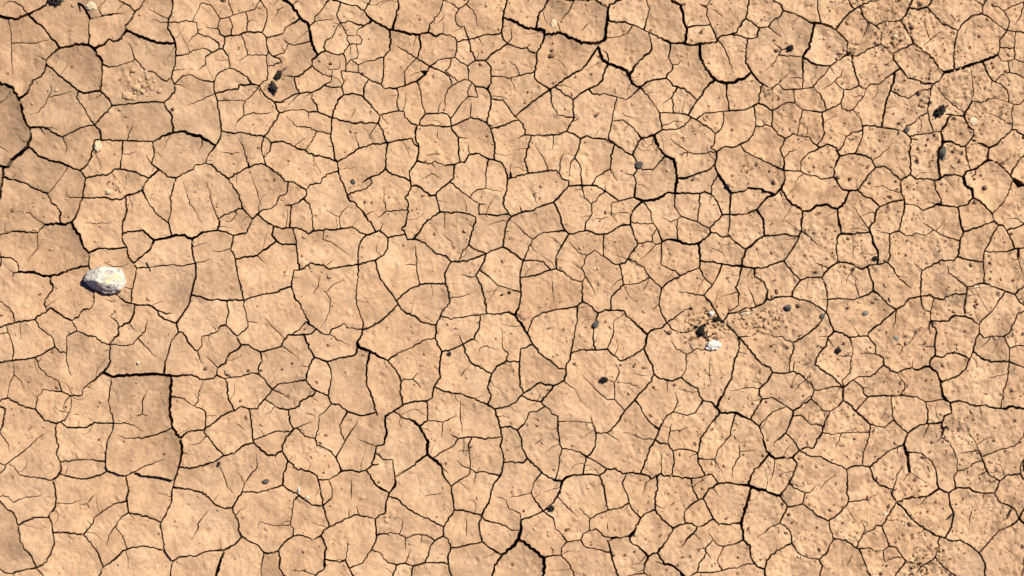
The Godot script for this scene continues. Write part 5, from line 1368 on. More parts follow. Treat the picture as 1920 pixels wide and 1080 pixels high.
	[21,239,939,214,944,194,958,178,970,175,980,157,1002], [32,1544,800,1541,811], [32,1544,800,1546,791,1553,780], [21,1553,780,1556,771],
	[21,1544,800,1531,795,1520,797,1501,778,1486,780], [32,1541,811,1531,827,1524,841,1512,837,1498,844], [16,1541,811,1562,814,1578,812,1606,810,1630,810],
	[32,697,1030,706,1011,706,1003], [21,697,1030,713,1038,727,1054,744,1059], [16,445,630,463,617,466,603,462,596,462,585,458,577,458,563],
	[32,445,630,434,620,424,609], [32,445,630,447,638,453,646], [32,633,304,616,296,602,293,580,289,573,282], [21,1278,406,1290,410,1307,416],
	[32,1398,35,1387,49,1380,60,1371,65], [32,1791,916,1778,924], [32,1249,147,1232,150,1214,153,1200,164], [32,376,1149,424,1185,478,1153],
	[32,376,1149,315,1192,292,1149], [58,376,1149,398,1109,406,1080,413,1055,422,1030], [32,1486,858,1494,869,1487,888,1479,905], [32,1486,858,1498,844],
	[32,463,60,477,61,491,61], [32,463,60,453,64], [21,1340,251,1352,243,1357,231,1356,209], [32,104,650,83,663,67,670],
	[21,104,650,101,637,89,624,83,621,75,613,67,599], [32,513,424,530,429,544,427], [32,1040,163,1057,176,1075,187], [32,1040,163,1032,168],
	[32,1617,236,1637,236,1653,239], [32,1617,236,1610,218,1599,206], [32,1574,293,1587,289,1603,288], [32,1574,293,1564,313,1563,332],
	[32,-74,412,-9,440,-8,442], [32,-74,412,-66,379], [32,-74,412,-29,447,-8,442], [21,1412,199,1416,217,1417,236], [32,1412,199,1422,194],
	[32,1412,199,1398,206,1368,208], [21,891,162,885,154], [32,129,311,136,314,151,320], [32,129,311,119,306,97,302,72,291,53,274], [58,167,85,178,92],
	[32,167,85,169,72,168,56,169,36], [21,169,36,192,31], [16,192,31,185,17,192,6,200,0,210,-6], [58,178,92,183,103,193,114], [32,193,114,193,121],
	[58,-66,379,-6,395,0,366,3,352,6,332], [32,-66,379,-56,340], [16,649,122,648,134], [21,1753,1044,1739,1055,1726,1063], [32,1726,1063,1723,1059,1698,1052],
	[21,511,730,522,720,547,717,574,712], [32,511,730,497,713,486,702], [32,1577,438,1601,439,1631,435], [32,1751,339,1762,336],
	[32,1751,339,1753,357,1763,374,1764,385], [16,608,160,620,154,622,144], [21,622,144,611,143,606,140,599,136,586,124], [32,972,225,943,236,920,242],
	[32,-56,340,-131,307,-104,268,-51,226,-40,217,-41,211,-55,164], [32,547,537,530,542,516,549,497,551,477,556,458,563], [32,547,537,549,520],
	[21,549,520,552,507,562,506], [32,329,81,330,97,330,105], [32,1948,795,1925,832,1920,859], [32,1948,795,1959,776],
	[21,1948,795,1937,788,1920,813,1909,830,1899,837,1873,844,1840,857], [32,1840,857,1842,863], [32,330,105,329,119,325,133,322,147],
	[21,330,105,347,103,364,94,380,91,391,93,397,99], [32,397,99,411,92], [32,442,486,445,513,447,520,452,537,458,563], [32,308,192,319,185,328,172,328,158],
	[32,308,192,314,206,322,214,324,233,325,249], [21,1737,14,1748,0,1767,-23], [21,1737,14,1753,29,1764,42,1781,50,1795,58],
	[32,1566,57,1576,42,1587,29,1602,18], [58,1566,57,1576,67,1587,78,1587,103], [32,1687,129,1676,114,1673,101],
	[32,1687,129,1701,147,1720,151,1731,157,1749,158], [32,1401,909,1382,908,1368,904,1346,906], [58,1401,909,1408,912], [32,863,304,852,309],
	[21,1487,770,1476,762], [32,1487,770,1486,780], [32,1487,770,1504,759,1520,748], [21,1476,762,1465,755,1450,745,1429,748],
	[32,1232,891,1240,887,1243,891,1259,892], [32,825,398,817,402,802,413,791,427,782,441,774,449],
	[32,825,398,834,398,846,399,863,398,879,402,893,407,888,427,882,443,879,459], [32,825,398,822,379,817,366], [58,323,704,333,705],
	[32,333,705,361,702,375,710,380,711,401,710,406,703], [58,323,704,322,731,321,743], [32,706,1003,705,991,704,973], [16,1695,382,1717,385,1730,395],
	[32,1730,395,1742,389,1755,385,1764,385], [32,1695,382,1694,396,1684,433], [32,1695,382,1695,375],
	[32,652,366,656,377,663,378,680,396,685,404,694,416,705,435], [16,133,742,135,762,127,780], [32,127,780,122,787,113,791], [32,133,742,117,734],
	[32,133,742,154,741,158,727,172,717,186,705,194,698], [21,680,618,681,601,676,592,669,570,668,545,672,520,672,496],
	[32,680,618,694,614,713,602,731,588,747,570], [16,680,618,661,615,653,615], [21,653,615,644,606,636,612,622,617,618,627], [32,618,627,608,627,594,617],
	[32,687,881,674,885,658,881,641,883], [32,715,158,722,166,744,166], [32,941,1040,929,1058,922,1080,914,1109,909,1164],
	[32,1226,701,1237,710,1251,713,1262,714,1276,708,1290,719,1307,728,1312,742,1318,751], [32,1448,698,1443,689,1426,682,1412,664,1400,648,1384,631],
	[32,1448,698,1468,700,1480,698], [32,1448,698,1440,714,1423,728,1423,739,1429,748], [32,594,617,584,626,570,627], [21,1819,320,1812,296,1809,274],
	[32,1819,320,1826,318,1842,307,1851,300], [32,672,496,641,500,616,504,605,497,591,497,583,492,578,496,572,502,562,506], [32,920,242,925,258,928,277,927,300],
	[32,1340,150,1323,165,1316,178,1307,189], [58,1340,150,1329,138,1318,122,1311,106,1312,82], [58,1340,150,1357,156,1362,156], [32,1429,748,1418,764,1407,786],
	[32,1092,566,1104,571,1121,587], [32,422,1030,442,1020,454,1005], [32,589,1148,623,1170,684,1163], [32,589,1148,549,1106,534,1080,524,1063,526,1047,523,1031],
	[32,589,1148,560,1194,478,1153], [21,1207,57,1214,33,1218,14,1214,10,1212,0,1208,-30,1177,-53], [32,1207,57,1215,60], [32,1207,57,1186,47],
	[32,-67,20,-68,-39,-26,-88,66,-37,76,-38], [32,-67,20,-66,31,-125,45,-98,148,-55,164], [32,-31,751,-36,757,-43,766], [32,1794,389,1799,410,1801,427,1806,435],
	[32,1794,389,1764,385], [32,836,532,834,520,834,513,846,491], [32,836,532,796,532,787,534,777,537,760,549,743,565], [32,852,309,850,335,843,341],
	[21,852,309,832,310,816,302,810,307,799,306,782,302], [32,178,235,164,236,150,242,133,249,119,257,108,253,94,244,83,239,72,238,57,240],
	[32,178,235,186,242,190,263], [16,1168,534,1196,532,1218,520], [21,1870,103,1876,114,1889,115], [21,1870,103,1874,89], [58,1870,103,1842,115],
	[32,1702,812,1681,794,1676,786], [32,1702,812,1720,799,1737,794], [21,408,432,412,418,409,410,422,403,433,399,445,393,456,391],
	[32,1744,601,1755,623,1752,642,1752,667], [32,1744,601,1759,602,1776,602,1788,592,1810,594], [21,1744,601,1744,585],
	[32,899,506,892,518,904,539,910,567,913,588], [21,1104,995,1106,972,1124,962,1140,956], [32,549,427,544,427],
	[32,1343,764,1359,731,1371,709,1376,678,1386,653,1384,631], [32,1343,764,1332,753,1318,751], [32,1603,288,1626,293,1635,302,1641,314],
	[32,760,439,764,449,774,449], [32,760,439,727,446], [32,760,439,754,427,761,421,764,404,765,394,766,382,760,370,766,364,771,354,771,349],
	[32,982,737,977,741], [32,982,737,991,731,1010,718,1038,723], [21,977,741,996,751,1014,753], [32,829,659,824,684,825,706,814,725],
	[32,1809,274,1801,275,1781,266,1766,266], [32,1110,1121,1139,1146], [58,1851,300,1870,306,1884,320,1893,330], [32,194,1063,185,1038,172,1019,157,1002],
	[21,501,104,477,103,465,103], [16,465,103,459,83,453,64], [21,501,104,499,111,502,125], [21,501,104,504,97], [32,959,406,954,402], [21,15,623,12,609],
	[32,-59,906,-63,923], [32,-59,906,-56,894], [32,-59,906,-20,916,-6,931], [16,-63,923,-30,931,-6,931], [58,-55,164,-29,147,0,156,14,160,26,167,33,178,36,186],
	[32,1841,26,1820,31,1809,40,1795,58], [32,1792,-39,1774,-27,1771,-25,1767,-23], [32,1792,-39,1822,-58,1868,-31], [32,1469,489,1448,496,1429,503,1414,503],
	[32,1469,489,1484,509,1495,520,1500,526], [32,1469,21,1462,8,1450,0,1425,-17,1437,-53], [32,1177,-53,1198,-80,1252,-59], [32,1177,-53,1162,-34],
	[32,67,599,50,601,28,605], [58,1408,912,1418,916,1434,919,1448,926,1462,929], [21,1147,227,1146,236,1140,259], [32,1140,259,1152,270],
	[21,1147,227,1150,211,1157,182], [21,782,153,788,169,791,192,795,206,798,214], [21,1242,453,1232,429], [21,1232,429,1225,419],
	[16,1232,429,1223,441,1223,453], [21,117,734,110,714,89,703,74,688,67,670], [32,1742,687,1734,687,1720,695,1709,689,1695,692,1682,699],
	[58,1742,687,1744,674], [32,1744,674,1752,667], [32,1451,366,1429,356,1401,352,1398,357,1371,363], [32,1451,366,1436,371,1418,393],
	[58,1762,336,1758,307,1759,278,1766,272,1766,266], [21,193,121,206,126,222,124,242,118,254,111,264,122,275,135,289,135,301,147,311,152,322,147],
	[32,1605,1026,1598,1023,1584,1012,1562,1009], [32,1605,1026,1610,1029], [32,1556,1175,1564,1171,1609,1156,1650,1149],
	[32,169,498,150,501,133,506,111,515,94,518], [21,169,498,178,527,178,554], [32,178,554,178,569,171,578,158,581,147,594,136,601],
	[32,453,646,447,655,431,662,422,681,409,689,406,703], [32,1587,103,1597,104], [32,12,609,0,613,-29,622,-87,611], [32,12,609,28,605],
	[32,1354,495,1373,498,1391,499], [32,210,-6,195,-13,185,-16], [16,210,-6,225,-17,231,-55], [58,57,240,50,231,43,211,39,192,36,186], [32,57,240,60,256],
	[58,60,256,59,260,53,274], [32,774,449,782,449,796,456,810,468,821,478,835,479,846,491], [21,1121,587,1116,603,1111,626,1116,656],
	[32,1874,901,1859,894,1849,883,1842,863], [32,1863,414,1831,427,1806,435], [32,1863,414,1859,402], [32,1948,68,1943,46,2012,16,1985,-34,1966,-43],
	[32,1948,68,1955,109,1960,121], [32,1339,309,1346,327], [32,1346,327,1362,348,1371,363], [32,99,900,58,893,38,890], [21,38,890,31,880,17,867,11,872],
	[32,106,794,113,791], [32,841,1058,839,1044,846,1027], [32,841,1058,846,1080,853,1109,829,1169], [32,1902,552,1909,544,1920,537,1945,521,1965,509],
	[32,1902,552,1884,546], [21,502,125,513,122,530,117,524,111,512,106], [32,1407,786,1391,780], [58,1391,780,1379,773], [32,1920,859,1917,883,1941,885],
	[32,1140,17,1143,10,1157,3,1165,0,1193,-9,1162,-34], [58,1140,17,1138,14,1124,7,1116,0], [58,1140,17,1139,28], [58,1770,136,1789,132],
	[32,1770,136,1762,150,1749,158], [21,11,872,10,881,0,887,-26,902,-56,894], [32,1401,73,1390,69,1371,65], [32,1401,73,1398,92,1398,119,1408,136],
	[32,1433,442,1430,410,1418,393], [32,1941,885,1980,888,2001,985,1947,969], [32,829,1169,880,1189,909,1164], [32,185,-16,191,-62,231,-55],
	[32,185,-16,130,-44,76,-38], [32,1669,170,1667,175,1659,200,1653,239], [58,1116,0,1123,-2,1149,-17], [21,1356,209,1368,208], [32,1368,208,1362,178,1362,156],
	[32,-43,766,-65,792], [32,892,114,882,93,879,74], [32,903,965,885,961,868,957,852,956], [21,1673,101,1659,89,1651,83], [58,730,56,713,46,698,39],
	[32,190,263,179,262,175,277,172,296,161,313,151,320], [32,606,948,612,969,618,987], [32,1195,306,1186,291], [32,1480,698,1487,696,1501,702,1511,712,1520,718],
	[21,1520,718,1526,732], [32,1641,314,1623,335,1608,357], [32,618,987,638,979,655,969,669,964,674,965,688,967,704,973], [32,1780,755,1784,774,1770,780],
	[58,1770,780,1766,792], [58,1780,755,1771,748], [32,1810,594,1821,599,1834,609], [32,1810,594,1808,581,1810,559,1811,551],
	[32,771,349,782,348,793,357,807,366,817,366], [32,771,349,770,341], [32,1014,753,1027,739,1038,723], [32,1014,753,1022,762],
	[21,1694,246,1700,235,1714,231,1726,217,1740,212], [32,1694,246,1705,256], [32,1694,246,1676,242,1653,239], [32,1909,972,1920,955,1937,930,1947,969],
	[58,1909,972,1920,981,1937,996], [21,1177,486,1193,491,1207,502,1218,520], [32,1054,841,1050,833,1046,802,1046,790], [32,1562,1009,1556,994,1553,976],
	[32,1670,1145,1663,1106,1678,1080,1687,1066,1698,1052], [32,1670,1145,1650,1149], [32,782,302,768,321,770,341], [32,817,366,821,359,843,341],
	[32,705,435,713,432,727,446], [21,1526,732,1520,748], [32,954,402,927,404,916,402,898,402], [21,898,402,898,382,881,371],
	[58,94,518,81,517,67,511,56,510,36,510], [21,36,510,38,502,33,491,22,483,4,482], [32,433,67,447,67,453,64],
	[16,1684,433,1698,441,1709,443,1717,436,1734,442,1751,431], [21,1751,431,1767,442,1799,452], [16,879,459,867,474,860,491],
	[32,1751,559,1767,562,1784,552,1811,551], [21,1751,559,1744,585], [32,1124,892,1132,916,1135,936,1140,956], [32,1046,790,1046,780],
	[21,1046,780,1035,776,1032,767,1022,762], [32,501,71,499,83,504,97], [32,501,71,491,61], [32,257,503,251,493], [58,1789,132,1814,124,1842,115],
	[21,1789,132,1788,103,1791,83,1795,58], [32,1061,692,1061,703,1057,714,1038,723], [16,1061,692,1048,691], [32,1048,691,1032,676,1010,660,999,645],
	[32,1061,692,1061,684,1068,674,1070,663], [32,1597,104,1599,125,1605,144,1610,161], [32,1597,104,1606,106,1613,100,1628,92,1651,83], [32,1630,810,1631,795],
	[21,1200,164,1190,175,1175,187,1157,182], [32,1842,491,1845,516,1843,520,1844,531], [32,1842,491,1845,471], [32,1139,28,1141,39,1157,42,1171,42,1186,47],
	[58,1408,136,1396,147,1379,154,1362,156], [32,846,491,860,491], [32,1149,-17,1162,-34], [21,495,296,499,310], [32,641,883,630,858],
	[21,402,154,380,152,372,147,358,140,344,142,328,158], [32,743,565,747,570], [32,1116,656,1088,655,1070,663], [32,570,627,558,628,547,628],
	[32,251,493,242,482,239,464], [32,251,493,267,481,283,467,289,450], [32,1307,189,1296,204,1290,217], [21,1437,560,1439,542,1430,528,1415,520,1414,503],
	[32,1811,551,1813,539,1826,534,1844,531], [32,1043,504,1033,506], [32,966,591,954,585,938,589,913,588], [58,966,591,977,606,989,626],
	[21,1676,786,1658,801,1648,799,1631,795], [32,999,645,989,626], [32,151,320,162,334], [21,1541,211,1520,208,1504,206],
	[21,879,74,874,61,871,50,864,51,857,46,853,31,860,17], [32,879,74,896,71,910,66,927,65,941,61], [32,1414,503,1391,499], [32,1844,531,1864,538,1884,546],
	[21,1520,748,1531,756,1542,769,1556,771], [21,1599,206,1592,208,1578,204,1576,193], [21,1610,1029,1628,1026,1639,1033,1656,1031],
	[32,1610,1029,1620,1052,1631,1080,1642,1108,1650,1149], [32,1944,437,1943,461], [32,1276,517,1271,520,1254,528,1240,541],
	[32,1484,1018,1471,1024,1454,1033,1439,1047,1433,1066], [21,1484,1018,1483,999,1473,987,1461,980], [32,1461,980,1468,966,1475,950],
	[21,1576,193,1580,183,1582,168,1594,168,1610,161], [32,1475,950,1471,941,1462,929], [32,1965,509,1942,472,1943,461], [21,1498,844,1487,824,1473,812],
	[32,1473,812,1479,797,1486,780], [32,1966,-43,1941,-54,1880,-23,1868,-31], [32,1462,929,1479,905], [32,1063,246,1077,253,1088,260], [32,1806,435,1799,452],
	[21,843,341,857,352,877,368,881,371], [32,1240,541,1229,530,1218,520], [32,-8,442,0,468,4,482], [32,1088,260,1099,256,1110,259,1130,260,1152,270],
	[32,231,438,250,434,269,432,278,441,289,450], [32,231,438,231,452,239,464], [32,416,246,415,236,413,222,411,206,408,189], [32,322,147,328,158],
	[21,1902,111,1920,117,1949,125,1960,121], [21,1902,111,1889,115], [32,1767,-23,1753,-14,1741,-84,1700,-51], [32,504,97,512,106],
	[21,1580,751,1570,763,1556,771], [32,1737,794,1742,794,1766,792], [32,1152,270,1168,281,1172,286,1186,291], [21,1346,906,1334,888,1322,891],
	[21,1834,609,1839,602,1858,584,1870,566,1884,546], [32,1688,741,1694,731,1695,725,1696,717,1689,712,1682,699], [32,1433,1066,1418,1061,1415,1056],
	[32,1947,969,1937,996], [32,1960,121,1973,152],
]
# Plates of mud, each the loop of crack lines round it (number from 1, negative = walked backwards)
const PLATES := [
	[20,261,-228,226,-857,-21], [22,-862,863,-431,429,-260,-20], [857,1018,1317,-858], [-1351,-1334,1333,-801,800,1209], [-1209,-671,672,788,1072],
	[-597,599,678], [-678,679,-23,25], [23,-1267,-684,685,-477,-24], [477,990,-1046,1047,-478], [399,727,-180,182], [-182,181,-398], [-181,183,583,712,-400],
	[-1010,1009,1045], [-1045,-831,-829,830,1005,-1094], [-1005,1006,1362,-340,341,938], [540,-776,-775,-126,125,349,-99,97,508,-1090,-1089,1091,-1483,-542],
	[542,-1453,-449,-448,450,-541], [808,-328,327], [-327,326,-1079,1081,1325,-677,-599,598], [-511,510,793,-617,-37,38], [-38,40,-1266], [-1071,-788,-512,511],
	[-1475,-1172,-546,548], [31,951,-1048,-29], [952,-1313,-1274,-951], [-421,420,-1314,1313], [1286,-550,-111,109,916,-1229,1228], [-417,419,-549,550],
	[-1326,-762,-413,415,416], [102,-609,610,691,1052,-1003,1001,1012,1330,1331,-100], [100,1346,-101], [-570,-537,539], [1350,-1382,-17,18,-869,867],
	[1484,-1383,1382], [418,1014,1109,-69,70,-419], [569,1278,-825,-536,537], [1227,-992,994,-1226], [1226,-785,-564,-1,3], [-3,2,835,-1225],
	[300,-548,547,-357,355,-299], [-1232,-640,641,674,765,-1279], [711,-341,339,-645,644], [798,-960,961,1334,-797], [-710,708,-962,-798], [-85,87,1004,1335],
	[-1335,1336,-1446,-1419,1420,-93,92,-1458], [595,-596], [-464,463,639,1383,-594,-593,596], [462,466,-488,-484,485,-463], [744,-40,39,-745],
	[465,1387,-1148,-1147,-466], [1282,-816,817], [-1461,-416,-415,412,-818,816], [-434,433,-607], [432,436,643,-632,630,-433], [435,-644,-436],
	[-30,29,1049,-1297,-1051,-691,690], [-690,-610,611,-1233], [-1346,-1331,-1330,-756,755,825,-1277,1276], [1277,-1278,-1275], [1352,-1317,1316],
	[-1316,-1141,-1140,-1139,-673,-641,642,-1353], [-1307,-450,451,-1305,1306,1450], [1279,-1318,1319,1320,-1057,1055,1157], [1451,-92,91,-326,328],
	[267,-527,526,796,-266], [-985,-529,-525,527], [728,-1355,-727], [1424,-1341,1342,1355], [-27,26,-1065,1066,1067,1285], [-1285,-410,-409,408,-1014,1015],
	[86,266,-87], [1113,-1042,1041,-1114], [1114,1224,-993,992,-1112], [986,-363,-362,360,529], [873,-539,538,807,-1268,-875], [875,-422,-289,288,1042,-874],
	[-611,609,-1358], [1231,-642,640], [-746,745,959,-777,775,776], [-707,705,-1044,-1009], [1129,-1131], [1131,1467,-231,229],
	[1130,1144,-454,-302,303,304,-1129], [28,299,-1174,-1068,-26], [1340,-867,868], [-835,836,1103,-708,709], [607,-630,631,1407,-51,52], [-52,50,103,862,-608],
	[-1055,1056,-1144,1145], [1327,-1473,-763,-761,762], [-817,818,1280,-1173,1172,-1281], [-1450,1449,-659,660,-1387,1388], [1485,-1047,-286,285,-1474,1473],
	[-712,713,-1444,1443,-705,706], [1162,-868,869,1323,-1165,-1164], [1164,1165,-970,967,968,-1371,-1370,-361,362,363,-1163],
	[231,-1396,-1395,-983,982,1288,-420,-230], [-1228,1230,-1421,-1343,1341,-1287], [673,1138,1142,1143,-730,729,-766,-674],
	[1139,1140,1141,-1018,-226,227,-1138], [228,1161,1166,-1304,-1143,-1142,-227], [-261,260,802,-1168,-1167,-1161], [1304,1472,-1170,-695,696,730],
	[-696,697,-1036,-729], [-1166,1167,1168,-950,-387,388,1427,-1472], [-1427,-826,827,-1471,-204,203,-1171,1170], [-429,430,-949,950,-802],
	[1171,-334,333,783,-1241,-697,695], [1240,1318,-765,766,1036], [1241,1363,-1136,1137,-1320,-1319,-1240], [-203,202,1078,-649,-336,-335,334],
	[-783,784,907,-1441,-1363], [-333,335,336,648,-908,-784], [-1137,-455,454,-1056,1057], [1136,1441,-95,96,-301,302,455], [-907,908,-601,602,-94,95],
	[301,-927,928,1308,1395,1396,-1467,-304,-303], [94,900,1470,-929,927,-96], [-648,649,-661,-600,601], [-1078,-308,309,-1248,-923,-10,9,661],
	[600,-9,8,-1469,-900,-602], [10,-212,213,1408,1432,-8], [1469,-1432,1431,-1470], [-1431,-1408,-1050,-272,270,957,-1310,-1309,-928,929],
	[923,-888,889,1169,-956,-330,-211,212], [211,329,490,1050,-213], [1309,1310,-984,983,-1308], [984,-957,958,1121,-982],
	[-1288,-1121,1120,-1049,1048,1274,1314], [-270,271,-1201,1200,1297,-1120,-958], [272,-490,-59,58,-980,981,-271], [-1200,1198,1199,-1332,-1052,1051],
	[1201,-981,-495,496,-1199,-1198], [980,1040,1191,-689,-249,-248,250,-365,-364,367,-1070,-497,495], [-58,56,57,-1105,1106,1311,-1190,-1189,-1040],
	[1189,1190,-440,437,438,-561,562,563,-1191], [-563,-562,560,689], [59,-329,330,955,-57,-56], [1332,-496,497,-1002,1003], [1002,1070,-1011,-1001],
	[1011,-367,366,1095,-807,-757,756,-1012], [364,365,-404,403,803,1019,-366], [-250,-133,132,147,217,220,-954,-405,404], [-560,-131,133,248,249],
	[405,953,-1224,-1041,-288,287,-403], [-287,289,423,-803], [757,-538,536,-755], [-1019,-423,422,1268,-1095], [431,966,-1069,-430],
	[1069,1397,-1270,-1269,1271,-369,-368,371,-389,387,949], [-103,104,1118,-1397,-966,-863], [51,-1117,-104,-50], [1117,-1407,1406,-1272,1269,1270,-1118],
	[-631,632,-613,612,-1476,-1406], [-643,645,-771,-354,352,453,613], [-453,452,-676,675,-372,368,369,1337,-612], [-352,353,989,1146,-1084,1083,1154,1155,-452],
	[-339,340,-824,-772,771], [772,822,823,-634,635], [-635,633,-988,-353,354], [824,-1362,-787,-190,189,-153,152,-823,-822], [634,-152,154,-633],
	[-154,153,499,-989,988], [-1006,-830,-80,-79,76,77,619,-1208,-786,787], [786,-735,-192,-188,190], [1208,-1038,-1037,-506,507,-693,-692,694,735],
	[188,191,-1146,-499,-189], [192,-694,-552,553,1084,-191], [-1155,-1154,-358,359,676], [-553,551,-292,293,358,-1083], [552,692,693,-828,-551],
	[-293,294,864,-675,-359], [-864,-590,592,1471,-370,372], [1476,-1337,-1271,1272], [389,428,826,-388], [-371,370,-827,-428], [-592,589,1425,-310,308,-202,204],
	[-294,292,-60,62,63,-999,-591,590], [591,1000,-589], [828,-507,505,-61,60], [1038,-619,618,1293,-1023,-1022,1021,1180,1239,-1039,1037], [-77,-76,78,903,-618],
	[-62,61,1107,-63], [310,-732,-378,-377,-373,375,-309], [-1425,-1000,999,-1107,-861,859,-731,732], [731,-750,751,752,-1122,-376,377,378],
	[-859,860,1197,-647,-140,-139,138,750], [861,-505,-187,185,186,-860], [-186,-185,184,-1376,-1260,1259,-1391,-1197], [1248,-375,374,888],
	[373,376,-383,382,-889,-374], [-138,141,1254,-752,-751], [139,140,646,1217,-521,520,-141], [-1254,-520,-384,383,1122], [647,1391,-151,150,-646],
	[187,506,1039,1389,-184], [1260,1375,-1188,1186,-1258], [1258,1321,-1236,1237,-149,151,-1259], [-150,149,1428,-1203,1202],
	[-1202,1204,1205,1206,-821,819,1159,1160,-1217], [-1160,-1159,1158,-1169,-382,384,521], [-1104,1105,-955,956], [-1158,-819,820,-580,581,-1106,1104],
	[-581,582,-439,440,-1311], [821,1214,1430,-820], [-1206,-1205,-1204,-65,64,-975,973,-1214], [1203,-914,-518,-276,273,274,-66,65], [-1237,-385,386,914,-1428],
	[66,-700,699,760,987,-64], [-274,-273,275,-723,-225,-224,-223,222,1207,1426,-698,700], [276,519,1264,-846,845,-275], [-987,-977,976,-974,975],
	[-973,974,-1149,1150,-582,580,-1430], [-976,978,-939,942,1149], [-1150,-942,940,941,-726,-438,-437,439], [939,-995,997,-1007,1008,-941,-940],
	[726,-1008,-148,-132,131,561], [977,-760,759,-996,995,-978], [-699,698,-1062,-759], [-845,842,843,844,-725,-724,723], [225,724,725,-514,515,-221,223,224],
	[1007,-218,-147,148], [218,-997,996,1062,-1426,-662,-348,-219,-217], [219,347,-379,380,-220], [-1207,-944,943,946,-1369,-1364,-663,662], [348,663,-347],
	[-222,221,-945,944], [945,-515,513,-199,-198,200,-524,522,-943], [-522,523,530,533,1192,-946], [-1192,-1102,-836,-2,1,565,1369], [-565,564,-381,379,1364],
	[-380,381,785,-994,993,-953,954], [1102,-533,532,960,962,-1103], [829,-770,-625,624,626,-78,79,80], [831,1044,-1443,-769,770], [1444,-83,84,491,1359],
	[-1359,-177,179,625,769], [-583,-130,-129,127,-82,-81,83,-713], [-183,180,-1342,1343,-305,-128,129,130], [1421,-307,-306,305],
	[306,307,-1230,1229,-441,442,883,884,1124,-243,-242,244,-127,128], [-244,241,269,-84,81,82], [-883,-688,686,-1123,-884], [-442,443,1418,-687,688],
	[1123,-1029,1028,-1124], [-1028,1027,-574,575,576,-811,809], [-809,810,-396,-268,-241,242,243], [-179,178,650,-628,-627,-624], [627,628,-902,-901,-626],
	[901,902,-650,651,-791,792,1043,-1293,-903], [177,-491,-269,268,397,1135,-651,-178], [396,-214,216,1020,-792,789,790,-397], [-790,-789,791,-1135],
	[-1043,-1020,1022,1023], [-216,215,1218,-899,898,-1021], [-810,811,1156,-215,214], [-576,-575,-331,332,1034,-1218,-1156], [574,1463,-169,-168,167,319,331],
	[-1027,1029,-686,687,-1292,1290,1291,-1468,-1463], [1468,-172,-171,-166,168,169], [-1239,1238,-1390,-1375,1376,-1389], [-1180,-898,896,897,-1465,-1238],
	[899,-1034,1035,1393,1394,-897,-896], [-332,-319,320,1093,1273,-1035], [1465,-1394,-1393,-1273,-774,-664,665,-1187,1188,1390], [1187,1400,-1423,-1321,-1186],
	[-1093,-758,-234,233,774], [170,629,-195,194,758,-320,-167], [166,-113,112,-170], [171,172,1479,-1365,-196,-116,-115,-114,113],
	[114,115,116,197,1017,1033,-870,871,-629,-112], [-871,872,-1059,1058,-193,195], [-194,193,1436,-232,234], [870,-936,935,-445,446,447,-872], [-665,666,-1400],
	[1423,-666,667,1252,-55,54,385,1236], [664,-233,235,343,401,-667], [-401,402,1437,-1252], [232,-342,-235],
	[-1058,1060,-557,555,556,-1438,-402,-343,342,-1436], [1059,-447,-446,444,-322,321,-1223,-1060], [-54,53,566,-519,518,-386], [-566,-311,312,891,-1264],
	[-891,890,893,-979,-714,-517,-516,-513,514,-844,-843,-842,846], [55,-1437,1438,-1440,-43,42,311,-53], [-556,-555,558,559,-1414,1412,1413,1440],
	[-1413,-1412,1411,-1262,-41,43], [557,1223,1322,1429,-559,-558], [-321,323,-779,-778,780,-1322],
	[-1429,-780,781,-545,-146,-145,142,143,1404,1405,-1378,1377,-1411,1414], [-42,41,1261,-892,-890,-312], [1262,-1377,-1263,-1261],
	[892,1263,1378,-638,636,-893], [-1405,-1404,-1385,-767,-734,733,-637,638], [517,715,-201,198,199,516], [714,-972,-503,502,-715], [979,-636,637,-971,972],
	[971,-733,-16,11,12,669,670,-504,503], [504,1360,-200,201,-502], [-670,-669,668,671,-800,799], [-799,801,-531,-523,524,-1360], [734,768,-15,-14,16],
	[767,-918,917,920,-768], [-143,-142,144,918,1385], [-144,145,146,543,544,1024,-681,-291,290,324], [-324,325,-919,-917],
	[919,1403,-1253,-1013,-793,-13,14,15,-920], [-290,-123,121,-1403,-325], [13,-510,512,-672,-668,-12,-11], [1253,-121,122,-337,-262,264,265],
	[-265,-264,263,617,1013], [531,-1333,-961,-532,-530], [-263,262,338,-959,-39,37], [-916,915,1111,-443,441], [-109,110,-1220,1219,-754,753,-915],
	[549,-70,67,68,-110,111], [69,-1347,1348,1422,-1221,1220,-68,-67], [-1109,-408,411,1347], [409,410,-1067,-1066,-1064,-1063,-207,205,208,209,480,-1348,-411],
	[-480,479,-1133,1134,1357,-1422], [1221,-1357,-1356,-458,-456,457,-1433,-1219], [-753,-461,-72,73,-1111], [-73,71,74,865,894,1292,-1418], [754,1433,-460,461],
	[-457,-75,-71,72,460], [75,456,459,-255,-254,-253,252,-926,-345,346,-74], [458,-1119,-459], [1119,1356,-1134,1132,-922,-921,-251,253,254,255],
	[-346,344,1365,-895,-865], [895,-1479,-1291,-1290,-894], [1133,-905,904,906,-1132], [-479,-209,-208,210,652,905], [-804,805,-206,207],
	[1063,1064,1065,1068,1175,-806,804], [206,-156,157,1442,-653,-210,-205], [-805,806,1312,1415,-1456,-155,156], [653,-773,-721,722,-904,-652],
	[-1442,-160,-159,161,162,773], [-722,-35,-34,33,921,922,-906], [721,-162,-161,158,164,-36,34,35], [-344,345,-739,737,738,-197,196],
	[926,1328,-315,314,390,739], [736,-813,814,815,1294,1295,-1016,-738,-737], [-390,391,-1108,-736], [251,-33,32,1088,1301,-1329,-1328,-252],
	[36,682,-500,-173,174,175,716,-32], [-164,163,782,1128,-682], [-716,-283,281,1349,-1302,-1088], [1302,-934,932,-1301],
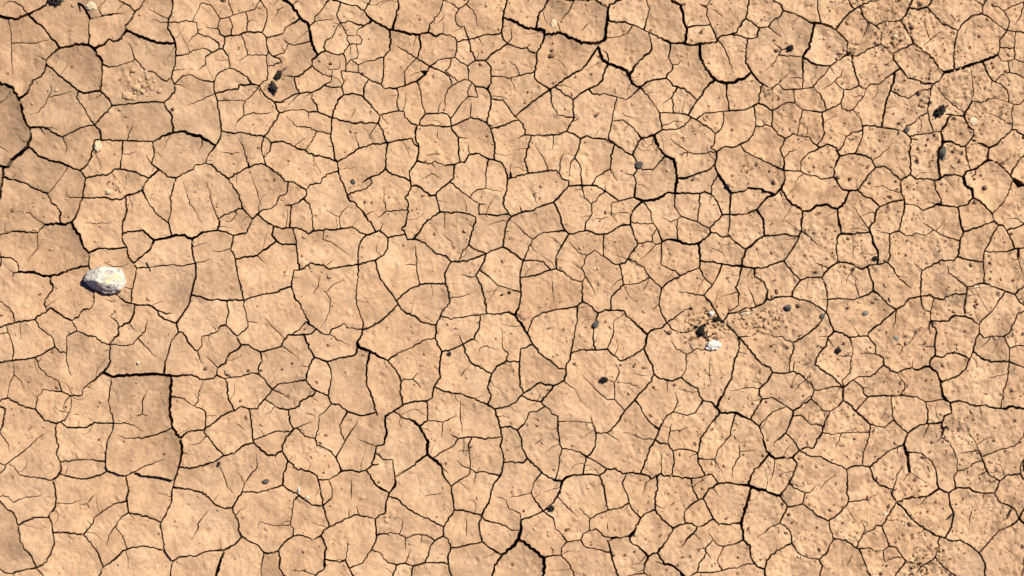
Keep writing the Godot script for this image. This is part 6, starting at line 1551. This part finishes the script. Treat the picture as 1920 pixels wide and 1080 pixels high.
	[-175,-174,176,-965,-702,-701,704,-1284,-282,283], [1329,-932,-838,-313,315], [313,837,1030,-391,-314], [933,-947,948,-837,838], [934,-1349,-839,841,-933],
	[1016,-1032,-1017], [1108,-1030,-948,-866,-812,813], [947,-841,840,-1315,-425,426,866], [812,-426,424,427,-46,45,-815,-814], [839,-281,282,1283,1445,-840],
	[-1445,-1434,-472,-471,474,475,476], [-476,-475,-474,473,-240,-239,238,1315], [1284,-482,481,1434,-1283], [-238,236,237,-424,425],
	[-237,-236,239,240,-656,-655,657,-1452,-427], [-45,44,-1296,-1294], [-44,46,1452,1466,-1384,-935,937], [-937,936,-1033,1032,-1295,1296],
	[1384,-1242,-444,445], [-1466,-657,654,-323,322,1242], [-654,655,656,1031,-1255,1256,-1210,-781,778,779], [-473,471,472,-481,483,879,880,-1212,1211,-1031],
	[-704,703,-881,-483,482], [1210,-1026,-1025,-544,-543,545], [-1211,1213,1222,1338,1339,-1087,1086,1255], [1212,1366,1367,1392,-1183,1181,1184,-1213],
	[-1086,1085,-579,577,-1024,1025,1026,-1256], [-879,882,-854,856,-1367,-1366,-880], [-1392,-856,855,1477,-1447], [1447,-1098,-1097,1099,-1182,1183],
	[1182,-1460,-1459,-1116,-585,-584,587,588,963,-1181], [-1184,-963,964,-1222], [-964,-588,-587,586,1178,1480,-606,603,604,-1339,-1338],
	[-1099,1096,1100,1459,1460], [1087,-604,-603,605,-1085], [-577,578,-1185,-680,681], [680,-1053,1054,-122,123,291], [579,-605,606,-718,-717,719,-578],
	[-719,720,-351,-350,-125,124,1053,1185], [-1480,-567,568,-720,717,718], [584,585,1115,-1462,-1289,-1179,-586], [1179,-98,99,498,567,-1178],
	[1116,-279,-278,280,-876,877,-1115], [-1100,1101,-998,-277,278,279], [-877,878,1457,1462], [-1457,-1455,-1454,1453,1483,-509,-97,98,1289],
	[876,-1386,-451,448,449,1454,1455,-878], [-1054,-124,126,777,-338,337], [-568,-498,-349,350,351], [509,-1091,1092,-508], [-1092,1089,1090],
	[1174,-355,356,-1416,-1312,-1175], [357,-572,571,1361,-356], [-547,546,1173,-1410,-1344,-573,572], [-1361,-1176,-259,-4,7,-1415,1416],
	[-1280,-412,414,-1244,1245,-1409,1410], [-571,573,1345,-1177,1176], [-7,5,6,1448,1456], [4,258,1354,-1125,1126,-6,-5], [259,1177,-742,740,741,-258],
	[1344,1409,-834,-833,-470,467,468,-614,615,910,-743,742,-1345], [413,761,764,-414], [-764,763,1474,-1243,1244], [1243,-285,284,833,834,-1245],
	[286,1046,-469,470,-284], [469,-990,-685,683,885,886,-468,-467], [-741,-740,743,-1379,1381,-1354], [-1381,1380,-1077,-1073,1075,-1257,-136,-135,137,1125],
	[-910,909,-1380,1379], [-615,616,-1303,-1152,-1076,1077,-909], [-886,-885,887,1265,-616,614], [-683,684,-1216,1215,-887],
	[-137,134,-163,-158,159,160,-157,155,-1448,-1126], [135,136,-1127,-782,-134], [1127,1257,1368,-501,500,-1128], [-1075,1074,-912,911,-1368],
	[501,-911,913,-1151,-176,173], [1073,1076,1153,-1194,-1193,1196,-1074], [912,-1196,1195,-623,-622,620,621,-913], [1151,-621,-620,-406,407,965],
	[1193,1194,-1235,1234,1464,-1399,-1398,-1195], [1398,1399,-848,-107,105,-117,119,120,406,622,623], [-1265,-1215,-90,89,1303], [-89,88,256,1235,-1153,1152],
	[1216,1267,-679,677,-257,-88,90], [257,-1325,1324,-1234,-256], [-1081,1080,-1420,-847,848,-1464,-1324], [1079,-91,93,-1080], [847,1419,-1435,-1401,-108,107],
	[-407,-120,-119,118,-703,701,702], [-118,117,165,494,991,-882,881], [-991,-853,854], [-105,106,-1251,1249,-1300,-1299,1298,-1082,-493,-492,-165],
	[108,1402,-106], [-494,492,493,-852,-851,849,853], [1082,-1482,-749,748,-850,851,852], [-1298,-534,535,-395,392,1482], [1299,1300,-318,316,534],
	[850,-245,247,-855,-849], [1401,-1374,-1250,1251,-1402], [1435,1446,-1481,-1373,1374], [1250,1373,-931,930,-317,318,-1249],
	[-1336,-1004,-796,794,795,931,1481], [-795,-794,-526,525,528,-930], [-528,-360,361,1372,-535,-316,317], [-1372,1370,1371,-1478,-394,-393,395],
	[-392,393,394,-1247,1246,-747,749], [747,1439,-246,245,-748], [-247,246,-1417,-1101,-1096,1097,1098,-1477], [1417,-1439,-1246,-832,-49,48,998],
	[-48,47,554,1061,1305,1386,-280,277], [1247,1478,-968,-967,969,1110,-296,297,298,832], [-298,-297,295,-47,49], [-489,488,1147,1148,-660,658,924,-554],
	[-295,296,-487,-486,484,489], [-1110,-19,17,-639,-485,486,487], [970,-1323,-18,19,-969], [-924,925,-1449,-1306,-1061], [-925,-658,659],
]
# Fine cracks that end inside a plate: [plate, width in tenths, tip at start, tip at end, x, y, ...]
const HAIRS := [
	[78,21,1,0,6,14,11,6,25,3,42,12,54,28], [61,52,1,0,151,22,146,6,158,14,167,31,169,36], [100,21,0,1,192,31,211,26,233,25], [101,21,1,0,242,81,247,94,254,111],
	[0,16,0,1,316,42,303,43,286,36], [0,16,0,1,317,36,294,25,278,17], [102,16,0,1,372,62,358,72,353,82], [105,25,1,0,372,132,384,122,386,111,386,107,397,99],
	[106,16,0,1,328,158,342,160,351,167], [40,16,0,0,17,36,21,61,22,81], [40,16,0,1,22,81,22,111,24,139], [40,21,0,1,22,81,56,81,78,79,89,76],
	[109,16,0,1,83,239,100,240,108,244], [109,16,0,1,90,183,122,176,138,171], [109,16,0,1,90,183,96,172,96,158], [109,16,0,1,90,183,86,194,72,211,57,215],
	[108,16,0,1,239,264,244,247,249,233], [63,16,0,1,-41,211,-27,206,0,193,11,188,22,172], [40,16,0,1,89,114,69,104], [105,16,0,1,325,133,347,130],
	[106,16,1,0,353,197,369,192,380,186,404,176], [110,21,0,1,72,238,81,244,85,254], [63,16,0,1,-51,226,-25,260,0,275,18,286],
	[110,21,0,1,119,257,126,274,125,285], [83,16,1,0,32,396,56,399,67,410,86,421], [113,16,0,1,285,307,274,291], [116,16,1,1,236,329,238,338],
	[115,18,0,1,156,371,129,370,124,357], [111,21,0,1,380,258,379,271,374,281], [120,16,1,1,344,342,351,363,357,382,369,399,379,418],
	[118,16,1,1,160,418,178,419,211,418], [83,16,1,0,10,418,10,432,17,437], [117,16,0,1,72,436,71,466,58,482,54,491], [125,16,0,1,367,493,380,491,395,486],
	[124,16,1,1,196,492,211,499,228,500,242,495], [97,21,0,0,36,510,28,512], [97,16,0,1,28,512,18,506], [97,21,0,1,28,512,23,520],
	[130,21,0,1,125,662,125,676,129,687,129,698,135,705], [56,16,1,0,26,682,26,703], [56,16,0,0,26,703,17,720,14,746], [56,16,0,1,26,703,39,714,44,728],
	[57,32,0,1,-36,757,-27,764], [132,21,0,1,133,742,122,753,119,764,122,770], [134,21,1,0,278,730,268,751,268,776], [134,21,0,1,268,776,256,780],
	[134,16,0,1,268,776,279,780], [131,21,0,0,207,646,236,648,249,645,258,634], [131,21,0,1,258,634,272,620,276,601], [131,21,0,1,258,634,275,652,293,669],
	[124,21,0,1,225,612,219,601,203,591], [131,21,0,1,242,605,253,619], [124,32,1,0,218,552,233,563,247,569], [124,16,0,1,249,542,233,538],
	[126,32,0,1,294,581,308,587,324,587], [135,21,0,1,371,658,376,676,380,681], [136,21,1,0,380,720,374,734,371,753,364,762], [133,16,1,1,139,776,150,778],
	[124,16,1,1,200,562,219,566], [134,21,0,1,215,793,236,793,256,799,268,809], [29,21,0,1,0,811,14,829,18,849],
	[29,21,0,1,17,867,25,861,42,849,56,836,69,822,85,812], [134,21,0,1,253,884,272,874,294,866,308,861], [134,28,0,1,324,802,289,816,258,822,236,822,224,815],
	[144,16,0,1,342,849,358,852], [58,19,1,0,81,926,67,931,53,931,31,939,25,942,17,931,0,931,-6,931], [141,16,0,1,105,943,131,945,153,937],
	[141,16,1,0,150,947,164,944], [141,16,0,1,164,944,178,927], [141,16,0,1,164,944,169,955], [148,21,0,1,217,986,206,1002,200,1022],
	[146,16,0,1,242,961,253,972], [145,20,1,1,360,1012,369,997,374,977,380,971,392,956], [29,16,1,1,62,798,51,809], [107,16,0,1,408,54,388,52],
	[154,21,0,1,541,82,531,74], [87,16,1,1,516,31,522,19,534,12], [155,16,0,1,590,42,602,38,624,36], [156,21,1,0,531,142,544,144,552,145],
	[157,16,1,0,613,125,619,131,624,130], [157,16,0,1,624,130,636,130,638,119,637,115], [157,16,0,0,624,130,622,144], [150,16,0,1,465,103,449,114],
	[173,21,0,0,461,189,456,199,458,217], [173,21,0,1,458,217,476,212,491,214,512,210], [173,21,0,1,458,217,448,226,441,236],
	[172,16,1,0,541,197,555,183,563,176], [178,16,0,1,580,210,579,222], [166,24,1,0,729,233,724,228,713,215,730,211,748,208],
	[164,27,1,0,744,86,755,93,760,96,777,107,781,110], [178,21,1,0,537,218,547,228,558,238,580,239,594,246], [180,16,0,1,709,231,694,253,693,260],
	[180,16,1,0,663,247,667,260,674,278], [171,16,1,1,666,203,659,221], [184,16,1,1,472,329,477,346,484,363,490,386],
	[120,21,1,0,387,341,394,363,397,379,405,400,409,410], [186,32,0,1,547,385,534,385], [187,16,1,0,612,395,637,407], [187,16,0,0,637,407,639,429],
	[187,16,0,1,637,407,641,399,655,386], [189,16,0,1,685,404,702,395], [188,32,0,1,694,333,679,343], [189,16,1,0,720,352,720,371,724,396],
	[189,21,0,1,724,396,708,409], [189,21,0,0,724,396,744,395,765,394], [189,16,0,1,713,432,719,417], [200,21,0,1,578,496,581,506], [201,16,0,1,483,479,497,493],
	[125,16,0,1,434,466,413,472,397,471], [193,16,0,1,608,432,605,449,622,454,638,466,654,477], [203,16,0,1,466,603,484,605],
	[200,21,1,1,598,520,598,534,588,551], [200,16,1,0,644,524,624,535,612,548], [200,16,0,1,612,548,620,564,619,581,611,601,601,614],
	[200,16,0,1,612,548,605,545], [206,16,1,0,647,614,653,615], [206,16,0,1,618,627,636,638,656,646], [203,16,1,0,494,594,511,612,535,636],
	[213,16,0,1,529,648,544,659,558,671], [135,21,1,0,386,667,401,681,409,689], [204,21,1,0,420,694,422,703,436,708], [214,21,0,1,511,730,530,738,544,749],
	[218,16,1,1,593,780,586,778,572,774], [210,32,0,1,706,773,708,780], [211,21,0,0,752,714,760,711,774,711], [217,16,1,1,440,791,459,806],
	[218,21,0,1,556,802,569,797,584,791], [210,21,1,0,672,788,659,808,647,827], [210,16,1,0,672,824,688,830,706,837], [227,32,0,1,698,872,711,870],
	[225,16,0,1,655,969,654,955], [225,16,0,1,674,965,668,949], [232,16,0,1,545,984,513,986,487,977,483,990], [143,21,1,1,411,870,419,891,427,911,437,924],
	[143,21,1,0,480,847,483,874,469,891,459,905], [143,21,0,0,459,905,455,922], [143,16,0,1,459,905,445,883], [230,16,1,0,651,1013,652,1030,648,1049],
	[229,16,1,0,756,969,754,991,749,1001], [37,16,1,0,547,1069,569,1070,592,1077], [225,21,1,1,659,899,659,936], [235,16,1,1,835,26,829,36,820,44],
	[94,21,0,1,874,8,888,21,893,33,895,51], [239,21,0,1,1077,1,1066,22,1052,39], [239,16,0,1,1052,64,1046,47,1032,36],
	[241,27,1,0,1129,94,1139,103,1140,108,1140,120], [236,16,0,1,896,71,907,85], [238,16,0,1,988,90,995,82], [238,21,1,0,959,54,960,67,952,82],
	[242,21,1,1,954,115,966,122,972,133,974,142,975,156,974,178,971,189], [250,21,0,1,849,160,838,169,835,181,834,206], [252,21,1,0,884,192,882,221],
	[181,16,1,1,820,247,820,260], [255,21,0,1,859,257,877,260], [257,21,0,1,984,253,971,260], [258,16,0,1,1037,253,1038,260,1035,282],
	[241,16,1,1,1046,111,1054,119,1063,131], [239,16,1,1,1106,40,1089,60], [259,16,0,1,1072,229,1085,222], [250,16,0,1,821,212,827,189],
	[261,16,1,1,785,341,803,329,813,327,827,335], [181,16,1,1,799,291,824,289], [255,16,1,0,877,271,881,289], [263,16,0,1,911,353,927,357,941,359],
	[261,16,0,1,810,307,816,314], [263,21,0,1,898,382,911,384], [258,21,1,0,1003,272,1016,291,1022,302,1028,321], [258,21,0,1,1077,296,1068,309,1068,327],
	[258,21,1,0,1057,288,1050,302,1049,327], [264,21,0,1,978,398,974,386], [264,16,1,1,995,352,1006,382], [270,16,1,1,1134,341,1135,359,1140,373],
	[271,16,1,1,1113,410,1132,410,1140,406], [266,16,0,1,834,398,834,429], [266,16,1,1,829,438,846,452,850,466], [267,21,1,0,963,416,979,432,999,449],
	[273,16,0,1,994,459,1007,474], [276,16,1,0,860,513,882,520,892,518], [198,21,1,0,779,460,781,488,781,497], [198,21,0,0,781,497,782,510,784,520,787,534],
	[198,16,0,1,781,497,760,496], [272,16,1,0,1068,454,1085,474,1100,479], [272,16,0,1,1091,504,1077,496], [276,16,0,1,842,559,866,556,888,548],
	[280,16,1,1,1035,520,1039,570], [290,20,1,0,1091,702,1107,719,1121,734,1140,750,1152,748], [282,21,0,1,868,645,860,626], [285,16,0,1,888,635,898,644],
	[285,16,1,1,898,664,899,655,907,648,932,656], [285,21,1,0,942,623,942,651,953,664,949,677], [283,16,1,1,877,689,863,706],
	[211,21,0,1,774,711,784,720,789,728], [211,16,0,1,774,711,785,698], [284,21,1,1,864,751,863,778,867,811], [290,16,0,1,1057,714,1079,731,1088,751],
	[284,21,0,0,802,788,831,791], [284,21,0,1,831,791,854,780], [284,16,0,1,831,791,828,819], [284,21,1,0,845,815,860,822], [295,21,1,0,856,863,866,873,882,879],
	[299,16,0,1,893,886,889,905], [290,21,0,1,1111,793,1107,780], [298,16,0,1,996,924,977,929,954,932], [307,21,0,1,1045,930,1060,947,1071,958,1085,970],
	[307,21,1,0,1085,952,1099,965,1106,972], [298,17,1,0,929,930,949,938,954,952,974,962,977,974], [295,16,0,1,829,876,841,887], [228,16,1,1,796,930,829,924],
	[233,16,0,1,760,1056,770,1030], [233,21,0,1,760,1008,760,1030], [301,16,1,1,874,969,875,1005], [310,16,1,1,1138,980,1140,996], [294,16,1,1,1002,833,1016,823],
	[27,32,0,1,1325,14,1312,8], [34,16,1,1,1332,17,1343,21,1355,33], [319,21,0,1,1440,51,1454,62,1465,69], [317,24,1,0,1376,138,1366,111,1359,94,1351,82,1344,75],
	[315,16,0,1,1262,122,1271,121,1278,112], [322,16,0,1,1259,183,1247,190,1240,197], [319,16,0,1,1459,103,1451,119,1432,135], [319,21,0,0,1459,103,1465,93],
	[319,21,0,0,1459,103,1479,106,1504,107], [319,21,1,0,1451,81,1465,93], [319,16,0,1,1465,93,1476,92],
	[319,16,1,1,1465,133,1465,142,1459,158,1471,144,1484,133], [319,16,1,1,1479,147,1504,147,1520,142], [331,16,0,1,1434,233,1428,224],
	[323,16,1,1,1165,210,1173,219,1190,221], [270,21,0,1,1144,317,1154,334,1158,339], [270,16,0,1,1187,329,1171,325], [326,21,1,0,1273,291,1290,285],
	[326,21,0,1,1290,285,1271,272,1256,260], [326,21,0,0,1290,285,1301,289,1343,285], [326,16,0,1,1290,285,1287,295], [340,21,0,1,1469,298,1479,285,1494,281],
	[350,21,0,1,1501,432,1520,447,1530,457,1537,467], [271,16,1,0,1157,416,1147,404,1146,381,1161,377], [343,16,1,0,1240,407,1259,416,1269,411],
	[366,16,0,1,1229,459,1215,475,1201,486], [357,16,1,1,1333,464,1354,474,1361,482], [364,21,1,0,1272,548,1290,548,1304,552,1319,554],
	[361,16,1,0,1352,556,1383,547], [360,21,1,0,1402,537,1409,551,1418,575], [364,29,0,1,1250,605,1265,596,1279,584,1294,577],
	[289,21,1,0,1151,598,1150,626,1138,655], [370,21,1,0,1257,639,1268,653,1287,664], [370,21,0,0,1287,664,1286,687,1284,699,1276,708],
	[370,21,0,0,1287,664,1296,660,1300,657], [370,17,0,1,1300,657,1307,653,1321,656,1334,659], [370,16,0,1,1300,657,1291,642], [371,21,0,1,1384,631,1407,631],
	[371,21,1,0,1434,624,1451,631,1465,630,1471,637,1487,642], [377,21,1,0,1489,677,1487,696], [377,16,1,1,1504,684,1520,680,1509,664],
	[377,21,1,0,1520,699,1511,712], [374,16,0,1,1423,728,1398,726,1382,731,1368,732], [376,21,0,1,1290,778,1287,780], [373,21,1,0,1265,734,1271,753,1262,772],
	[290,21,1,0,1154,681,1162,698,1152,717], [290,21,0,0,1152,717,1152,748], [290,16,0,1,1152,717,1140,713], [290,21,0,0,1152,748,1171,770],
	[290,16,1,1,1161,717,1182,719,1200,728], [373,16,0,1,1251,713,1251,734], [370,16,1,1,1330,677,1330,703,1334,726], [290,16,1,1,1193,702,1215,705],
	[369,16,0,1,1236,570,1223,580], [305,16,0,1,1138,811,1162,826], [305,16,1,0,1166,811,1184,813,1201,822,1228,824], [376,21,1,0,1259,794,1256,808],
	[376,21,0,0,1256,808,1254,816,1252,831], [376,16,0,1,1256,808,1279,806,1291,799], [387,16,0,1,1308,849,1291,858], [382,16,0,1,1340,861,1347,876,1355,886],
	[382,21,1,0,1386,833,1387,847], [382,21,0,1,1387,847,1387,855,1373,877,1372,894], [382,16,0,1,1387,847,1418,844], [380,32,0,1,1473,812,1451,830],
	[390,21,0,1,1452,860,1451,883,1443,902], [392,18,0,1,1509,924,1520,921,1531,909], [385,16,0,1,1240,887,1239,847], [386,16,0,1,1221,897,1211,905,1205,927],
	[388,16,0,1,1228,944,1246,956], [388,16,1,1,1266,940,1255,949], [395,21,0,1,1461,980,1446,987,1432,999,1418,1009], [15,32,0,0,1307,987,1300,999],
	[15,32,0,1,1300,999,1287,1011,1278,1024], [15,16,0,1,1300,999,1314,1011], [79,16,0,1,1246,1058,1228,1052], [15,21,1,0,1329,999,1337,1011],
	[400,16,0,1,1323,1033,1334,1048], [15,16,0,1,1323,1027,1304,1030], [15,32,0,1,1307,1072,1293,1079], [16,16,1,0,1484,1079,1496,1080,1520,1083,1444,1143],
	[39,32,1,0,1648,1,1631,3,1612,12], [401,16,0,1,1628,42,1623,60,1616,74], [402,32,0,1,1651,83,1653,81], [336,16,1,0,1541,168,1559,158,1565,152],
	[336,16,0,1,1565,152,1576,142,1580,131], [336,21,0,0,1565,152,1574,164,1582,168], [403,16,1,0,1731,86,1745,75], [403,16,0,1,1745,75,1762,60],
	[403,16,0,1,1745,75,1734,47,1734,33], [52,21,1,0,1859,8,1873,14,1881,21], [28,21,0,1,1920,4,1913,31,1902,47], [410,16,0,1,1860,151,1858,164],
	[410,21,1,0,1820,133,1823,156,1824,178,1821,190], [410,21,1,0,1756,164,1770,181,1787,197,1809,212], [410,32,0,1,1782,215,1773,214],
	[415,16,1,0,1851,212,1870,219,1887,232,1898,233], [336,16,0,1,1556,124,1564,139], [91,16,1,1,1784,28,1794,44], [91,16,1,0,1767,14,1769,0,1771,-25],
	[417,16,1,0,1674,260,1669,274,1651,291,1635,302], [426,21,1,0,1601,388,1612,406,1628,428], [425,16,1,0,1638,350,1656,349,1670,357,1689,361],
	[419,21,0,1,1708,260,1723,263], [434,21,0,1,1826,318,1827,327,1817,335], [430,21,1,0,1731,418,1751,431], [429,16,1,1,1599,449,1599,479],
	[350,21,1,0,1526,491,1537,496,1553,503], [428,21,1,0,1642,432,1656,435,1667,439], [431,32,0,0,1662,492,1673,502,1680,516],
	[431,25,0,1,1680,516,1684,520,1698,534,1709,541], [431,16,0,1,1680,516,1693,520], [439,18,1,1,1605,510,1604,520,1603,534,1612,558,1623,570,1627,578],
	[431,16,0,1,1728,507,1712,491], [438,27,1,0,1777,499,1778,511,1791,520,1803,531,1813,539], [45,21,0,1,1907,466,1908,485,1920,518],
	[18,16,1,0,1887,411,1906,410,1920,420], [18,16,1,1,1906,382,1910,396], [442,21,0,1,1680,580,1678,601,1674,617], [444,16,1,0,1612,663,1628,662,1641,663],
	[441,16,0,1,1551,634,1564,652], [441,21,0,1,1597,668,1573,667], [442,16,1,0,1676,648,1687,645,1692,651], [442,16,0,1,1692,651,1709,639,1720,614],
	[442,16,0,1,1692,651,1689,662,1684,666], [442,16,0,1,1709,689,1712,673], [442,32,0,1,1744,601,1741,614,1744,626],
	[453,19,1,1,1867,639,1858,630,1846,645,1838,651], [445,16,0,1,1617,726,1627,727], [393,16,0,1,1578,812,1566,841], [461,21,0,1,1742,794,1731,820],
	[462,58,0,0,1698,847,1701,855,1705,884], [462,16,0,1,1705,884,1694,901], [462,16,0,1,1705,884,1737,906], [462,21,1,0,1692,873,1681,894,1673,918],
	[460,21,0,1,1591,941,1614,938,1631,934,1646,926], [461,16,0,1,1764,820,1755,829], [96,16,1,0,1812,802,1828,827,1832,835], [96,16,0,0,1832,835,1835,844],
	[96,16,0,1,1832,835,1845,824,1862,820], [96,32,0,0,1835,844,1840,857], [96,21,0,1,1835,844,1820,847,1806,849], [466,21,0,1,1849,883,1834,891,1839,905],
	[464,21,0,1,1787,962,1776,974], [464,16,1,0,1714,948,1726,945,1737,931], [50,21,0,1,1726,1063,1717,1077], [460,16,1,1,1589,955,1606,980],
	[465,16,1,1,1824,951,1817,974,1816,986], [392,16,1,1,1563,892,1546,905,1538,918], [62,16,1,1,1599,1038,1588,1058], [47,16,1,1,1882,1023,1903,1042],
	[460,16,0,1,1617,1002,1626,984], [177,21,1,0,448,260,458,279,462,296,469,313], [177,16,1,1,413,285,436,288,451,286], [281,21,0,1,1098,518,1110,538,1116,554],
	[172,16,0,1,527,192,536,192],
]
